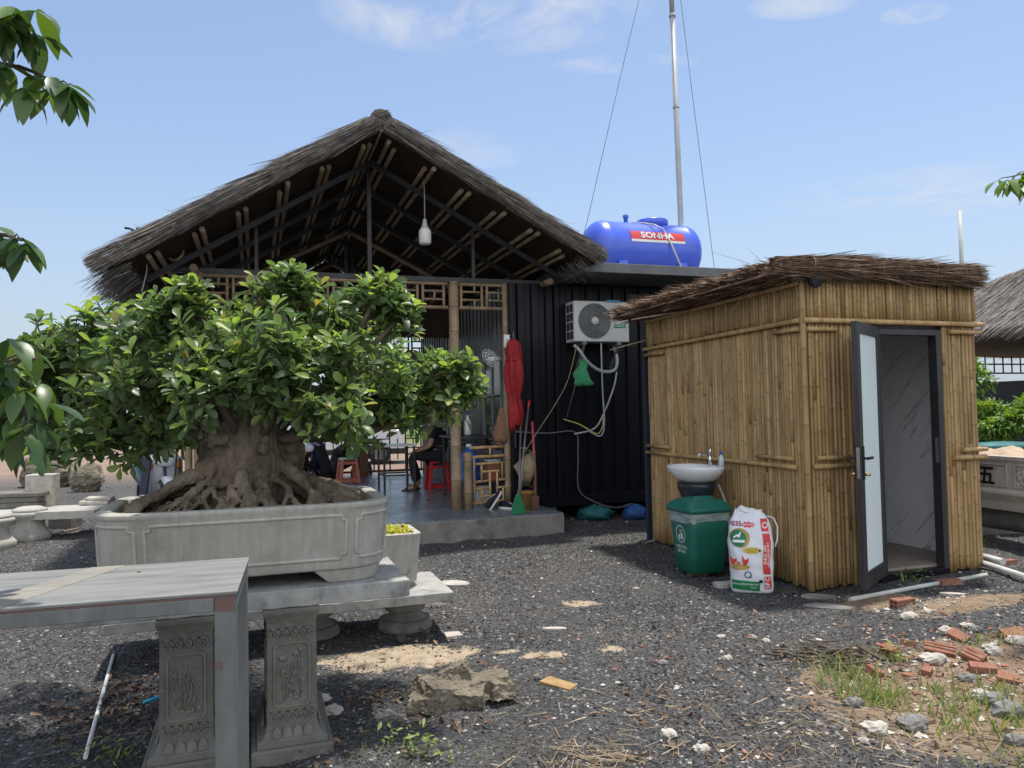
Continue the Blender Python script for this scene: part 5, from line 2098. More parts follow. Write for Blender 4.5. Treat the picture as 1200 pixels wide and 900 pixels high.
# brown shopping hat / basket on the gate post
t = thing('woven_bag', 'brown woven bag hanging on the post above the bamboo gate', 'bag', Bw(-0.47, PV + 0.02, FZ + 0.84), YAW)
mb = MB()
rg = []
for i, z in enumerate(np.linspace(0, 0.46, 9)):
    w = 0.15 * (1 - 0.75 * (z / 0.46) ** 1.6) * (1 - 0.25 * max(0, 1 - z / 0.08))
    rg.append([Vector((w * math.cos(a) * (1 + 0.07 * math.sin(4 * a + i)), 0.55 * w * math.sin(a) * (1 + 0.1 * math.sin(3 * a + i)), z)) for a in np.linspace(0, 2 * math.pi, 21)[:-1]])
mb.rings(rg)
mb.build('body', m_basket, t)
mb = MB()
mb.tube([(0.03, 0, 0.44), (0.05, -0.01, 0.52), (0.06, 0, 0.58)], 0.012, 6)
mb.build('handle', m_basket, t)
# white socket box on the post
t = thing('switch_box', 'small white switch box fixed high on the bamboo post', 'switch box', Bw(-0.42, PV - 0.06, 2.42), YAW)
mb = MB()
mb.bb(-0.045, 0.045, -0.025, 0.015, -0.08, 0.09)
mb.build('box', m_white_pl, t, bevel=0.006)
mb = MB()
mb.bb(-0.02, 0.02, -0.031, -0.025, -0.02, 0.03)
mb.build('rocker', m_ac, t, bevel=0.002)
# wall fan by the post
t = thing('wall_fan', 'white wall fan with its guard tilted, fixed near the red parasol', 'fan', Bw(-0.52, PV + 0.12, 2.22), YAW)
mb = MB()
c0 = Matrix.Rotation(R(62), 3, 'X') @ Matrix.Rotation(R(25), 3, 'Y')
for r_ in (0.05, 0.09, 0.13):
    mb.tube([c0 @ Vector((r_ * math.cos(a), r_ * math.sin(a), 0.03 * (1 - (r_ / 0.2) ** 2))) + Vector((-0.12, -0.1, -0.02)) for a in np.linspace(0, 6.28, 25)], 0.004, 4)
for a in np.linspace(0, 6.28, 13)[:-1]:
    mb.tube([c0 @ Vector((r_ * math.cos(a), r_ * math.sin(a), 0.03 * (1 - (r_ / 0.2) ** 2))) + Vector((-0.12, -0.1, -0.02)) for r_ in (0.04, 0.09, 0.13)], 0.003, 4)
mb.build('guard', m_white_pl, t)
mb = MB()
for k in range(3):
    rm = c0 @ Matrix.Rotation(k * 2.09, 3, 'Z')
    mb.add([rm @ Vector(q) + Vector((-0.12, -0.1, -0.03)) for q in ((0.03, -0.02, 0), (0.11, -0.05, 0.01), (0.115, 0.04, -0.01), (0.03, 0.02, 0))], [(0, 1, 2, 3)])
mb.build('blade', m_galv, t)
mb = MB()
mb.tube([(-0.12, -0.1, -0.03), (-0.03, -0.03, -0.03), (0.06, -0.01, -0.02)], [0.04, 0.03, 0.03], 8)
mb.build('bracket', m_white_pl, t)
# trainers on the floor in front of the gate
for nm, du, dv, rz, lab in (('trainer', -0.66, 0.70, 1.2, 'black and white trainer standing upright against the gate'), ('trainer', -0.50, 0.66, 0.25, 'black and white trainer lying flat on the tiles before the gate')):
    t = thing(nm, lab, 'shoe', Bw(du, dv, FZ), YAW + rz - 1.2, 'trainers before the gate')
    tilt = Matrix.Rotation(R(-55) if rz > 1 else 0, 3, 'Y')
    o3 = Vector((0, 0, 0.10 if rz > 1 else 0))
    mb = MB()
    foot = [(-0.14, 0.030), (-0.1, 0.042), (0.0, 0.04), (0.08, 0.05), (0.13, 0.035), (0.145, 0.01)]
    out = [Vector((x, y, 0)) for x, y in foot] + [Vector((x, -y, 0)) for x, y in reversed(foot)]
    mb.rings([[tilt @ (p + Vector((0, 0, z))) + o3 for p in out] for z in (0.0, 0.025)], smooth=False)
    mb.build('sole', m_white_pl, t)
    mb = MB()
    hts = [0.095, 0.10, 0.075, 0.055, 0.045, 0.04] * 1
    up = [Vector((x * 0.96, y * 0.9, 0.0255)) for x, y in foot] + [Vector((x * 0.96, -y * 0.9, 0.0255)) for x, y in reversed(foot)]
    hh = hts + hts[::-1]
    mb.rings([[tilt @ p + o3 for p in up], [tilt @ Vector((p.x, p.y * 0.85, 0.025 + (h - 0.025) * 0.6)) + o3 for p, h in zip(up, hh)], [tilt @ Vector((p.x * 0.95, p.y * 0.5, h)) + o3 for p, h in zip(up, hh)]])
    mb.build('upper', m_black_cl, t)
    mb = MB()
    for k in range(3):
        mb.tube([tilt @ Vector((0.02 + 0.025 * k, y, 0.078 - 0.009 * k + (0.004 if abs(y) < 0.01 else 0))) + o3 for y in (-0.022, 0, 0.022)], 0.004, 5)
    mb.build('lace', m_white_pl, t)
# blue water jug and crates behind the gate
t = thing('water_jug', 'big blue plastic water jug behind the bamboo gate', 'water jug', Bw(-0.80, 1.45, FZ + 0.3), YAW)
mb = MB()
mb.lathe([(0.13, 0), (0.14, 0.02), (0.14, 0.14), (0.132, 0.15), (0.14, 0.16), (0.14, 0.32), (0.09, 0.40), (0.035, 0.43), (0.035, 0.48)], 24)
mb.build('body', m_bluepl, t)
mb = MB()
mb.lathe([(0.04, 0.47), (0.04, 0.505), (0.03, 0.51)], 14)
mb.build('cap', m_white_pl, t)
t = thing('low_bench', 'low dark steel bench holding jug and boxes behind the gate', 'bench', Bw(-0.62, 1.45, FZ), YAW)
mb = MB()
mb.bb(-0.38, 0.5, -0.18, 0.2, 0.27, 0.298)
mb.build('top', m_steel_dk, t)
for x, y in ((-0.36, -0.16), (0.48, -0.16), (-0.36, 0.18), (0.48, 0.18)):
    mb = MB()
    mb.bb(x - 0.013, x + 0.013, y - 0.013, y + 0.013, 0, 0.27)
    mb.build('leg', m_galv, t)
for nm, lab, du, z0, sz, mat, lid in (('storage_box', 'orange red carton on the low bench behind the gate', -0.47, 0.30, (0.17, 0.2, 0.26), m_redpale, m_white_pl), ('storage_box', 'yellow carton on the low bench behind the gate', -0.27, 0.30, (0.17, 0.18, 0.24), m_ochre_pr, m_ochre_pr),
                                      ('storage_box', 'dark blue box on the floor under the low bench', -0.30, 0.0, (0.2, 0.2, 0.24), m_blue_pr, m_bluepl), ('storage_box', 'grey box on the floor under the low bench', -0.62, 0.0, (0.2, 0.2, 0.22), m_ac, m_white_pl)):
    t = thing(nm, lab, 'box', Bw(du, 1.45, FZ + z0), YAW)
    mb = MB()
    mb.bb(-sz[0] / 2, sz[0] / 2, -sz[1] / 2, sz[1] / 2, 0, sz[2])
    mb.build('body', mat, t, bevel=0.008)
    mb = MB()
    mb.bb(-sz[0] / 2 - 0.006, sz[0] / 2 + 0.006, -sz[1] / 2 - 0.006, sz[1] / 2 + 0.006, sz[2] + 0.001, sz[2] + 0.03)
    mb.build('lid', lid, t, bevel=0.006)
# bottles on a shelf by the side wall
for k, (du, mt, lab) in enumerate(((-0.78, M('dark_green_glass', (0.01, 0.05, 0.03), rough=0.15, bump=0), 'dark green bottle standing on the wall shelf behind the gate'), (-0.66, m_white_pl, 'pale plastic bottle standing on the wall shelf behind the gate'))):
    t = thing('bottle', lab, 'bottle', Bw(du, 2.0, FZ + 0.92), YAW)
    mb = MB()
    mb.lathe([(0.05, 0), (0.055, 0.01), (0.055, 0.18), (0.02, 0.25), (0.018, 0.3)], 16)
    mb.build('body', mt, t)
    mb = MB()
    mb.lathe([(0.023, 0.29), (0.023, 0.325), (0.015, 0.33)], 12)
    mb.build('cap', m_bluepl if k else m_black_pr, t)
t = thing('wall_shelf', 'dark narrow shelf along the corrugated side wall', 'shelf', Bw(-0.72, 2.0, FZ + 0.88), YAW)
mb = MB()
mb.bb(-0.2, 0.33, -0.5, 0.7, 0, 0.03)
mb.build('board', m_steel_dk, t)
mb = MB()
for y in (-0.4, 0.6):
    mb.beam((0.33, y, -0.2), (-0.15, y, 0), 0.025, 0.025)
    mb.bb(-0.17, -0.14, y - 0.012, y + 0.012, -0.88, 0)
mb.build('bracket', m_steel_dk, t)

# hanging bulb under the gable
p = atY(498, 275, 9.3)
BL = thing('light_bulb', 'big white capsule bulb hanging on a cord under the gable', 'lamp', (p.x, p.y, p.z), 0)
mb = MB()
mb.lathe([(0.01, -0.125), (0.06, -0.12), (0.075, -0.10), (0.075, 0.04), (0.055, 0.075)], 22)
mb.build('globe', m_white_pl, BL)
mb = MB()
mb.lathe([(0.055, 0.074), (0.03, 0.12), (0.022, 0.19), (0.01, 0.195)], 16)
mb.build('cap', m_ac, BL)
mb = MB()
mb.tube([(0, 0, 0.19), (0.002, 0, 0.5), (-0.01, 0.02, 0.80), (-0.03, 0.05, 0.86)], 0.008, 6)
mb.build('cord', m_hose, BL)
# rope ring on the left of the gable
p = atY(205, 297, 8.6)
mb = MB()
mb.tube([(p.x + 0.09 * math.cos(a), p.y + 0.02 * math.sin(2 * a), p.z + 0.075 * math.sin(a)) for a in np.linspace(0, 6.28, 25)], 0.016, 8)
tag(mb.build('rope_ring', m_rope), 'coiled brown rope ring hanging under the left eave', 'rope')
p = atY(171, 295, 8.3)
cable('dangling_wire', 'thin white wire dangling from the left eave of the pavilion', catmull([p, atY(172, 315, 8.3), atY(169, 330, 8.3), atY(166, 342, 8.3)], 6), 0.007, m_pvc, 'wire')
# small floodlight on the left slope
p = atY(163, 270, 8.15)
t = thing('floodlight', 'small black floodlight perched on the left slope of the thatch', 'floodlight', p, 0.3)
mb = MB()
mb.box((0.03, 0, 0.0), (0.11, 0.06, 0.05))
mb.build('housing', m_black_pr, t, bevel=0.005)
mb = MB()
mb.tube([(-0.02, 0, -0.02), (-0.09, 0, 0.015), (-0.14, 0, 0.02)], 0.012, 6)
mb.tube([(0.03, 0, -0.02), (0.03, 0.03, -0.12)], 0.012, 6)
mb.build('bracket', m_black_pr, t)
# teal fan under the far gable
t = thing('ceiling_fan', 'teal bladed ceiling fan under the far part of the roof', 'fan', Bw(RU + 0.1, 3.5, 3.45), YAW)
mb = MB()
for k in range(3):
    rm = Matrix.Rotation(k * 2.09 + 0.2, 3, 'Z')
    mb.add([rm @ Vector(q) for q in ((0.1, -0.06, 0.015), (0.62, -0.08, 0.03), (0.64, 0.06, 0.0), (0.1, 0.05, -0.01), (0.1, -0.06, 0.025), (0.62, -0.08, 0.04), (0.64, 0.06, 0.01), (0.1, 0.05, 0.0))],
           [(3, 2, 1, 0), (4, 5, 6, 7), (0, 1, 5, 4), (1, 2, 6, 5), (2, 3, 7, 6), (3, 0, 4, 7)])
mb.build('blade', m_tarp, t)
mb = MB()
mb.lathe([(0.04, -0.08), (0.1, -0.05), (0.1, 0.05), (0.03, 0.08), (0.015, 0.1), (0.015, 0.7)], 16)
mb.build('motor', m_tarp, t)
# ------------------------------------------------------------------ stone benches under the bonsai
SO = Vector((-0.495, 3.59, 0))
Sm = Matrix.Translation(SO) @ Matrix.Rotation(YAW, 4, 'Z')


def Sw(u, v, z=0.0):
    return Sm @ Vector((u, v, z))


def rough_slab(name, label, L, Dp, th, loc, seed=0, mat=None):
    """a cut slab with slightly uneven edges, origin at its right front top corner"""
    mb = MB()
    nx, ny = 30, 16
    vs = []
    for k in range(2):
        for j in range(ny + 1):
            for i in range(nx + 1):
                x, y = -L + L * i / nx, Dp * j / ny
                e = 0.003 * math.sin(i * 1.7 + seed) + 0.002 * math.sin(j * 2.9 + seed)
                ex = e if i in (0, nx) else 0
                ey = e if j in (0, ny) else 0
                vs.append((x + ex, y + ey, -th * (1 - k) + 0.0015 * math.sin(i * 2.3 + j * 1.1 + seed)))
    w = nx + 1
    n = w * (ny + 1)
    fs = []
    for j in range(ny):
        for i in range(nx):
            a = j * w + i
            fs.append((a + w, a + w + 1, a + 1, a))
            fs.append((n + a, n + a + 1, n + a + w + 1, n + a + w))
    for i in range(nx):
        fs.append((i, i + 1, n + i + 1, n + i))
        a = ny * w + i
        fs.append((a + 1, a, n + a, n + a + 1))
    for j in range(ny):
        a = j * w
        fs.append((a + w, a, n + a, n + a + w))
        a = j * w + nx
        fs.append((a, a + w, n + a + w, n + a))
    mb.add(vs, fs)
    return tag(mb.build(name, mat or m_slab, bevel=0.005, loc=loc, rot=(0, 0, YAW)), label, 'stone slab')


rough_slab('stone_slab', 'blue grey stone slab carrying the big bonsai pot on two carved pedestals', 1.47, 0.86, 0.078, Sw(0, 0, 0.73), 1)
LS = Vector((-0.415, 5.19, 0.30))
rough_slab('stone_slab', 'lower grey stone slab carrying the small pot behind the big bonsai', 2.1, 0.72, 0.062, LS, 5)


def fret(mb, x0, x1, z0, z1, y, M4, r=0.004):
    """key pattern raised band"""
    n = 5
    w = (x1 - x0) / n
    h = z1 - z0
    for k in range(n):
        a = x0 + k * w
        for p, q in (((0.05, 0.1), (0.05, 0.9)), ((0.05, 0.9), (0.8, 0.9)), ((0.8, 0.9), (0.8, 0.35)), ((0.8, 0.35), (0.4, 0.35)), ((0.4, 0.35), (0.4, 0.6)), ((0.8, 0.1), (1.05, 0.1))):
            c0 = Vector((a + p[0] * w, y, z0 + p[1] * h))
            c1 = Vector((a + q[0] * w, y, z0 + q[1] * h))
            c, d = (c0 + c1) / 2, c1 - c0
            mb.box(M4 @ c, (abs(d.x) + 2 * r, 0.005, abs(d.z) + 2 * r), M4.to_3x3(), tint=0.3)


def octo(x0, x1, z0, z1, c):
    return [(x0 + c, z0), (x1 - c, z0), (x1, z0 + c), (x1, z1 - c), (x1 - c, z1), (x0 + c, z1), (x0, z1 - c), (x0, z0 + c)]


def frame_ring(mb, outer, inner, y0, y1, M4, tint=0.0):
    n = len(outer)
    vs = [M4 @ Vector((x, y, z)) for y in (y0, y1) for x, z in outer + inner]
    fs = []
    for i in range(n):
        j = (i + 1) % n
        fs.append((2 * n + i, 2 * n + j, 3 * n + j, 3 * n + i))
        fs.append((i, 2 * n + i, 2 * n + j, j)[::-1])
        fs.append((n + i, n + j, 3 * n + j, 3 * n + i)[::-1])
    mb.add(vs, fs, tint)


def pedestal(uc, label, seed):
    t = thing('carved_pedestal', label, 'pedestal', Sw(uc, 0.0, 0.0), YAW, 'carved pedestals under the bonsai slab')
    rg = random.Random(seed)
    hw, dp = 0.106, 0.56
    mb = MB()

    def rect(w, y0, y1, z):
        return [Vector((-w, y0, z)), Vector((w, y0, z)), Vector((w, y1, z)), Vector((-w, y1, z))]
    mb.rings([rect(0.172, -0.05, 0.62, -0.06), rect(0.172, -0.05, 0.62, 0.055), rect(0.165, -0.045, 0.61, 0.065)], smooth=False)
    mb.rings([rect(0.150, -0.034, 0.60, 0.0651), rect(0.147, -0.031, 0.60, 0.094), rect(0.126, -0.018, 0.585, 0.102), rect(0.112, -0.004, 0.57, 0.125), rect(hw, 0.0, dp, 0.155), rect(hw * 0.985, 0.004, dp, 0.55), rect(hw, 0.0, dp, 0.585),
              rect(hw * 1.04, -0.006, dp + 0.006, 0.61), rect(hw * 1.13, -0.016, dp + 0.012, 0.633), rect(hw * 1.13, -0.016, dp + 0.012, 0.650)], smooth=False)
    mb.build('shaft', m_carved, t, bevel=0.004)
    for side, M4 in (('f', Matrix.Identity(4)), ('r', Matrix.Translation((hw, dp / 2, 0)) @ Matrix.Rotation(R(90), 4, 'Z')), ('l', Matrix.Translation((-hw, dp / 2, 0)) @ Matrix.Rotation(R(-90), 4, 'Z'))):
        w = 0.078 if side == 'f' else 0.2
        mb = MB()
        frame_ring(mb, octo(-w, w, 0.225, 0.505, 0.016), octo(-w + 0.008, w - 0.008, 0.233, 0.497, 0.014), 0.0, -0.006, M4, 0.5)
        fret(mb, -w - 0.012, w + 0.012, 0.172, 0.208, -0.002, M4)
        fret(mb, -w - 0.012, w + 0.012, 0.530, 0.566, -0.002, M4)
        mb.build('carved_border', m_carved, t)
        mb = MB()
        for k in range(int(26 * w / 0.09)):      # flowers, stems and rocks in low relief
            x, z = rg.uniform(-w * 0.62, w * 0.62), 0.25 + 0.22 * rg.random() ** 1.2
            mb.ball(M4 @ Vector((x, 0.001, z)), (rg.uniform(0.006, 0.016), 0.0055, rg.uniform(0.006, 0.014)) if side == 'f' else (0.0055, rg.uniform(0.006, 0.016), rg.uniform(0.006, 0.014)), 8, 5, tint=rg.uniform(-0.2, 0.6))
        for k in range(7):
            x, z = rg.uniform(-w * 0.5, w * 0.5), 0.25 + 0.05 * rg.random()
            pts = []
            for q in range(7):
                pts.append(M4 @ Vector((x, -0.001, z)))
                x += rg.uniform(-0.014, 0.016)
                z += rg.uniform(0.012, 0.034)
                z = min(z, 0.48)
            mb.tube(pts, 0.004, 5, tint=0.3)
        mb.build('relief', m_carved, t)
        mb = MB()
        nl = 4 if side == 'f' else 7
        for k in range(nl):                # lotus petals round the foot
            x = -w - 0.01 + (2 * w + 0.02) * (k + 0.5) / nl
            ww = (w + 0.01) / nl
            vs = [(x - ww * 0.9, -0.020, 0.104), (x, -0.027, 0.100), (x + ww * 0.9, -0.020, 0.104), (x + ww * 0.75, -0.012, 0.13), (x, -0.012, 0.148), (x - ww * 0.75, -0.012, 0.13), (x, -0.024, 0.122)]
            mb.add([M4 @ Vector(q) for q in vs], [(0, 1, 6), (1, 2, 6), (2, 3, 6), (3, 4, 6), (4, 5, 6), (5, 0, 6)], 0.5, True)
        mb.build('petal_band', m_carved, t)
    return t


pedestal(-0.525, 'right dark stone pedestal with carved panel under the bonsai slab', 3)
pedestal(-0.955, 'left dark stone pedestal with carved panel, partly behind the steel table leg', 9)
for px, py, lab in ((470, 742, 'round turned stone foot under the right end of the lower slab'), (356, 752, 'round turned stone foot in the shadow between pedestals')):
    p = at(px, py, 0)
    p = Vector((p.x, p.y + 0.2, 0))
    t = thing('round_stone_foot', lab, 'stone foot', p, 0)
    mb = MB()
    mb.lathe([(0.185, -0.03), (0.19, 0.0), (0.19, 0.025), (0.17, 0.04), (0.178, 0.05), (0.178, 0.06)], 32)
    mb.build('plinth', m_conc, t)
    mb = MB()
    mb.lathe([(0.16, 0.061), (0.115, 0.085), (0.105, 0.1), (0.14, 0.12), (0.15, 0.145), (0.14, 0.17), (0.11, 0.185), (0.115, 0.2), (0.135, 0.225), (0.135, 0.237)], 32)
    mb.build('drum', m_conc, t)

# ------------------------------------------------------------------ big pot
POT = thing('bonsai_pot', 'large grey stone bonsai pot with recessed panels and rounded corners', 'plant pot', Sw(-0.70, 0.485, 0.73), YAW)
PX, PY, PH, PR = 0.635, 0.465, 0.355, 0.20


def rrect(hx, hy, r, n=9):
    out = []
    for cx, cy, a0 in ((1, 1, 0), (-1, 1, 90), (-1, -1, 180), (1, -1, 270)):
        for k in range(n):
            a = R(a0 + 90 * k / (n - 1))
            out.append((cx * (hx - r) + r * math.cos(a), cy * (hy - r) + r * math.sin(a)))
    return out


def dense(out, m=6):
    res = []
    for i in range(len(out)):
        a, b = out[i], out[(i + 1) % len(out)]
        d = math.dist(a, b)
        k = max(1, int(d / 0.03))
        for q in range(k):
            res.append((a[0] + (b[0] - a[0]) * q / k, a[1] + (b[1] - a[1]) * q / k))
    return res


def ringfix(dx, z):
    base = dense(rrect(PX, PY, PR))
    out = []
    for x, y in base:
        out.append(Vector((x * (PX + dx) / PX, y * (PY + dx) / PY, z)))
    return out


mb = MB()
mb.rings([ringfix(-0.06, 0.062), ringfix(-0.03, 0.062), ringfix(-0.022, 0.068), ringfix(-0.018, 0.085), ringfix(-0.003, 0.335), ringfix(0.004, 0.345), ringfix(0.004, 0.36), ringfix(-0.002, 0.366), ringfix(-0.05, 0.366),
          ringfix(-0.06, 0.36), ringfix(-0.062, 0.30), ringfix(-0.07, 0.28)])
pot_body = mb.build('body', m_pot, POT, bevel=0.003)
# raised mouldings of the panels: front, back, ends and the four rounded corners
base = dense(rrect(PX, PY, PR))
cum = [0]
for i in range(len(base)):
    cum.append(cum[-1] + math.dist(base[i], base[(i + 1) % len(base)]))
PER = cum[-1]


def on_pot(s, z, off=0.0):
    s = s % PER
    i = max(0, min(len(base) - 1, next(k for k in range(len(cum)) if cum[k + 1] > s or k == len(base) - 1)))
    f = (s - cum[i]) / max(1e-6, cum[i + 1] - cum[i])
    a, b = Vector(base[i]), Vector(base[(i + 1) % len(base)])
    p = a.lerp(b, f)
    t_ = (b - a).normalized()
    nrm = Vector((t_.y, -t_.x))
    k = -0.018 + 0.015 * (z - 0.085) / 0.25
    q = Vector((p.x * (PX + k) / PX, p.y * (PY + k) / PY)) + nrm * off
    return Vector((q.x, q.y, z))


def panel(s0, s1, z0, z1, c=0.022):
    pts = []
    raw = [(s0 + c, z0), (s1 - c, z0), (s1 - c, z0 + c), (s1, z0 + c), (s1, z1 - c), (s1 - c, z1 - c), (s1 - c, z1), (s0 + c, z1), (s0 + c, z1 - c), (s0, z1 - c), (s0, z0 + c), (s0 + c, z0 + c)]
    n = len(raw)
    for i in range(n):
        a, b = raw[i], raw[(i + 1) % n]
        k = max(1, int(math.dist(a, b) / 0.025))
        for q in range(k):
            pts.append((a[0] + (b[0] - a[0]) * q / k, a[1] + (b[1] - a[1]) * q / k))
    pts.append(pts[0])
    return [on_pot(s, z, 0.0) for s, z in pts]


q = math.pi / 2 * PR
lx, ly = 2 * (PX - PR), 2 * (PY - PR)
mb = MB()
s = 0.0
for kind in ('c', 'l', 'c', 's', 'c', 'l', 'c', 's'):
    ln = {'c': q, 'l': lx, 's': ly}[kind]
    if kind == 'c':
        mb.tube(panel(s + 0.12 * q, s + 0.9 * q, 0.115, 0.312), 0.0085, 6, caps=False, tint=0.25)
    else:
        mb.tube(panel(s + 0.01, s + ln - 0.01, 0.115, 0.312), 0.0085, 6, caps=False, tint=0.25)
    s += ln
mb.build('panel_moulding', m_pot, POT)
for sx in (-1, 1):
    for sy in (-1, 1):
        mb = MB()
        out_t, out_b = [], []
        for k in range(13):
            a = R(90 * k / 12)
            out_t.append((PX - PR + (PR - 0.035) * math.cos(a), PY - PR + (PR - 0.035) * math.sin(a)))
            out_b.append((PX - PR + (PR - 0.055) * math.cos(a), PY - PR + (PR - 0.055) * math.sin(a)))
        out_t = [(PX - 0.33, PY - 0.035)] [:0] + out_t + [(PX - 0.36, PY - 0.035), (PX - 0.36, PY - 0.12), (PX - 0.12, PY - 0.36), (PX - 0.035, PY - 0.36)]
        out_b = out_b + [(PX - 0.29, PY - 0.055), (PX - 0.29, PY - 0.12), (PX - 0.12, PY - 0.29), (PX - 0.055, PY - 0.29)]
        rb = [Vector((sx * x, sy * y, 0.001)) for x, y in out_b]
        rt = [Vector((sx * x, sy * y, 0.0615)) for x, y in out_t]
        if sx * sy < 0:
            rb, rt = rb[::-1], rt[::-1]
        mb.rings([rb, [a.lerp(b, 0.5) * 1 for a, b in zip(rb, rt)], rt], smooth=False)
        mb.build('foot', m_pot, POT, bevel=0.004)
# soil
mb = MB()
nx, ny = 44, 32
vs, fs = [], []
for j in range(ny + 1):
    for i in range(nx + 1):
        a, b = -1 + 2 * i / nx, -1 + 2 * j / ny
        X, Y = a * (PX - 0.07), b * (PY - 0.07)
        ox, oy = max(0, abs(X) - (PX - PR)), max(0, abs(Y) - (PY - PR))
        d = math.hypot(ox, oy)
        if d > PR - 0.07:
            X = math.copysign(PX - PR + ox * (PR - 0.07) / d, X)
            Y = math.copysign(PY - PR + oy * (PR - 0.07) / d, Y)
        vs.append((X, Y, 0.305 + 0.02 * (1 - a * a) * (1 - b * b) + 0.008 * math.sin(i * 2.3 + j * 1.7) + rnd.uniform(-0.005, 0.005)))
for j in range(ny):
    for i in range(nx):
        a = j * (nx + 1) + i
        fs.append((a, a + 1, a + nx + 2, a + nx + 1))
mb.add(vs, fs, 0, True)
mb.build('soil', m_soil, POT)

# ------------------------------------------------------------------ the fig tree
FIG = thing('bonsai_fig_tree', 'old bonsai fig with gnarled roots and dense dark green crown in the big pot', 'bonsai tree', Sw(-0.70, 0.46, 1.06), YAW)
Fi = FIG_m = (Matrix.Translation(Sw(-0.70, 0.46, 1.06)) @ Matrix.Rotation(YAW, 4, 'Z')).inverted()
rt = random.Random(5)
mb = MB()
# a stout fluted trunk of fused stems
for k, (x, y, r0, tx, ty, h) in enumerate(((-0.14, 0.0, 0.10, -0.17, 0.02, 0.42), (-0.04, -0.03, 0.11, -0.05, 0.0, 0.45), (0.07, -0.02, 0.11, 0.06, 0.0, 0.42), (0.16, 0.02, 0.075, 0.19, 0.02, 0.38),
                                         (-0.08, 0.10, 0.11, -0.08, 0.12, 0.42), (0.08, 0.10, 0.11, 0.10, 0.12, 0.40), (0.24, 0.02, 0.032, 0.25, 0.0, 0.36), (0.285, 0.04, 0.024, 0.27, 0.04, 0.34), (-0.20, -0.02, 0.04, -0.24, 0.0, 0.34))):
    pts, rad = [], []
    for i in range(9):
        f = i / 8
        pts.append((0.88 * (x + (tx - x) * f) + 0.014 * math.sin(f * 9 + k), y + (ty - y) * f + 0.014 * math.cos(f * 8 + k * 2), -0.02 + h * f))
        rad.append(0.86 * r0 * (1.25 - 0.35 * f + 0.08 * math.sin(f * 11 + k * 1.7)))
    mb.tube(pts, rad, 12)
mb.ball((0, 0.06, 0.02), (0.25, 0.17, 0.12), 18, 10)
# knots
for k in range(16):
    a = rt.uniform(3.4, 6.0)
    mb.ball((0.22 * math.cos(a), 0.10 * math.sin(a), rt.uniform(0.06, 0.36)), rt.uniform(0.02, 0.045), 8, 6)


def root(a, L, r0, depth=0, p=None, k=0):
    p = p or Vector((0.19 * math.cos(a), 0.05 + 0.13 * math.sin(a), rt.uniform(0.11, 0.21)))
    pts, rad = [p.copy()], [r0]
    n = 7
    ang = a
    z0 = p.z
    for i in range(1, n + 1):
        f = i / n
        ang += rt.uniform(-0.33, 0.33)
        st = L / n
        p = p + Vector((math.cos(ang) * st, math.sin(ang) * st * 0.9, 0))
        p.z = z0 + (-0.035 - z0) * (f ** 1.15) + rt.uniform(-0.012, 0.016)
        p.x = max(-0.54, min(0.54, p.x))
        p.y = max(-0.36, min(0.36, p.y))
        pts.append(p.copy())
        rad.append(r0 * (1 - 0.68 * f) * rt.uniform(0.85, 1.2))
        if depth < 2 and i in (2, 3, 4, 5) and rt.random() < 0.62:
            root(ang + rt.choice([-1, 1]) * rt.uniform(0.35, 0.8), L * (1 - f) * rt.uniform(0.7, 1.1), rad[-1] * 0.8, depth + 1, p.copy(), k)
    mb.tube(pts, rad, 8)


for k in range(36):
    a = 2 * math.pi * k / 36 + rt.uniform(-0.08, 0.08)
    ln = 0.30 + 0.17 * abs(math.cos(a))
    root(a, ln * rt.uniform(0.85, 1.15), rt.uniform(0.016, 0.040))
trunk = mb.build('trunk', m_bark, FIG, remesh=0.0065)
tx_ = bpy.data.textures.new('bark_lumps', 'CLOUDS')
tx_.noise_scale = 0.035
tx_.noise_depth = 3
dm = trunk.modifiers.new('lumps', 'DISPLACE')
dm.texture = tx_
dm.strength = 0.018
dm.mid_level = 0.5
dm.texture_coords = 'LOCAL'
tx2 = bpy.data.textures.new('bark_cracks', 'CLOUDS')
tx2.noise_scale = 0.011
tx2.noise_depth = 2
dm2 = trunk.modifiers.new('cracks', 'DISPLACE')
dm2.texture = tx2
dm2.strength = 0.007
dm2.mid_level = 0.5
dm2.texture_coords = 'LOCAL'
# hanging aerial roots
mb = MB()
for px, y0, y1 in ((240, 490, 565), (276, 480, 572), (282, 480, 540), (315, 500, 560), (205, 500, 560)):
    a = Fi @ atY(px + 2, y0, 3.72)
    b = Fi @ atY(px, y1, 3.72)
    mb.tube([a, a.lerp(b, 0.4) + Vector((0.006, 0, 0)), b], 0.0045, 5)
mb.build('aerial_root', m_bark, FIG)

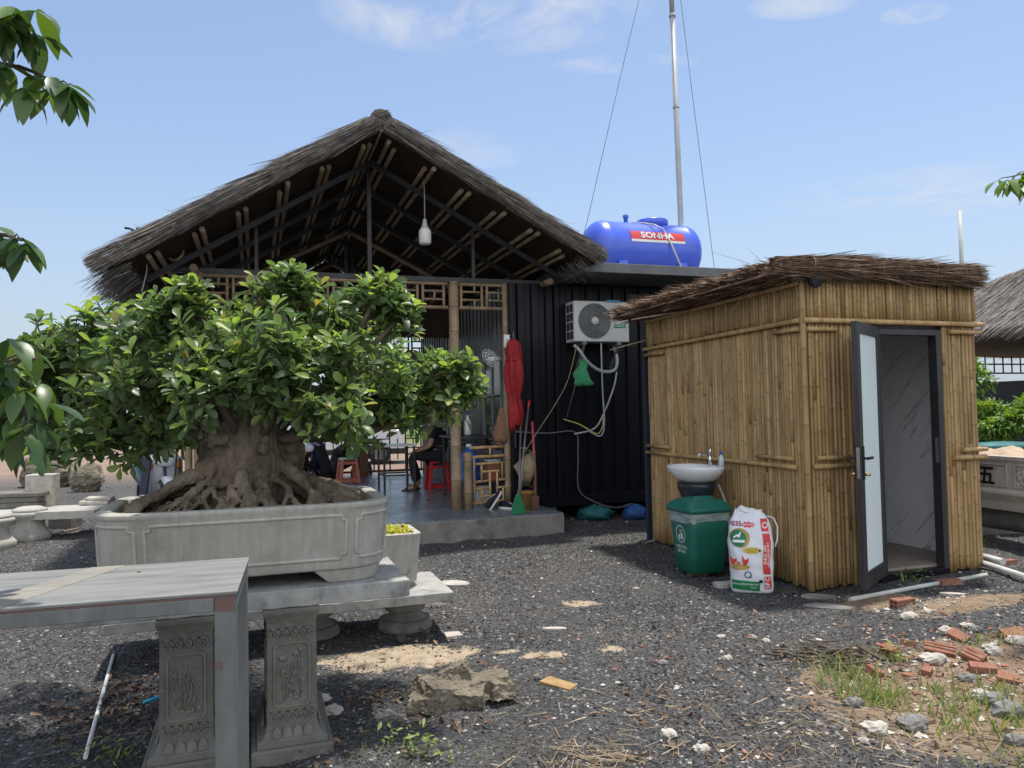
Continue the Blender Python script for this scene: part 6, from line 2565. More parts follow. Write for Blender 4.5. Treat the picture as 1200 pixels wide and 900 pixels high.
LOBES = [(30, 440, 42, 3.95), (22, 480, 38, 3.95), (48, 402, 34, 3.95), (72, 432, 52, 3.9), (112, 402, 42, 3.85), (160, 395, 45, 3.75), (208, 372, 44, 3.75), (222, 345, 22, 3.75), (148, 455, 60, 3.6), (245, 425, 66, 3.65), (295, 400, 52, 3.85), (334, 352, 42, 3.85), (345, 325, 24, 3.85),
         (325, 430, 72, 3.55), (378, 382, 48, 3.95), (438, 362, 36, 4.05), (447, 338, 22, 4.05), (470, 372, 28, 4.05), (418, 432, 62, 3.75), (466, 458, 55, 3.85), (512, 452, 44, 3.95), (535, 428, 22, 3.95), (545, 450, 18, 3.95), (475, 488, 30, 3.85),
         (392, 488, 46, 3.55), (250, 462, 52, 3.45), (190, 478, 48, 3.65), (108, 482, 52, 3.75), (62, 488, 42, 3.85), (320, 448, 42, 3.5), (508, 476, 24, 3.9), (62, 522, 26, 3.85), (125, 515, 30, 3.75), (185, 512, 24, 3.7),
         (200, 425, 78, 4.5), (320, 415, 80, 4.6), (425, 425, 70, 4.6), (110, 440, 60, 4.45), (490, 450, 45, 4.5), (290, 470, 60, 4.4), (395, 480, 45, 4.4)]
P_, D_, U_, L_, W_, T_, A_, DR_ = [], [], [], [], [], [], [], []
tw = MB()
cen = Fi @ atY(290, 480, 4.0)
fork = Vector((0, 0.03, 0.36))


def rosette(tip, axis, nl, young):
    x0 = axis.orthogonal().normalized()
    y0 = axis.cross(x0)
    a0 = rt.uniform(0, 6.28)
    for l in range(nl):
        an = a0 + l * 2.4
        f = l / nl
        rad = x0 * math.cos(an) + y0 * math.sin(an)
        up = 0.3 + 1.15 * f + rt.uniform(-0.4, 0.4)
        dr = (rad + axis * up + Vector((0, 0, -0.12))).normalized()
        ln = rt.uniform(0.046, 0.092) * (0.82 + 0.25 * (1 - f))
        P_.append(tip - axis * 0.05 * (1 - f) + rad * 0.004)
        D_.append(dr)
        U_.append((axis * 1.0 + Vector((rt.gauss(0, .3), rt.gauss(0, .3), 0.2)) - rad * 0.2 * up).normalized())
        L_.append(ln)
        W_.append(ln * rt.uniform(0.44, 0.57))
        DR_.append(rt.uniform(-0.05, 0.3) if rt.random() < 0.8 else rt.uniform(0.3, 0.7))
        tv = (0.55 + 0.4 * f if young and f > 0.4 else 0.0) + rt.gauss(0.14, 0.13)
        T_.append(max(0, min(1, tv)))
        A_.append(rt.uniform(0.15, 0.7) if rt.random() < 0.025 else 0.0)


for li, (px, py, rp, Y) in enumerate(LOBES):
    c = Fi @ atY(px, py, Y)
    r = rp * 0.87 * Y / 900.0
    base_ = Vector((max(-0.2, min(0.2, c.x * 0.35)), 0.03 + 0.1 * max(-1, min(1, c.y)), 0.33))
    mid = base_.lerp(c, 0.5) + Vector((rt.uniform(-.05, .05), rt.uniform(-.05, .05), rt.uniform(-0.06, 0.02)))
    pts = catmull([base_, mid, c], 6)
    tw.tube(pts, [0.028 - 0.019 * i / len(pts) for i in range(len(pts))], 7)
    n = int(6 + 300 * r * r / 0.9 * (0.6 if Y > 4.3 else 1.0) * 1.35)
    for k in range(n):
        d = Vector((rt.gauss(0, 1), rt.gauss(0, 1), rt.gauss(0.25, 0.9))).normalized()
        q = r * rt.uniform(0.65, 1.35)
        st = c + Vector((d.x, d.y, d.z * 0.9)) * q * rt.uniform(0.15, 0.45)
        tip = c + Vector((d.x, d.y, d.z * 0.92)) * q
        if tip.z < 0.19 + 0.42 * max(0, 0.32 - abs(tip.x)) and tip.y < 0.2 and tip.x > -0.45:
            continue
        bend = st.lerp(tip, 0.55) + Vector((rt.gauss(0, .015), rt.gauss(0, .015), -0.02))
        pth = catmull([st, bend, tip], 3)
        tw.tube(pth, [0.0045 - 0.0025 * i / len(pth) for i in range(len(pth))], 5)
        axis = ((tip - bend).normalized() * 0.8 + Vector((rt.gauss(0, .2), rt.gauss(0, .2) - 0.05, 0.5))).normalized()
        yg = rt.random() < 0.45
        rosette(tip, axis, rt.randint(5, 8), yg)
        for q_ in (0.62, 0.3):
            if rt.random() < 0.85:
                p_ = st.lerp(tip, q_)
                sd = (axis.orthogonal().normalized() * rt.choice([-1, 1]) + Vector((rt.gauss(0, .5), rt.gauss(0, .5), rt.gauss(0.2, .4)))).normalized()
                rosette(p_ + sd * 0.035, (axis * 0.5 + sd * 0.8).normalized(), rt.randint(3, 6), False)

# long shoots standing out of the crown
for px, py, Y in ((92, 352, 3.9), (112, 342, 3.85), (128, 372, 3.8), (165, 340, 3.8), (182, 352, 3.7), (205, 322, 3.8), (222, 318, 3.75), (240, 345, 3.7), (262, 365, 3.7), (285, 350, 3.8), (322, 306, 3.9), (340, 300, 3.85), (358, 318, 3.85), (372, 345, 3.8), (398, 352, 3.95), (432, 318, 4.05),
                  (448, 312, 4.05), (466, 330, 4.05), (488, 348, 4.05), (508, 408, 3.95), (536, 408, 3.95), (552, 412, 3.95), (560, 432, 3.95), (556, 455, 3.95), (530, 478, 3.9), (40, 385, 3.9), (60, 372, 3.9), (20, 410, 3.9), (25, 450, 3.9), (30, 500, 3.9), (80, 535, 3.85), (140, 540, 3.75), (160, 525, 3.7), (495, 500, 3.9), (440, 515, 3.8), (410, 512, 3.6)):
    tip = Fi @ atY(px, py + 8, Y)
    c_ = Fi @ atY(290, 450, 4.0)
    out = (tip - c_)
    out.y *= 0.3
    out = out.normalized()
    axis = (out * 0.6 + Vector((0, 0, 0.7 if out.z > -0.1 else -0.1)) + Vector((rt.gauss(0, .12), rt.gauss(0, .2), 0))).normalized()
    root_ = tip - axis * 0.14 - out * 0.12
    tw.tube(catmull([root_, tip - axis * 0.1, tip], 5), 0.004, 5)
    rosette(tip, axis, rt.randint(6, 8), rt.random() < 0.7)
    rosette(tip - axis * 0.055 + Vector((rt.gauss(0, .012), rt.gauss(0, .012), 0)), axis, rt.randint(4, 6), False)
    side = axis.orthogonal().normalized()
    t2 = tip - axis * 0.07 + side * rt.choice([-1, 1]) * 0.075
    tw.tube([tip - axis * 0.12, t2], 0.003, 4)
    rosette(t2, (axis + (t2 - tip) * 4).normalized(), rt.randint(5, 7), rt.random() < 0.4)
tw.build('branch', m_twig, FIG)
V_, F_, T2, A2 = leaves(np.array(P_), np.array(D_), np.array(U_), np.array(L_), np.array(W_), np.array(DR_), np.array(T_), np.array(A_), rows=LEAF_OB)
npmesh('foliage', V_, F_, m_leaf, FIG, tint=T2, aux=A2, smooth=True)
print('fig leaves', len(P_))

# ------------------------------------------------------------------ small pot with yellow seedlings
p = Sw(0, 0)
SP = thing('small_stone_pot', 'smaller square grey stone pot with yellow green plants behind the big pot', 'plant pot', Vector((-0.95, 5.50, 0.30)), YAW)


def cham(w, d, c, z):
    return [Vector((x, y, z)) for x, y in ((-w + c, -d), (w - c, -d), (w, -d + c), (w, d - c), (w - c, d), (-w + c, d), (-w, d - c), (-w, -d + c))]


mb = MB()
hw_, hd_ = 0.24, 0.24
mb.rings([cham(hw_ - 0.05, hd_ - 0.05, 0.04, 0.001), cham(hw_ - 0.045, hd_ - 0.045, 0.04, 0.03), cham(hw_ - 0.025, hd_ - 0.025, 0.04, 0.035), cham(hw_, hd_, 0.045, 0.35), cham(hw_ + 0.004, hd_ + 0.004, 0.045, 0.355), cham(hw_ + 0.004, hd_ + 0.004, 0.045, 0.37),
          cham(hw_ - 0.04, hd_ - 0.04, 0.03, 0.37), cham(hw_ - 0.045, hd_ - 0.045, 0.03, 0.31)], smooth=False)
mb.build('body', m_pot, SP, bevel=0.004)
mb = MB()
for M4 in (Matrix.Translation((0, -hw_ + 0.008, 0)) @ Matrix.Rotation(R(-4), 4, 'X'), Matrix.Rotation(R(90), 4, 'Z') @ Matrix.Translation((0, -hw_ + 0.008, 0)) @ Matrix.Rotation(R(-4), 4, 'X')):
    frame_ring(mb, octo(-0.165, 0.165, 0.08, 0.31, 0.02), octo(-0.157, 0.157, 0.088, 0.302, 0.018), 0.0, -0.008, M4, 0.2)
mb.build('panel_moulding', m_pot, SP)
mb = MB()
mb.bb(-hw_ + 0.045, hw_ - 0.045, -hd_ + 0.045, hd_ - 0.045, 0.2, 0.325)
mb.build('soil', m_soil, SP)
n = 420
Pn = np.stack([nr.uniform(-0.19, 0.19, n), nr.uniform(-0.19, 0.19, n), nr.uniform(0.33, 0.38, n)], 1)
Dn = nrmz(np.stack([nr.normal(0, 1, n), nr.normal(0, 1, n), nr.uniform(0.0, 0.8, n)], 1))
V_, F_, T2, A2 = leaves(Pn, Dn, nrmz(np.stack([nr.normal(0, .2, n), nr.normal(0, .2, n), np.ones(n)], 1)), nr.uniform(0.03, 0.05, n), nr.uniform(0.02, 0.034, n), nr.uniform(0, 0.3, n), nr.uniform(0.2, 1, n), np.zeros(n))
npmesh('seedlings', V_, F_, leaf_mat('yellow_leaf', (0.22, 0.25, 0.03), (0.46, 0.44, 0.06), rough=0.5), SP, tint=T2, smooth=True)

# ------------------------------------------------------------------ steel table in the foreground
TB = thing('steel_table', 'long weathered board table on square steel legs in the near foreground', 'table', (-0.885, 2.45, 0), R(15.5))
mb = MB()
TZc = 0.95
mb.bb(-2.3, 0.004, -0.004, 0.594, TZc - 0.009, TZc)
mb.build('table_top', m_board, TB, bevel=0.0015)
mb = MB()
sp_ = [(-0.655, -0.003), (-0.43, 0.592), (-0.55, 0.592), (-0.66, 0.3), (-0.80, -0.003)]
mb.add([(x, y, TZc + z) for z in (0.0003, 0.0012) for x, y in sp_], [tuple(range(5)), tuple(range(9, 4, -1))] + [(i, (i + 1) % 5, 5 + (i + 1) % 5, 5 + i) for i in range(5)])
mb.build('tan_strip', M('tan_board', (0.275, 0.255, 0.21), (0.19, 0.182, 0.16), sc=9, stretch=(1, 3, 1), rough=0.75, bump=0.15, stain=(0.22, 0.21, 0.19), stsc=8, stlo=0.5, sthi=0.62), TB)
mb = MB()
mb.bb(-2.3, 0.0, 0.0, 0.59, TZc - 0.017, TZc - 0.0095)
mb.build('edge_strip', m_primer, TB)
mb = MB()
mb.bb(-2.3, -0.066, 0.001, 0.03, TZc - 0.062, TZc - 0.0175)
mb.bb(-2.3, -0.066, 0.56, 0.589, TZc - 0.062, TZc - 0.0175)
mb.bb(-0.05, -0.001, 0.068, 0.522, TZc - 0.062, TZc - 0.0175)
mb.build('apron', m_galv, TB, bevel=0.003)
for x, y in ((-0.065, 0.0), (-0.065, 0.526), (-2.26, 0.0), (-2.26, 0.526)):
    mb = MB()
    mb.bb(x, x + 0.064, y, y + 0.064, -0.02, TZc - 0.0176)
    lg = mb.build('leg', m_galv, TB, bevel=0.004)
    mb = MB()
    mb.bb(x + 0.002, x + 0.062, y - 0.0015, y + 0.001, TZc - 0.062, TZc - 0.018)
    mb.build('primer_band', m_primer, lg)
    if x > -1 and y == 0:
        mb = MB()
        mb.bb(x + 0.005, x + 0.022, y - 0.0015, y + 0.001, TZc - 0.24, TZc - 0.215)
        mb.build('primer_patch', m_primer, lg)
for (x, y, lab) in ((-0.36, 0.43, 'small tan pebble lying on the steel table near its right end'), (-0.92, 0.40, 'small tan pebble lying on the steel table near the tan stain')):
    pz = Matrix.Translation((-0.885, 2.45, 0)) @ Matrix.Rotation(R(15.5), 4, 'Z') @ Vector((x, y, TZc + 0.004))
    mb = MB()
    mb.ball((0, 0, 0), (0.007, 0.006, 0.005), 7, 5)
    tag(mb.build('pebble', m_straw, loc=pz), lab, 'pebble')
# ------------------------------------------------------------------ stools, table and the seated person
def stool(loc, rz, mat, top, label, h=0.46):
    t = thing('plastic_stool', label, 'stool', loc, rz, 'plastic stools on the tiled platform')
    mb = MB()
    mb.rings([sq(0.30, 0.30, h - 0.03, 0.04), sq(0.295, 0.295, h - 0.01, 0.04), sq(0.28, 0.28, h, 0.04), sq(0.2, 0.2, h - 0.004, 0.03)])
    mb.build('seat', top, t)
    for sx in (-1, 1):
        for sy in (-1, 1):
            mb = MB()
            b, tp_ = Vector((sx * 0.165, sy * 0.165, 0)), Vector((sx * 0.125, sy * 0.125, h - 0.029))
            mb.rings([[b + Vector((x, y, 0)) for x, y in ((-.03, -.03), (.03, -.03), (.03, .03), (-.03, .03))], [tp_ + Vector((x, y, 0)) for x, y in ((-.024, -.024), (.024, -.024), (.024, .024), (-.024, .024))]], smooth=False)
            mb.build('leg', mat, t, bevel=0.006)
    for z in (0.05, h - 0.09):
        mb = MB()
        k = 0.165 - 0.04 * z / h
        for a, b in (((-k, -k), (k, -k)), ((k, -k), (k, k)), ((k, k), (-k, k)), ((-k, k), (-k, -k))):
            mb.beam((a[0], a[1], z), (b[0], b[1], z), 0.02, 0.05)
        mb.build('brace', mat, t, bevel=0.004)
    return t


ps = at(513, 573, FZ)
stool((ps.x, ps.y, FZ), YAW, m_redpl, m_redpl, 'bright red plastic stool under the seated person in black')
pw = at(408, 566, FZ)
stool((pw.x, pw.y, FZ), YAW + 0.1, m_redpale, M('pale_stool_top', (0.60, 0.55, 0.52), bump=0), 'faded red and white plastic stool standing at the edge of the platform')
pt_ = at(462, 577, FZ)
t = thing('black_table', 'small table with thin black steel legs before the seated person', 'table', (pt_.x, pt_.y + 0.3, FZ), YAW)
mb = MB()
mb.bb(-0.32, 0.28, -0.3, 0.4, 0.72, 0.745)
mb.build('table_top', m_white_pl, t, bevel=0.004)
for x, y in ((-0.24, -0.25), (0.24, -0.25), (-0.24, 0.35), (0.24, 0.35)):
    mb = MB()
    mb.bb(x - 0.016, x + 0.016, y - 0.016, y + 0.016, 0, 0.72)
    mb.build('leg', m_steel_dk, t)
mb = MB()
for y in (-0.25, 0.35):
    mb.bb(-0.224, 0.224, y - 0.01, y + 0.01, 0.25, 0.275)
mb.bb(-0.25, -0.23, -0.234, 0.334, 0.25, 0.275)
mb.build('stretcher', m_steel_dk, t)


def skin_mesh(name, verts, edges, radii, mat, parent, root=0, sub=2):
    me = bpy.data.meshes.new(name)
    me.from_pydata([tuple(v) for v in verts], edges, [])
    o = bpy.data.objects.new(name, me)
    COL.objects.link(o)
    me.materials.append(mat)
    bm_ = bmesh.new()
    bm_.from_mesh(me)
    ly = bm_.verts.layers.skin.verify()
    bm_.verts.ensure_lookup_table()
    for i, v in enumerate(bm_.verts):
        r_ = radii[i]
        v[ly].radius = (r_, r_) if not isinstance(r_, tuple) else r_
        v[ly].use_root = i == root
    bm_.to_mesh(me)
    bm_.free()
    md = o.modifiers.new('skin', 'SKIN')
    md.use_smooth_shade = True
    md = o.modifiers.new('sub', 'SUBSURF')
    md.levels = md.render_levels = sub
    if parent:
        o.parent = parent
    return o


# person facing local -x, seated on the red stool; origin on the floor under the hips
PE = thing('person', 'person in black shirt and trousers sitting on the red stool, hand on knee', 'person', (ps.x, ps.y, FZ), YAW - 0.15)
H0 = 0.50
body = [(0.0, 0, H0 + 0.07), (0.03, 0, H0 + 0.22), (0.01, 0, H0 + 0.38), (-0.05, 0, H0 + 0.50), (-0.09, 0, H0 + 0.58), (-0.11, 0, H0 + 0.64), (-0.12, 0, H0 + 0.73), (-0.13, 0, H0 + 0.80),
        (-0.03, -0.10, H0 + 0.05), (-0.42, -0.13, H0 + 0.05), (-0.36, -0.13, 0.09), (-0.38, -0.13, 0.05), (-0.52, -0.14, 0.035),
        (-0.03, 0.10, H0 + 0.05), (-0.40, 0.15, H0 + 0.03), (-0.30, 0.16, 0.09), (-0.32, 0.16, 0.05), (-0.46, 0.17, 0.035),
        (-0.06, -0.19, H0 + 0.49), (-0.12, -0.23, H0 + 0.22), (-0.33, -0.15, H0 + 0.14), (-0.41, -0.14, H0 + 0.115),
        (-0.06, 0.19, H0 + 0.49), (-0.10, 0.24, H0 + 0.22), (-0.32, 0.17, H0 + 0.13), (-0.40, 0.16, H0 + 0.10)]
edges = [(0, 1), (1, 2), (2, 3), (3, 4), (4, 5), (5, 6), (6, 7), (0, 8), (8, 9), (9, 10), (10, 11), (11, 12), (0, 13), (13, 14), (14, 15), (15, 16), (16, 17), (3, 18), (18, 19), (19, 20), (20, 21), (3, 22), (22, 23), (23, 24), (24, 25)]
rad = [(0.13, 0.15), (0.12, 0.15), (0.12, 0.16), (0.09, 0.13), 0.052, 0.055, 0.09, 0.07, 0.09, 0.062, 0.042, 0.045, 0.032, 0.09, 0.062, 0.042, 0.045, 0.032, 0.062, 0.045, 0.034, 0.026, 0.062, 0.045, 0.034, 0.026]
skin_mesh('body', body, edges, rad, m_skin, PE)
# clothing as slightly larger shells over torso and legs
tv = [(0.0, 0, H0 + 0.05), (0.03, 0, H0 + 0.22), (0.01, 0, H0 + 0.38), (-0.05, 0, H0 + 0.50), (-0.07, 0, H0 + 0.545), (-0.06, -0.19, H0 + 0.49), (-0.10, -0.22, H0 + 0.31), (-0.06, 0.19, H0 + 0.49), (-0.09, 0.23, H0 + 0.31)]
skin_mesh('shirt', tv, [(0, 1), (1, 2), (2, 3), (3, 4), (3, 5), (5, 6), (3, 7), (7, 8)], [(0.15, 0.17), (0.14, 0.17), (0.14, 0.18), (0.105, 0.145), 0.066, 0.078, 0.066, 0.078, 0.066], m_black_cl, PE)
lv = [(0.0, 0, H0 + 0.06), (-0.03, -0.10, H0 + 0.05), (-0.43, -0.13, H0 + 0.05), (-0.36, -0.13, 0.12), (-0.03, 0.10, H0 + 0.05), (-0.41, 0.15, H0 + 0.03), (-0.30, 0.16, 0.12)]
skin_mesh('trousers', lv, [(0, 1), (1, 2), (2, 3), (0, 4), (4, 5), (5, 6)], [(0.15, 0.16), 0.105, 0.08, 0.066, 0.105, 0.08, 0.066], m_black_cl, PE)
mb = MB()
mb.ball((-0.105, 0, H0 + 0.79), (0.105, 0.088, 0.095), 16, 10)
mb.ball((-0.06, 0, H0 + 0.735), (0.075, 0.08, 0.09), 14, 9)
mb.build('hair', m_hair, PE)
mb = MB()
mb.ball((-0.225, 0, H0 + 0.73), (0.016, 0.012, 0.022), 8, 6)
for y in (-1, 1):
    mb.ball((-0.11, y * 0.085, H0 + 0.73), (0.018, 0.010, 0.028), 8, 6)
mb.build('nose_and_ears', m_skin, PE)
mb = MB()
for y in (-1, 1):
    mb.ball((-0.206, y * 0.032, H0 + 0.755), (0.006, 0.012, 0.006), 8, 6)
mb.ball((-0.212, 0, H0 + 0.685), (0.006, 0.022, 0.005), 8, 6)
mb.build('eyes_and_mouth', m_hair, PE)
mb = MB()
for hx, hy, hz in ((-0.41, -0.14, H0 + 0.115), (-0.40, 0.16, H0 + 0.10)):
    for k, (dy, ln) in enumerate(((-0.03, 0.065), (-0.011, 0.078), (0.009, 0.074), (0.028, 0.058))):
        mb.tube([(hx, hy + dy * 0.7, hz), (hx - ln * 0.5, hy + dy, hz - 0.005), (hx - ln * 0.95, hy + dy, hz - 0.04)], [0.0115, 0.010, 0.007], 6)
    mb.tube([(hx + 0.02, hy - 0.02, hz), (hx - 0.015, hy - 0.05, hz - 0.01), (hx - 0.04, hy - 0.055, hz - 0.03)], [0.013, 0.011, 0.008], 6)
mb.build('fingers', m_skin, PE)
for y, x in ((-0.135, -0.45), (0.165, -0.39)):
    mb = MB()
    mb.rings([[Vector((x + a, y + b, z)) for a, b in ((-0.13, -0.03), (-0.14, 0.02), (-0.08, 0.05), (0.10, 0.042), (0.13, 0.0), (0.10, -0.04), (-0.06, -0.05))] for z in (0.001, 0.02)], smooth=False)
    mb.tube([(x - 0.06, y - 0.05, 0.02), (x - 0.05, y, 0.078), (x - 0.06, y + 0.05, 0.02)], 0.012, 6)
    mb.build('sandal', m_rubber, PE)

# ------------------------------------------------------------------ scooters
def scooter(loc, rz, label, body_m, trim_m, helmet=None):
    """motor scooter, front towards local -y"""
    t = thing('motor_scooter', label, 'scooter', loc, rz)
    for y in (-0.62, 0.62):
        mb = MB()
        mb.lathe([(0.16, -0.045), (0.22, -0.05), (0.25, -0.02), (0.25, 0.02), (0.22, 0.05), (0.16, 0.045)], 28, c=(0, y, 0.25), rot=Matrix.Rotation(R(90), 3, 'Y'), caps=False)
        w_ = mb.build('wheel', m_rubber, t)
        mb = MB()
        mb.lathe([(0.17, -0.03), (0.17, 0.03)], 24, c=(0, y, 0.25), rot=Matrix.Rotation(R(90), 3, 'Y'), caps=False)
        for k in range(5):
            a = k * 1.257
            mb.beam((0, y, 0.25), (0, y + 0.165 * math.cos(a), 0.25 + 0.165 * math.sin(a)), 0.03, 0.03)
        mb.build('rim', m_galv, w_)
    mb = MB()
    mb.rings([[Vector((s_ * w2, y, z)) for s_, w2, y, z in ((-1, w, y0, z0), (-0.6, w, y0 - 0.05, z0 + 0.03), (0.6, w, y0 - 0.05, z0 + 0.03), (1, w, y0, z0))] for w, y0, z0 in ((0.06, -0.93, 0.30), (0.085, -0.85, 0.46), (0.09, -0.66, 0.55), (0.075, -0.42, 0.47), (0.06, -0.36, 0.36))])
    mb.build('front_mudguard', body_m, t)
    mb = MB()
    mb.rings([[Vector((x * w, y0 + (abs(x) ** 2) * 0.07, z0)) for x in (-1, -0.75, -0.4, 0, 0.4, 0.75, 1)] + [Vector((x * w * 0.9, y0 + 0.12, z0)) for x in (1, 0.5, 0, -0.5, -1)] for w, y0, z0 in ((0.14, -0.28, 0.28), (0.21, -0.36, 0.42), (0.24, -0.46, 0.62), (0.21, -0.52, 0.78), (0.15, -0.50, 0.88), (0.10, -0.44, 0.93))])
    mb.build('front_fairing', body_m, t)
    for s_ in (-1, 1):
        mb = MB()
        mb.beam((s_ * 0.235, -0.40, 0.34), (s_ * 0.20, -0.50, 0.80), 0.02, 0.16)
        mb.build('side_panel', trim_m, t, bevel=0.008)
    mb = MB()
    mb.ball((0, -0.565, 0.76), (0.12, 0.045, 0.075), 16, 8)
    mb.build('headlight', M('lamp_lens', (0.6, 0.63, 0.66), rough=0.1, bump=0, tint=0), t)
    for s_ in (-1, 1):
        mb = MB()
        mb.ball((s_ * 0.165, -0.485, 0.70), (0.035, 0.03, 0.055), 10, 6)
        mb.build('indicator', M('amber', (0.55, 0.16, 0.02), rough=0.2, bump=0, tint=0), t)
    mb = MB()
    mb.tube([(-0.36, -0.27, 0.99), (-0.2, -0.38, 1.0), (0, -0.42, 0.96), (0.2, -0.38, 1.0), (0.36, -0.27, 0.99)], 0.014, 8)
    mb.tube([(0, -0.42, 0.95), (0, -0.60, 0.25)], 0.02, 8)
    mb.build('handlebar', m_steel_dk, t)
    for s_ in (-1, 1):
        mb = MB()
        mb.tube([(s_ * 0.22, -0.37, 1.0), (s_ * 0.28, -0.39, 1.12), (s_ * 0.31, -0.38, 1.17)], 0.006, 6)
        mb.ball((s_ * 0.33, -0.38, 1.20), (0.07, 0.02, 0.045), 12, 7)
        mb.build('mirror', m_galv, t)
    mb = MB()
    mb.rings([[Vector((x * w, y0, z0 + dz)) for x, dz in ((-1, 0), (-0.8, h), (0.8, h), (1, 0), (0.7, -0.08), (-0.7, -0.08))] for w, y0, z0, h in ((0.14, -0.30, 0.30, 0.03), (0.15, -0.1, 0.29, 0.04), (0.17, 0.05, 0.42, 0.2), (0.2, 0.3, 0.5, 0.2), (0.18, 0.62, 0.56, 0.18), (0.08, 0.86, 0.62, 0.12))])
    mb.build('rear_body', trim_m, t)
    mb = MB()
    mb.rings([[Vector((x * w, y0, z0 + dz)) for x, dz in ((-1, 0), (-0.8, 0.06), (0, 0.075), (0.8, 0.06), (1, 0))] for w, y0, z0 in ((0.10, 0.02, 0.63), (0.15, 0.2, 0.71), (0.16, 0.5, 0.75), (0.13, 0.8, 0.77))])
    mb.build('seat', m_rubber, t)
    t.scale = (1.15, 1.15, 1.15)
    return t


p = atY(165, 594, 11.3)
scooter((p.x, p.y + 0.45, 0), R(38), 'white and blue motor scooter parked beyond the left end of the bonsai pot', m_paint_w, m_paint_b)
p = at(372, 590, 0)
sc2 = scooter((p.x - 0.2, p.y + 2.2, 0), R(-35), 'dark motor scooter parked behind the bonsai trunk near the faded stool', m_paint_b, m_rubber)

# ------------------------------------------------------------------ white van beyond the railing
p = at(400, 546, 0)
VAN = thing('parked_van', 'white van parked beyond the railing at the back of the pavilion', 'van', (p.x - 0.4, p.y + 1.0, 0), R(8))
mb = MB()
side = [(-2.1, 0.42), (2.1, 0.42), (2.15, 0.8), (2.05, 1.0), (1.35, 1.15), (0.85, 1.85), (-1.95, 1.9), (-2.12, 1.4)]
mb.prism(side, -0.85, 0.85)
mb.build('body', m_carwhite, VAN, bevel=0.06, seg=3)
mb = MB()
for s_ in (-1, 1):
    y = s_ * 0.853
    for x0, x1 in ((-1.85, -0.85), (-0.75, 0.15)):
        mb.bb(x0, x1, y - 0.004, y + 0.004, 1.2, 1.7)
    mb.prism([(0.25, 1.2), (1.15, 1.2), (0.78, 1.7), (0.25, 1.7)], y - 0.004, y + 0.004)
mb.build('window', m_darkglass, VAN)
mb = MB()
mb.beam((1.345, 0, 1.20), (0.90, 0, 1.83), 1.5, 0.02)
mb.build('windscreen', m_darkglass, VAN)
for x in (-1.3, 1.35):
    for y in (-0.8, 0.8):
        mb = MB()
        mb.lathe([(0.2, -0.1), (0.31, -0.1), (0.33, -0.07), (0.33, 0.07), (0.31, 0.1), (0.2, 0.1)], 24, c=(x, y, 0.33), rot=Matrix.Rotation(R(90), 3, 'X'), caps=False)
        w_ = mb.build('wheel', m_rubber, VAN)
        mb = MB()
        mb.lathe([(0.21, -0.105), (0.05, -0.06), (0.05, 0.06), (0.21, 0.105)], 20, c=(x, y, 0.33), rot=Matrix.Rotation(R(90), 3, 'X'))
        mb.build('rim', m_galv, w_)
mb = MB()
mb.bb(-2.14, 2.17, -0.87, 0.87, 0.3, 0.47)
mb.build('bumper', m_rubber, VAN, bevel=0.03)
for y in (-0.6, 0.6):
    mb = MB()
    mb.ball((2.08, y, 0.85), (0.06, 0.16, 0.1), 12, 7)
    mb.build('headlight', m_white_pl, VAN)

# ------------------------------------------------------------------ stone goods on the left of the yard
def drum(loc, label, mat=m_pot):
    t = thing('stone_stool', label, 'stone stool', loc, R(11), 'waisted stone stools on the gravel')
    mb = MB()

    def lobes(r_, z):
        return [Vector((r_ * math.cos(a) * (1 + 0.035 * math.cos(a * 6)), r_ * math.sin(a) * (1 + 0.035 * math.cos(a * 6)), z)) for a in np.linspace(0, 2 * math.pi, 37)[:-1]]
    mb.rings([lobes(0.235, -0.03), lobes(0.24, 0.07), lobes(0.225, 0.085), lobes(0.185, 0.13), lobes(0.16, 0.19), lobes(0.17, 0.25), lobes(0.21, 0.29), lobes(0.225, 0.315), lobes(0.22, 0.34), lobes(0.20, 0.352)])
    mb.build('body', mat, t)
    mb = MB()
    mb.rings([lobes(0.19, 0.353), lobes(0.20, 0.36), lobes(0.19, 0.385), lobes(0.12, 0.41), lobes(0.01, 0.415)])
    mb.build('cushion_top', mat, t)


p = gpt(35, 632)
drum(p, 'waisted grey stone stool standing alone before the grey slab bench')
p = gpt(-8, 642)
drum(p, 'waisted grey stone stool cut by the left edge of the photo')
p = at(60, 618, 0)
o = rough_slab('stone_bench_slab', 'flat grey stone slab lying low on two blocks behind the stone stools', 1.9, 0.7, 0.10, Vector((-5.28, 9.7, 0.36)), 3, m_pot)
o.rotation_euler = (0, 0, R(8))
for k, (px, lab) in enumerate(((67, 'grey stone block under the right end of the low slab'), (-10, 'grey stone block under the left end of the low slab'))):
    q = at(px, 619, 0)
    mb = MB()
    mb.bb(-0.16, 0.16, 0, 0.3, -0.02, 0.255)
    tag(mb.build('stone_block', m_conc, bevel=0.012, loc=(q.x, q.y + 0.05, 0)), lab, 'block')
q = atY(50, 575, 10.3)
mb = MB()
mb.bb(-0.17, 0.17, -0.12, 0.12, 0.0, 0.42)
tag(mb.build('white_stone_block', m_paleston, bevel=0.008, loc=(q.x, q.y, 0.362), rot=(0, 0, R(10))), 'upright whitish stone block standing on the low grey slab', 'block')
q = atY(18, 590, 10.2)
mb = MB()
for k in range(2):
    z = k * 0.075
    mb.rings([[Vector((x * (1 - 0.02 * k), y, z + dz)) for x, y in ((-0.85, -0.2), (0.36, -0.2), (0.42, 0.0), (0.36, 0.2), (-0.85, 0.2))] for dz in (0.0, 0.03, 0.07)], smooth=False)
mb.rings([[Vector((x, y, 0.15 + dz)) for x, y in ((-0.85, -0.24), (0.40, -0.24), (0.46, 0.0), (0.40, 0.24), (-0.85, 0.24))] for dz in (0.0, 0.05)], smooth=False)
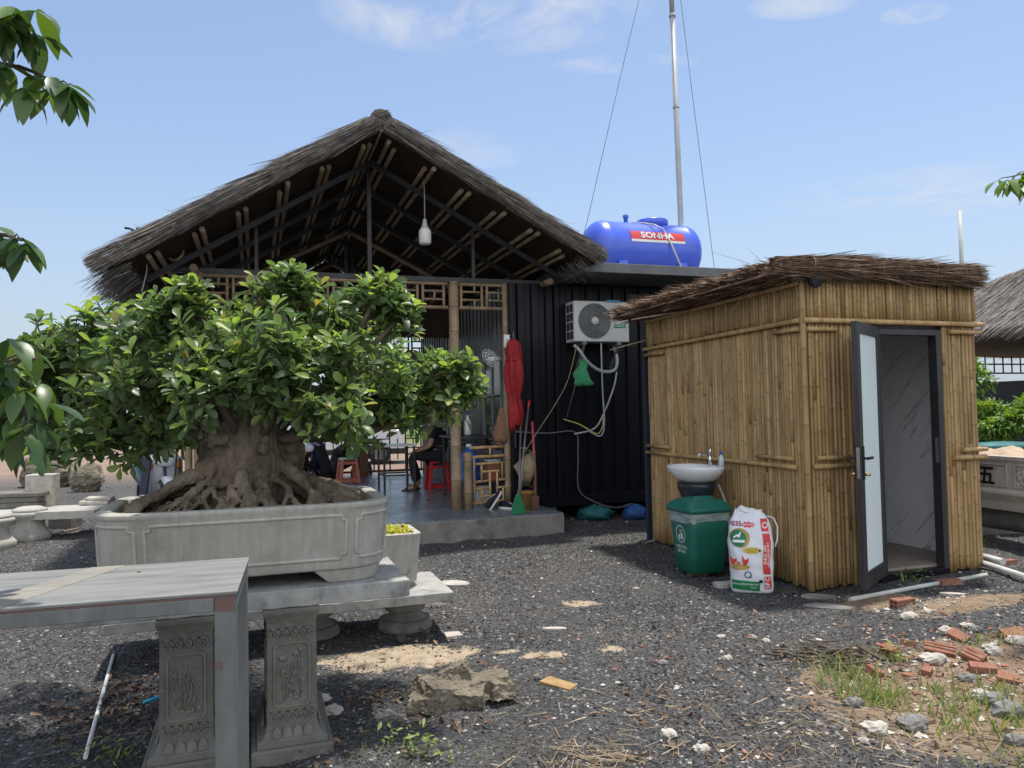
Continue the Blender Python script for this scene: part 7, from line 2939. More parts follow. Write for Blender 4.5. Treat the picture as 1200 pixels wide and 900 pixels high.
tag(mb.build('stone_tray', m_carved, bevel=0.01, loc=(q.x, q.y, 0.362), rot=(0, 0, R(8))), 'dark low stone tray on the slab left of the whitish block', 'stone tray')
q = atY(105, 586, 10.2)
mb = MB()
mb.box((0, 0, 0.0), (0.36, 0.34, 0.05))
mb.box((0.02, 0.02, 0.045), (0.32, 0.28, 0.035), Matrix.Rotation(0.12, 3, 'Z'))
tag(mb.build('flat_stone_plates', m_paleston, bevel=0.01, loc=(q.x, q.y + 0.2, 0.39), rot=(0.0, 0.03, R(10))), 'pale flat stone plates stacked at the far right end of the slab', 'stone plates')


def boulder(loc, sz, mat, seed, name, label, cat='rock', sub=14):
    rg_ = random.Random(seed)
    ph_ = [rg_.uniform(0, 6) for _ in range(8)]
    mb = MB()
    rings = []
    for i in range(sub):
        th = math.pi * (i + 0.2) / (sub - 0.6)
        ring = []
        for j in range(sub * 2):
            a = 2 * math.pi * j / (sub * 2)
            d = Vector((math.sin(th) * math.cos(a), math.sin(th) * math.sin(a), -math.cos(th)))
            k = 1 + 0.16 * math.sin(3 * d.x + ph_[0]) * math.sin(2.5 * d.y + ph_[1]) + 0.10 * math.sin(7 * d.x + 4 * d.z + ph_[2]) + 0.07 * math.sin(9 * d.y - 6 * d.z + ph_[3]) + 0.05 * math.sin(17 * d.x + ph_[4]) * math.sin(15 * d.z + ph_[5])
            ring.append(Vector((d.x * sz[0] * k, d.y * sz[1] * k, d.z * sz[2] * k)))
        rings.append(ring)
    mb.rings(rings, smooth=False)
    return tag(mb.build(name, mat, loc=loc), label, cat)


q = gpt(70, 582)
boulder((q.x, q.y + 1.0, 0.25), (0.33, 0.25, 0.3), m_rock, 4, 'yard_rock', 'brown grey rock behind the whitish block')
q = gpt(28, 575)
boulder((q.x, q.y + 1.0, 0.3), (0.7, 0.5, 0.42), m_rock, 6, 'yard_rock', 'tan rock heap at the left edge behind the stone tray')

# ------------------------------------------------------------------ trees
def tree(name, label, base, crown_c, crown_r, n, mat, lsize, trunk_r, cat='tree', group=None, seed=1, flat=0.8, droop=(0.1, 0.5), lobes=7, tintm=(0.25, 0.25)):
    rg_ = np.random.default_rng(seed)
    r2 = random.Random(seed)
    t = thing(name, label, cat, base, 0, group)
    C = Vector(crown_c) - Vector(base)
    mb = MB()
    top = C + Vector((0, 0, -crown_r * 0.3))
    pts = [Vector((0, 0, -0.1)), Vector((0.04 * top.z, 0, top.z * 0.4)), top * 1.0]
    mb.tube(catmull(pts, 5), [trunk_r * (1 - 0.05 * i) for i in range(11)], 9)
    mb.build('trunk', m_twig, t)
    br = MB()
    P, D, U, T = [], [], [], []
    for k in range(lobes):
        d = Vector((r2.gauss(0, 1), r2.gauss(0, 1), r2.gauss(0.1, 0.7))).normalized()
        lc = C + Vector((d.x * crown_r * 0.62, d.y * crown_r * 0.62, d.z * crown_r * 0.62 * flat))
        br.tube(catmull([top * 0.8, top.lerp(lc, 0.5) + Vector((0, 0, 0.05)), lc], 4), [trunk_r * 0.5 * (1 - 0.085 * i) for i in range(9)], 6)
        m = n // lobes
        v = nrmz(rg_.normal(size=(m, 3)))
        rr = crown_r * r2.uniform(0.36, 0.55) * rg_.uniform(0.3, 1.0, m) ** 0.5
        P.append(np.array(lc)[None] + v * rr[:, None] * np.array([1, 1, flat]))
        D.append(nrmz(v + rg_.normal(0, 0.5, (m, 3)) + np.array([0, 0, -0.15])))
        U.append(nrmz(rg_.normal(0, 0.45, (m, 3)) + np.array([0, 0, 1.0])))
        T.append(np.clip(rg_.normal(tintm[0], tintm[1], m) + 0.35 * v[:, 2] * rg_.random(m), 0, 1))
    P, D, U, T = map(np.concatenate, (P, D, U, T))
    L = lsize * rg_.uniform(0.7, 1.25, len(P))
    V, F, T2, A2 = leaves(P, D, U, L, L * rg_.uniform(0.36, 0.5, len(P)), rg_.uniform(droop[0], droop[1], len(P)), T, np.zeros(len(P)))
    br.build('branch', m_twig, t)
    npmesh('crown', V, F, mat, t, tint=T2, smooth=True)
    return t


def spray_tree(name, label, base, sprays, mat, seed, lsize, trunk_top):
    """tree standing just outside the frame whose leafy branch tips reach in"""
    t = thing(name, label, 'tree', base, 0)
    r2 = random.Random(seed)
    inv = Vector(base)
    mb = MB()
    tp_ = Vector(trunk_top) - inv
    mb.tube(catmull([Vector((0, 0, -0.1)), tp_ * 0.5 + Vector((0.03, 0, 0)), tp_], 6), [0.05 - 0.002 * i for i in range(13)], 9)
    mb.build('trunk', m_twig, t)
    br = MB()
    P, D, U, L, T, A = [], [], [], [], [], []
    for (path, nl, sp) in sprays:
        pts = catmull([q - inv for q in path], 7)
        br.tube(pts, [0.014 - 0.011 * i / (len(pts) - 1) for i in range(len(pts))], 6)
        m = len(pts)
        for k in range(nl):
            f = r2.uniform(0.25, 1.0)
            i = min(m - 2, int(f * (m - 1)))
            q = pts[i].lerp(pts[i + 1], r2.random())
            off = Vector((r2.gauss(0, sp), r2.gauss(0, sp), r2.gauss(0, sp * 0.7)))
            if r2.random() < 0.45:
                br.tube([q, q + off * 0.6 + Vector((0, 0, 0.01)), q + off], [0.004, 0.003, 0.002], 4)
            b_ = q + off
            a0 = r2.uniform(0, 6.28)
            for l in range(r2.randint(3, 5)):
                a = a0 + l * 1.7
                d = Vector((math.cos(a), math.sin(a), -0.75 + r2.uniform(-0.4, 0.5))).normalized()
                P.append(b_)
                D.append(d)
                U.append(Vector((math.cos(a) * 0.6, math.sin(a) * 0.6, 0.7)).normalized())
                L.append(lsize * r2.uniform(0.7, 1.2))
                T.append(max(0, min(1, r2.gauss(0.28, 0.25))))
                A.append(0.0)
    br.build('branch', m_twig, t)
    L = np.array(L)
    V, F, T2, A2 = leaves(np.array(P), np.array(D), np.array(U), L, L * nr.uniform(0.40, 0.5, len(L)), nr.uniform(0.1, 0.6, len(L)), np.array(T), np.array(A), 0.14, LEAF_PT)
    npmesh('foliage', V, F, mat, t, tint=T2, smooth=True)


Yt = 2.35
sp_ = []
for (pts, nl, spd) in ((((-190, 60), (-60, 70), (20, 78), (72, 100)), 15, 0.035), (((-190, 20), (-60, 10), (10, 20), (36, 38)), 12, 0.035), (((-190, 260), (-60, 275), (0, 275), (26, 282)), 9, 0.03),
                       (((-190, 400), (-90, 430), (-20, 425), (45, 420)), 22, 0.055), (((-190, 480), (-90, 520), (-25, 500), (35, 478)), 20, 0.05), (((-190, 430), (-80, 470), (-20, 470), (30, 455)), 16, 0.05)):
    sp_.append(([atY(x, y, Yt + 0.1 * math.sin(i * 2 + y)) for i, (x, y) in enumerate(pts)], nl, spd))
b0 = atY(-190, 300, Yt)
spray_tree('mango_tree', 'young tree at the left edge whose big drooping leaves hang into view', (b0.x, b0.y, 0), sp_, m_leaf2, 4, 0.115, (b0.x, b0.y, 2.8))
Yr = 5.2
b0 = atY(1330, 300, Yr)
sp_ = [([atY(x, y, Yr) for x, y in pts], nl, spd) for pts, nl, spd in ((((1330, 180), (1260, 190), (1215, 200), (1180, 208)), 16, 0.05), (((1330, 240), (1270, 230), (1230, 220), (1200, 215)), 10, 0.05))]
spray_tree('leafy_tree', 'tree at the right edge with one green leafy twig against the sky', (b0.x, b0.y, 0), sp_, m_leaf3, 8, 0.13, (b0.x, b0.y, 3.3))

# plants behind the carved planter, right
q = atY(1160, 500, 9.6)
tree('potted_tree', 'bright green bushy tree behind the carved planter', (q.x + 0.1, q.y, 0), (q.x + 0.12, q.y, 1.22), 0.48, 2600, m_leaf3, 0.09, 0.035, seed=3, flat=0.55, lobes=9, tintm=(0.45, 0.3))
q = atY(1200, 500, 9.4)
tree('potted_tree', 'bright green bush at the right edge behind the carved planter', (q.x + 0.15, q.y, 0), (q.x + 0.2, q.y, 1.28), 0.45, 1600, m_leaf3, 0.09, 0.03, seed=5, flat=0.55, lobes=7, tintm=(0.45, 0.3))
q = atY(1150, 440, 15)
tree('shrub_tree', 'pale green small tree beside the dark hut on the right', (q.x, q.y, 0), (q.x - 0.75, q.y, 1.95), 0.8, 2200, m_leaf3, 0.13, 0.05, seed=7, flat=0.9, lobes=9, tintm=(0.2, 0.2))

# a loose belt of trees along the far edge of the yard
rg2 = random.Random(21)
for k in range(24):
    x = -46 + k * 4.3 + rg2.uniform(-1.3, 1.3)
    y = 58 + rg2.uniform(-7, 12)
    h = rg2.uniform(2.0, 3.3)
    dense_ = rg2.random() < 0.5
    tree('far_tree', 'low tree in the belt far behind the yard', (x, y, 0), (x, y, h * 0.62), h * 0.72, 900, m_leaf_far, 0.42, 0.1, group='far trees behind the yard', seed=100 + k, flat=0.8, lobes=8)

# ------------------------------------------------------------------ far pavilion on the right
FP = thing('far_pavilion', 'second thatched pavilion with dark cabin under it at the right edge', 'pavilion', (13.6, 17.5, 0), R(18.5))
hx, hy, ez, rz_ = 4.6, 4.4, 2.95, 4.85
mb = MB()
nx = 30
roofV, roofF = [], []
rings_ = []
for i in range(15):
    f = i / 14
    z = ez + (rz_ - ez) * (f ** 1.12)
    kx, ky = hx * (1 - f) + 1.2 * f, hy * (1 - f) + 0.06 * f
    ring = []
    for (x0, y0), (x1, y1) in (((-kx, -ky), (kx, -ky)), ((kx, -ky), (kx, ky)), ((kx, ky), (-kx, ky)), ((-kx, ky), (-kx, -ky))):
        for j in range(16):
            g = j / 16
            ring.append(Vector((x0 + (x1 - x0) * g + rnd.uniform(-.03, .03), y0 + (y1 - y0) * g + rnd.uniform(-.03, .03), z + rnd.uniform(-0.03, 0.03))))
    rings_.append(ring)
low_ = [Vector((v.x * 0.97, v.y * 0.97, v.z - 0.16)) for v in rings_[0]]
mb.rings([low_] + rings_)
mb.build('thatch', m_thatch, FP)
n = 9000
side_ = nr.integers(0, 4, n)
f = nr.random(n) ** 1.3
g = nr.uniform(-1, 1, n)
kx, ky = hx * (1 - f) + 1.2 * f, hy * (1 - f) + 0.06 * f
zz_ = ez + (rz_ - ez) * f ** 1.12
sgn = np.where(side_ % 2 == 0, -1, 1)
xx = np.where(side_ < 2, g * kx, sgn * kx)
yy = np.where(side_ < 2, sgn * ky, g * ky)
P = np.stack([xx, yy, zz_ + 0.03], 1)
dn = np.where((side_ < 2)[:, None], np.stack([0 * g, sgn * hy, np.full(n, -(rz_ - ez))], 1), np.stack([sgn * (hx - 1.2), 0 * g, np.full(n, -(rz_ - ez))], 1))
V_, F_, T_ = ribbons(P, nrmz(nrmz(dn) + nr.normal(0, 0.03, (n, 3))), nr.uniform(0.3, 0.8, n), nr.uniform(0.008, 0.018, n), np.full(n, 0.02), nr.normal(0.3, 0.5, n).clip(-0.8, 1.5))
npmesh('thatch_straw', V_, F_, m_thatch, FP, tint=T_)
for x, y in ((-3.9, -3.7), (0, -3.7), (3.9, -3.7), (-3.9, 3.7), (0, 3.7), (3.9, 3.7)):
    mb = MB()
    mb.pole((x, y, 0), (x, y, 3.0), 0.08, 0.0, 10)
    mb.build('post', m_bamboo_dim, FP)


def fretwork(x0, x1, y, z0, z1):
    mb = MB()
    for z in (z0, z1, (z0 + z1) / 2):
        mb.tube([(x0, y, z), (x1, y, z)], 0.022, 6)
    x = x0
    while x <= x1:
        mb.tube([(x, y, z0), (x, y, z1)], 0.02, 6)
        x += 0.33
    mb.build('trellis_frieze', m_bamboo_dim, FP)


fretwork(-3.9, 3.9, -3.7, 2.30, 2.80)
fretwork(-3.9, 3.9, 3.7, 2.30, 2.80)
mb = MB()
mb.bb(-4.0, 4.0, -3.76, -3.66, 1.98, 2.22)
mb.build('front_beam', m_black, FP)
mb = MB()
vs = []
x = -2.9
pts = []
while x < 4.2:
    pts += [(x, 0), (x + 0.07, 0), (x + 0.09, 0.04), (x + 0.19, 0.04), (x + 0.21, 0)]
    x += 0.24
vs = [(a, -2.6 - d, z) for z in (0.25, 2.0) for a, d in pts]
k = len(pts)
mb.add(vs, [(i, i + 1, k + i + 1, k + i) for i in range(k - 1)])
mb.bb(-2.9, 4.2, -2.55, 2.0, 0.2, 1.95)
mb.build('cabin_wall', m_steel_dk, FP)
mb = MB()
mb.beam((-1.9, -3.0, 0.2), (-1.4, -3.0, 1.9), 0.04, 0.04)
mb.build('leaning_board', m_bamboo_dim, FP)

# ------------------------------------------------------------------ carved stone planter on a log-shaped base
q0 = atY(1143, 531, 8.1)
PLn = thing('carved_planter', 'long beige carved stone planter with black characters and heaped sand', 'planter', (q0.x, q0.y, 0), R(14.0))
z0, z1 = 0.40, 0.955
# local x runs away behind the face, local -y towards the camera; the lettered face looks along -x
mb = MB()
rec = lambda a, z: [Vector((-a, -1.9 - a, z)), Vector((0.62 + a, -1.9 - a, z)), Vector((0.62 + a, 1.0 + a, z)), Vector((-a, 1.0 + a, z))]
mb.rings([rec(-0.03, z0), rec(-0.02, z0 + 0.09), rec(0.02, z0 + 0.15), rec(0.035, z0 + 0.17), rec(0.03, z0 + 0.2), rec(0.0, z0 + 0.22), rec(-0.005, z1 - 0.06), rec(0.012, z1 - 0.045), rec(0.012, z1), rec(-0.05, z1), rec(-0.055, z1 - 0.1)], smooth=False)
mb.build('body', m_beige, PLn, bevel=0.008)
mb = MB()
Mr = Matrix.Rotation(R(-90), 4, 'Z')
for yc, hw2 in ((-0.02, 0.36), (-0.66, 0.20), (-1.3, 0.36)):
    frame_ring(mb, octo(-hw2, hw2, z0 + 0.245, z1 - 0.08, 0.001), octo(-hw2 + 0.012, hw2 - 0.012, z0 + 0.257, z1 - 0.092, 0.001), 0.0, -0.010, Matrix.Translation((0, yc, 0)) @ Mr, 0.2)
mb.build('panel_frame', m_beige, PLn)
mb = MB()
for k in range(60):
    y, z = -0.66 + rnd.uniform(-0.17, 0.17), rnd.uniform(z0 + 0.27, z1 - 0.10)
    mb.ball((0.0, y, z), (0.012, rnd.uniform(0.01, 0.03), rnd.uniform(0.01, 0.025)), 8, 5, tint=rnd.uniform(-0.3, 0.3))
mb.build('relief', m_beige, PLn)
for ch, y in (('第', 0.17), ('五', -0.13)):
    mb = MB()
    vs, fs = text_mesh(ch, 0.215, 0.006)
    mb.add([(-0.006, y - v.x, 0.735 + v.y) for v in vs], fs)
    mb.build('lettering', m_black_pr, PLn)
mb = MB()
vs, fs = [], []
nx, ny = 14, 60
for j in range(ny + 1):
    for i in range(nx + 1):
        a, b = i / nx, j / ny
        x, y = 0.05 + 0.52 * a, -1.85 + 2.8 * b
        e = min(1, 4 * min(a, 1 - a, b * 4, (1 - b) * 4) + 0.1)
        vs.append((x, y, z1 - 0.045 + e * (0.07 + 0.035 * math.sin(y * 5 + x * 3) + 0.02 * math.sin(y * 13 - x * 9)) + rnd.uniform(-0.008, 0.008)))
for j in range(ny):
    for i in range(nx):
        a = j * (nx + 1) + i
        fs.append((a, a + 1, a + nx + 2, a + nx + 1))
mb.add(vs, fs, 0, True)
mb.build('sand_fill', m_sandheap, PLn)
t = MB()
t.tube([(0.30, -1.7, 0.275), (0.30, -0.8, 0.28), (0.30, 0.2, 0.27), (0.30, 0.95, 0.275)], [0.125, 0.118, 0.124, 0.12], 16)
lg = t.build('stone_log', m_conc)
lg.location = (q0.x, q0.y, 0)
lg.rotation_euler = (0, 0, R(14))
tag(lg, 'rounded log shaped stone beam lying under the carved planter', 'stone beam')
for y, lab in ((-1.2, 'dark concrete block under the near part of the stone log'), (0.62, 'dark concrete block under the far part of the stone log')):
    mb = MB()
    mb.bb(-0.05, 0.6, y - 0.12, y + 0.12, -0.05, 0.15)
    b_ = mb.build('support_block', m_carved, bevel=0.012, loc=(q0.x, q0.y, 0), rot=(0, 0, R(14)))
    tag(b_, lab, 'block')
q = atY(1175, 520, 9.0)
mb = MB()
mb.ball((0, 0, 0), (0.5, 0.25, 0.06), 16, 6)
tag(mb.build('tarpaulin', m_tarp, loc=(q.x, q.y, 0.98)), 'dark teal tarpaulin bundled behind the carved planter', 'tarpaulin')
mb = MB()
mb.bb(-0.6, 0.6, -0.3, 0.3, 0.0, 0.92)
tag(mb.build('storage_bench', m_carved, bevel=0.02, loc=(q.x, q.y, 0.0)), 'dark stone bench carrying the teal tarpaulin behind the planter', 'bench')
# ------------------------------------------------------------------ rock, bricks, pipes and litter on the gravel
def crag(loc, rz, name, label):
    """the blocky grey brown rock in the middle of the yard: fused blocks, worn and cracked"""
    mb = MB()
    for c, sz, ry, rz_, rx_ in (((-0.13, -0.01, 0.06), (0.25, 0.25, 0.15), 14, 24, 8), ((0.11, 0.03, 0.07), (0.36, 0.15, 0.125), -4, 6, 12), ((-0.03, 0.07, 0.135), (0.2, 0.13, 0.09), -22, -8, -10), ((-0.21, -0.04, 0.045), (0.15, 0.18, 0.09), -8, -15, 6),
                                ((0.2, -0.01, 0.05), (0.16, 0.16, 0.10), 6, 14, -8), ((0.03, -0.05, 0.05), (0.2, 0.14, 0.10), 9, -12, 22), ((0.0, 0.1, 0.17), (0.1, 0.08, 0.05), -10, 20, 0)):
        rot = Matrix.Rotation(R(rz_), 3, 'Z') @ Matrix.Rotation(R(ry), 3, 'Y') @ Matrix.Rotation(R(rx_), 3, 'X')
        mb.box(c, sz, rot, taper=0.8)
    o = mb.build(name, m_rock, loc=loc, rot=(0, 0, rz), remesh=0.0055)
    o.scale = (1.0, 0.95, 0.92)
    md = o.modifiers.new('wear', 'SMOOTH')
    md.iterations = 11
    for nm_, sc_, st_ in (('rock_form', 0.085, 0.035), ('rock_layers', 0.03, 0.018), ('rock_grain', 0.010, 0.006)):
        tq = bpy.data.textures.new(nm_, 'CLOUDS')
        tq.noise_scale = sc_
        tq.noise_depth = 3
        tq.noise_basis = 'ORIGINAL_PERLIN' if nm_ == 'rock_grain' else 'VORONOI_F2_F1'
        md = o.modifiers.new(nm_, 'DISPLACE')
        md.texture = tq
        md.strength = st_
        md.mid_level = 0.4
        md.texture_coords = 'LOCAL'
    return tag(o, label, 'rock')


p = gpt(540, 832)
crag((p.x, p.y + 0.09, p.z + 0.01), R(12), 'layered_rock', 'big layered grey brown rock lying alone in the middle of the gravel')


def hollow_brick(loc, rz, tilt, label, L=0.20, holes=True, solid=False):
    t = thing('brick', label, 'brick', loc, 0)
    t.rotation_euler = (tilt[0], tilt[1], rz)
    L *= 0.88
    w, h = 0.08, 0.07
    mb = MB()
    if solid:
        mb.box((0, 0, h / 2), (L, w, h * 0.8))
    else:
        mb.bb(-L / 2, L / 2, -w / 2, w / 2, 0.0, 0.012)
        mb.bb(-L / 2, L / 2, -w / 2, w / 2, h - 0.012, h)
        mb.bb(-L / 2 + 0.001, L / 2 - 0.001, -w / 2, w / 2, h / 2 - 0.006, h / 2 + 0.006)
        for y in (-w / 2 + 0.006, 0, w / 2 - 0.006):
            mb.bb(-L / 2 + 0.002, L / 2 - 0.002, y - 0.0058, y + 0.0058, 0.0121, h / 2 - 0.0061)
            mb.bb(-L / 2 + 0.002, L / 2 - 0.002, y - 0.0058, y + 0.0058, h / 2 + 0.0061, h - 0.0121)
        for y in (-0.027, 0, 0.027):
            mb.bb(-L / 2, L / 2, y - 0.009, y + 0.009, h + 0.0002, h + 0.0045)
    for i, v in enumerate(mb.v):
        mb.v[i] = tuple(c + rnd.uniform(-0.004, 0.004) for c in v)
    mb.build('body', m_brick, t, bevel=0.002)
    mb = MB()
    mb.bb(-L / 2 + 0.02, L / 2 - 0.02, -w / 2 + 0.012, w / 2 - 0.012, 0.0125, h - 0.0125)
    mb.build('core', m_brick_in, t)
    return t


BK = [(1058, 709, 20, (0, 0), 'whole hollow red brick lying by the thin pale pipe', 0.21, False), (1112, 683, 14, (0, 0), 'flat red brick lying before the hut door step', 0.22, True), (1040, 768, 35, (0.25, 0), 'grooved brick piece among grass beside white stones', 0.11, False),
      (1100, 766, -28, (0.5, 0.1), 'long grooved brick shard lying slanted on the soil', 0.19, False), (1142, 776, -62, (0.4, 0.2), 'grooved brick fragment next to the upright lump', 0.13, False), (1152, 788, -25, (0.1, 0), 'plain red brick lying at the edge of the rubble', 0.16, True),
      (1182, 799, -30, (0.2, 0.1), 'dark red broken brick at the right edge of the rubble', 0.13, True), (1122, 748, -55, (0.3, 0.3), 'thick upright reddish brick lump in the rubble', 0.13, True), (1185, 741, 14, (0.4, 0), 'flat orange brick slab at the right edge on the mound', 0.2, True),
      (1022, 790, 20, (0.3, 0.2), 'orange brown brick lump between the grass tufts', 0.07, True), (1086, 793, -40, (0.1, 0.1), 'small red brick chip on bare soil', 0.055, True), (818, 674, 18, (0, 0), 'brown brick wedged under the green bin', 0.2, True), (1062, 757, 60, (0.2, 0.3), 'small orange brick chip beside the long shard', 0.05, True),
      (1180, 660, 15, (0, 0), 'brick lying at the foot of the hut right side', 0.2, True)]
for px, py, rz, tl, lab, L, sol in BK:
    p = gpt(px, py)
    hollow_brick((p.x, p.y, p.z - 0.026), R(rz), tl, lab, L, True, sol)

STN = [(1092, 777, 0.075, m_paleston, 'large cream stone on the soil below the brick shard'), (1165, 768, 0.05, m_paleston, 'cream stone beside the grooved brick fragment'), (1158, 762, 0.035, m_paleston, 'smaller pale stone behind the cream stone'), (1135, 795, 0.055, m_stone, 'dark flat stone on the soil before the plain brick'),
       (1070, 853, 0.075, m_stone, 'brown grey stone at the lower edge of the soil patch'), (1025, 856, 0.06, m_paleston, 'pale flat stone chip below the grass tufts'), (1182, 838, 0.08, m_stone, 'dark pointed stone at the lower right corner'), (1165, 825, 0.07, m_stone, 'grey stone half hidden by grass near the dark pointed stone'),
       (1152, 818, 0.055, m_paleston, 'tan stone left of the grey stone in the grass'), (1000, 826, 0.05, m_stone, 'grey stone just below the front grass tuft'), (784, 862, 0.04, m_paleston, 'rounded tan stone in the dry leaf scraps'), (822, 880, 0.036, m_paleston, 'rounded pale stone near the lower edge of the photo'),
       (776, 778, 0.035, m_stone, 'brownish stone alone in the middle gravel'), (853, 772, 0.03, m_paleston, 'pale flat stone in the middle gravel'), (1086, 716, 0.035, m_paleston, 'white stone right of the hollow brick'), (1065, 725, 0.06, m_paleston, 'broken pale mortar lump below the hollow brick'), (1142, 731, 0.04, m_stone, 'brown stone on the gravel mound'),
       (1133, 727, 0.04, m_paleston, 'white stone on the gravel mound'), (882, 748, 0.03, m_paleston, 'small pale stone right of the centre gravel'), (390, 835, 0.05, m_paleston, 'pale stone chip beside the right carved pedestal'), (374, 822, 0.05, m_paleston, 'white mortar lump behind the right pedestal foot'), (512, 712, 0.05, m_stone, 'grey rubble lump behind the round stone foot'),
       (845, 747, 0.028, m_paleston, 'flat whitish stone in the gravel before the sack'), (898, 752, 0.026, m_paleston, 'little cream stone before the soil patch'), (745, 690, 0.025, m_paleston, 'tiny white stone in the shaded gravel'), (1110, 742, 0.055, m_paleston, 'grey white concrete scrap left of the brick lump'),
       (1192, 754, 0.06, m_paleston, 'cream stone at the right edge on the rubble'), (1012, 869, 0.024, m_paleston, 'little white stone under the flat chip'), (1190, 870, 0.05, m_stone, 'brown clod at the bottom right corner')]
for i, (px, py, s_, mt, lab) in enumerate(STN):
    p = gpt(px, py)
    boulder((p.x, p.y, p.z + s_ * 0.22), (s_, s_ * (0.7 + 0.3 * math.sin(i * 2.1) ** 2), s_ * (0.45 + 0.2 * math.sin(i * 1.3) ** 2)), mt, 40 + i, 'loose_stone', lab, 'stone', 9)


def stick(name, label, a, b, r, mat, cat='pipe', za=0.012, zb=0.012):
    A_, B_ = gpt(*a, za), gpt(*b, zb)
    mb = MB()
    mb.tube([A_, A_.lerp(B_, 0.5) + Vector((0, 0, 0.003)), B_], r, 8)
    return tag(mb.build(name, mat), label, cat)


stick('pale_pipe', 'long thin pale pipe lying before the open hut door', (996, 705), (1156, 673), 0.018, m_pvc)
stick('pale_pipe', 'pale pipe lying at the right edge beside the hut', (1146, 664), (1203, 684), 0.028, m_pvc, za=0.05, zb=0.05)
stick('pale_pipe', 'short pale pipe end behind the pipe at the right edge', (1146, 658), (1176, 667), 0.03, m_pvc, za=0.06, zb=0.06)
stick('white_lath', 'thin white lath leaning on the gravel at the lower left', (100, 893), (133, 769), 0.010, m_white_pl, 'lath', 0.02, 0.01)
stick('cyan_stick', 'short bright blue plastic stick on dry leaves at the lower left', (168, 830), (198, 821), 0.009, m_cyan, 'stick', 0.03, 0.03)
stick('bamboo_stick', 'thin bamboo stick on the gravel beside the low slab', (60, 628), (92, 620), 0.01, m_straw, 'stick')
stick('white_stick', 'thin white stick on the gravel between the two carved pedestals', (296, 836), (308, 835), 0.006, m_white_pl, 'stick')
# flat bits
for px, py, sx, sy, rz, mt, nm, lab, cat in ((655, 803, 0.10, 0.045, -40, m_bamboo, 'wood_chip', 'flat yellow wood offcut on the gravel right of the rock', 'wood chip'), (531, 746, 0.06, 0.05, 20, m_paleston, 'tile_piece', 'square cream tile piece by the round stone foot', 'tile piece'),
                                   (533, 685, 0.16, 0.09, 5, m_paleston, 'flat_stone', 'cream flat stone on the gravel right of the small pot slab', 'stone'), (975, 712, 0.22, 0.07, -15, m_conc, 'concrete_scrap', 'flat grey concrete scrap before the hut corner', 'concrete scrap'),
                                   (960, 700, 0.16, 0.07, -8, m_conc, 'concrete_scrap', 'thin grey sheet scrap near the bamboo corner', 'concrete scrap'), (650, 738, 0.10, 0.03, 5, m_paleston, 'plastic_scrap', 'white crumpled scrap on the gravel', 'scrap'), (1120, 697, 0.12, 0.03, -12, m_paleston, 'mortar_strip', 'pale mortar strip on the gravel mound', 'scrap'),
                                   (1066, 795, 0.05, 0.03, -12, m_brick, 'brick_flake', 'flat red brick flake on the soil', 'brick')):
    p = gpt(px, py)
    mb = MB()
    k = 9
    out = [(sx * math.cos(2 * math.pi * i / k) * rnd.uniform(0.75, 1.1), sy * math.sin(2 * math.pi * i / k) * rnd.uniform(0.75, 1.1)) for i in range(k)]
    if nm in ('wood_chip', 'tile_piece'):
        out = [(-sx, -sy), (sx, -sy * 0.8), (sx * 0.9, sy), (-sx, sy)]
    mb.rings([[Vector((x, y, z)) for x, y in out] for z in (-0.005, 0.014)], smooth=False)
    tag(mb.build(nm, mt, loc=p, rot=(0.05, 0.04, R(rz)), bevel=0.003), lab, cat)
p = gpt(471, 754)
mb = MB()
mb.lathe([(0.03, 0), (0.032, 0.02), (0.026, 0.04), (0.022, 0.042)], 14, rot=Matrix.Rotation(R(70), 3, 'X'))
tag(mb.build('pipe_cap', m_steel_dk, loc=(p.x, p.y, p.z + 0.03)), 'small dark plastic cap lying on the sand by the round stone foot', 'cap')


# dry leaves, twigs, root mat (ground litter, not countable)
def scatter_leaves(name, label, spots, mat):
    P, D, U, L = [], [], [], []
    for px, py, rx, ry, n in spots:
        c = at(px, py, 0)
        for k in range(n):
            x, y = c.x + nr.normal(0, rx), c.y + nr.normal(0, ry)
            a = nr.uniform(0, 6.28)
            P.append((x, y, gz(x, y) + nr.uniform(0.006, 0.03)))
            D.append((math.cos(a), math.sin(a), nr.normal(0, 0.25)))
            U.append((nr.normal(0, 0.4), nr.normal(0, 0.4), 1))
            L.append(nr.uniform(0.022, 0.058))
    L = np.array(L)
    n = len(L)
    V, F, T, A = leaves(np.array(P), np.array(D), np.array(U), L, L * nr.uniform(0.3, 0.55, n), nr.uniform(-0.5, 0.5, n), nr.normal(0.1, 0.55, n).clip(-0.8, 1.3), np.zeros(n), 0.35)
    o = npmesh(name, V, F, mat, tint=T, kind='stuff', smooth=True)
    o['label'] = label


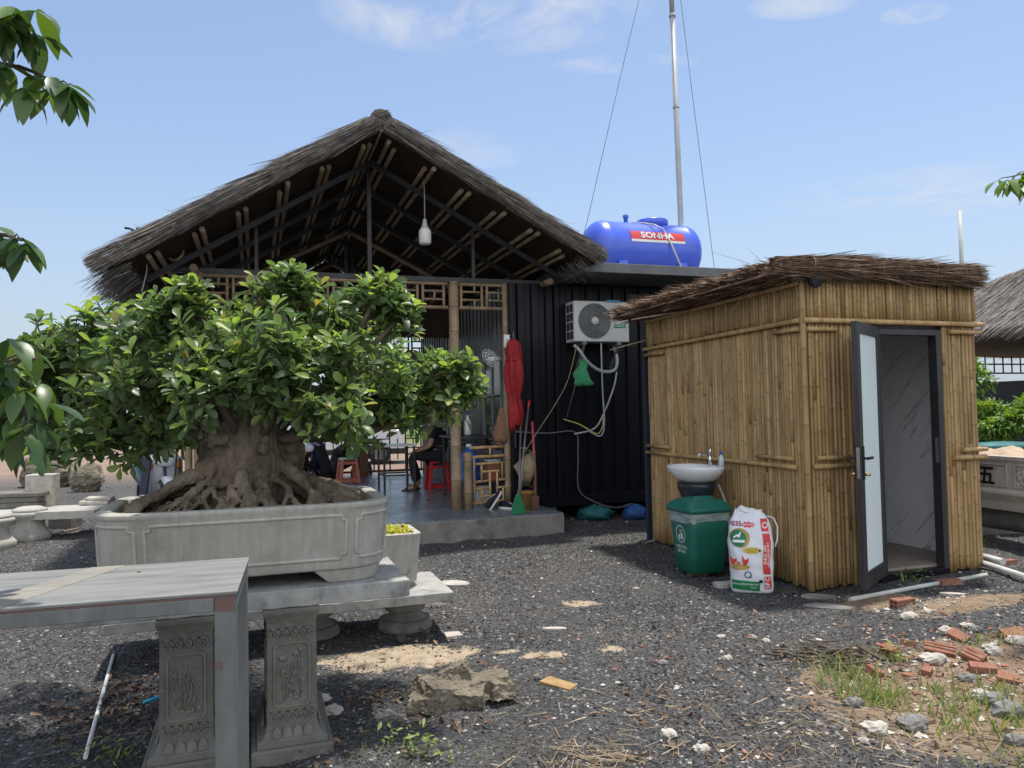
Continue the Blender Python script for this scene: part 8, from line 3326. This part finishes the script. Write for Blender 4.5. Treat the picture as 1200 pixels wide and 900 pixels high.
scatter_leaves('dry_leaves', 'dry brown leaves scattered over the gravel', [(150, 830, 0.22, 0.18, 190), (190, 800, 0.2, 0.15, 50), (270, 730, 0.5, 0.4, 60), (440, 820, 0.12, 0.08, 40), (545, 850, 0.1, 0.05, 20), (600, 770, 0.7, 0.4, 50), (980, 770, 0.22, 0.2, 45),
                                                                       (800, 800, 0.9, 0.5, 60), (500, 745, 0.25, 0.2, 30), (770, 835, 0.18, 0.12, 30), (1080, 790, 0.4, 0.35, 60), (60, 700, 0.6, 0.8, 60), (850, 720, 0.5, 0.4, 30), (370, 880, 0.1, 0.06, 25)], m_litter)
Ps, Ds, Ls = [], [], []
for px, py, rx, ry, n in ((960, 850, 0.4, 0.25, 170), (700, 890, 0.16, 0.09, 190), (770, 840, 0.2, 0.15, 45), (960, 770, 0.2, 0.16, 70), (640, 830, 0.3, 0.15, 30), (850, 790, 0.5, 0.3, 40), (1090, 870, 0.35, 0.15, 140), (180, 850, 0.25, 0.15, 50), (800, 880, 0.5, 0.15, 60)):
    c = at(px, py, 0)
    for k in range(n):
        x, y = c.x + nr.normal(0, rx), c.y + nr.normal(0, ry)
        Ps.append((x, y, gz(x, y) + nr.uniform(0.006, 0.022)))
        a = nr.uniform(0, 6.28)
        Ds.append((math.cos(a), math.sin(a), nr.normal(0, 0.08)))
        Ls.append(nr.uniform(0.05, 0.19))
n = len(Ls)
V_, F_, T_ = ribbons(np.array(Ps), nrmz(np.array(Ds)), np.array(Ls), nr.uniform(0.003, 0.006, n), nr.uniform(-0.01, 0.01, n), nr.normal(-0.1, 0.5, n).clip(-0.8, 1))
o = npmesh('twigs', V_, F_, m_straw, tint=T_, kind='stuff')
o['label'] = 'dry twigs and straw scattered over the gravel'
# tangled root mat at the edge of the soil
mb = MB()
c = at(955, 765, 0)
for k in range(26):
    x, y = c.x + rnd.gauss(0, 0.13), c.y + rnd.gauss(0, 0.12)
    a = rnd.uniform(-0.9, 0.5)
    pts = []
    z = rnd.uniform(0.01, 0.05)
    for q in range(6):
        pts.append((x, y, gz(x, y) + z))
        x += math.cos(a) * 0.045
        y += math.sin(a) * 0.045
        a += rnd.uniform(-0.5, 0.5)
        z = max(0.005, z + rnd.uniform(-0.015, 0.012))
    mb.tube(pts, [0.006 * rnd.uniform(0.3, 1.6)] * 6, 6, tint=rnd.uniform(-0.5, 0.3))
o = mb.build('root_tangle', m_twig, kind='stuff')
o['label'] = 'tangle of dead brown roots at the edge of the gravel'

# crumbs of brick and mortar among the rubble
def crumbs(name, label, spots, mat, smin, smax):
    Vs, Fs, Ts, o_ = [], [], [], 0
    for px, py, rx, ry, n in spots:
        c = at(px, py, 0)
        x, y = c.x + nr.normal(0, rx, n), c.y + nr.normal(0, ry, n)
        s = np.exp(nr.uniform(math.log(smin), math.log(smax), n))
        jit = OCT[None] * nr.uniform(0.5, 1.3, (n, 6, 1)) + nr.normal(0, 0.2, (n, 6, 3))
        p = jit * np.stack([s, s * nr.uniform(0.5, 1.1, n), s * nr.uniform(0.35, 0.8, n)], 1)[:, None]
        th = nr.uniform(0, 6.28, n)
        cc, ss = np.cos(th)[:, None], np.sin(th)[:, None]
        q = np.stack([p[..., 0] * cc - p[..., 1] * ss, p[..., 0] * ss + p[..., 1] * cc, p[..., 2]], -1)
        Vs.append((q + np.stack([x, y, ground_h(x, y) + s * 0.2], 1)[:, None]).reshape(-1, 3))
        Fs.append((np.arange(n)[:, None, None] * 6 + OCTF[None]).reshape(-1, 3) + o_)
        Ts.append(np.repeat(nr.normal(0, 0.6, n).clip(-1, 1), 6))
        o_ += n * 6
    o = npmesh(name, np.concatenate(Vs), np.concatenate(Fs), mat, tint=np.concatenate(Ts), kind='stuff')
    o['label'] = label


crumbs('brick_crumbs', 'small red brick crumbs among the rubble', [(1110, 765, 0.35, 0.22, 170), (1150, 790, 0.3, 0.2, 120), (980, 765, 0.2, 0.15, 40), (1080, 740, 0.3, 0.15, 60), (800, 760, 0.9, 0.5, 45), (880, 885, 0.15, 0.06, 16)], m_brick, 0.006, 0.024)
crumbs('mortar_crumbs', 'pale mortar crumbs among the rubble', [(1110, 760, 0.4, 0.25, 170), (1150, 800, 0.3, 0.25, 110), (1090, 715, 0.3, 0.2, 80), (980, 800, 0.4, 0.3, 70), (1020, 860, 0.5, 0.15, 60), (500, 720, 0.2, 0.15, 40)], m_paleston, 0.006, 0.026)
crumbs('soil_clods', 'brown soil clods on the bare earth patch', [(1080, 800, 0.4, 0.35, 500), (1000, 770, 0.2, 0.2, 160), (1120, 850, 0.5, 0.2, 250), (880, 880, 0.2, 0.08, 80)], M('soil_clod', (0.19, 0.135, 0.09), (0.11, 0.075, 0.05), rough=0.95, bump=0.5, tint=0.5), 0.005, 0.02)

# grass tufts
Pg, Dg, Lg, Wg, Tg = [], [], [], [], []
for px, py, rx, ry, n, h in ((1000, 790, 0.12, 0.16, 260, 0.17), (1030, 815, 0.06, 0.06, 110, 0.2), (985, 805, 0.06, 0.09, 90, 0.14), (1115, 830, 0.16, 0.16, 130, 0.17), (1160, 805, 0.2, 0.12, 170, 0.13), (1185, 825, 0.16, 0.14, 200, 0.15), (1145, 752, 0.05, 0.04, 45, 0.16), (1195, 752, 0.08, 0.05, 60, 0.13), (1105, 850, 0.3, 0.12, 90, 0.1),
                          (1046, 766, 0.06, 0.04, 50, 0.08), (1095, 795, 0.04, 0.04, 40, 0.1), (1190, 885, 0.15, 0.06, 70, 0.1), (495, 885, 0.12, 0.05, 26, 0.07), (460, 890, 0.08, 0.04, 30, 0.06), (560, 880, 0.1, 0.06, 16, 0.06), (1155, 642, 0.05, 0.05, 30, 0.2), (1070, 684, 0.05, 0.03, 18, 0.12), (1010, 705, 0.4, 0.1, 20, 0.05), (120, 888, 0.06, 0.03, 16, 0.1)):
    c = at(px, py, 0)
    for k in range(int(n * 0.62)):
        x, y = c.x + nr.normal(0, rx), c.y + nr.normal(0, ry)
        a = nr.uniform(0, 6.28)
        Pg.append((x, y, gz(x, y) - 0.004))
        Dg.append((math.cos(a) * nr.uniform(0.1, 0.8), math.sin(a) * nr.uniform(0.1, 0.8), 1.0))
        l = h * nr.uniform(0.35, 1.1)
        Lg.append(l)
        Wg.append(nr.uniform(0.005, 0.0105))
        Tg.append(nr.uniform(0, 1))
n = len(Lg)
V_, F_, T_ = ribbons(np.array(Pg), nrmz(np.array(Dg)), np.array(Lg), np.array(Wg), np.array(Lg) * nr.uniform(0.05, 0.4, n), np.array(Tg), 4)
o = npmesh('grass', V_, F_, m_grass, tint=T_, kind='stuff')
o['label'] = 'green grass tufts growing on the soil patch'
# small broad-leaved weeds
n = 160
cs = [(at(px, py, 0), s_) for px, py, s_ in ((120, 890, 0.10), (470, 880, 0.08), (1072, 682, 0.06), (1050, 765, 0.06), (500, 890, 0.05))]
P = []
for k in range(n):
    c, s_ = cs[k % len(cs)]
    x, y = c.x + nr.normal(0, s_), c.y + nr.normal(0, s_ * 0.5)
    P.append((x, y, gz(x, y) + nr.uniform(0.01, 0.09)))
D = nrmz(np.stack([nr.normal(0, 1, n), nr.normal(0, 1, n), nr.uniform(0, 0.6, n)], 1))
V_, F_, T_, A_ = leaves(np.array(P), D, nrmz(np.stack([nr.normal(0, .3, n), nr.normal(0, .3, n), np.ones(n)], 1)), nr.uniform(0.025, 0.05, n), nr.uniform(0.01, 0.02, n), nr.uniform(0, 0.3, n), nr.uniform(0, 1, n), np.zeros(n))
o = npmesh('weeds', V_, F_, m_grass, tint=T_, kind='stuff', smooth=True)
o['label'] = 'small leafy weeds sprouting through the gravel'
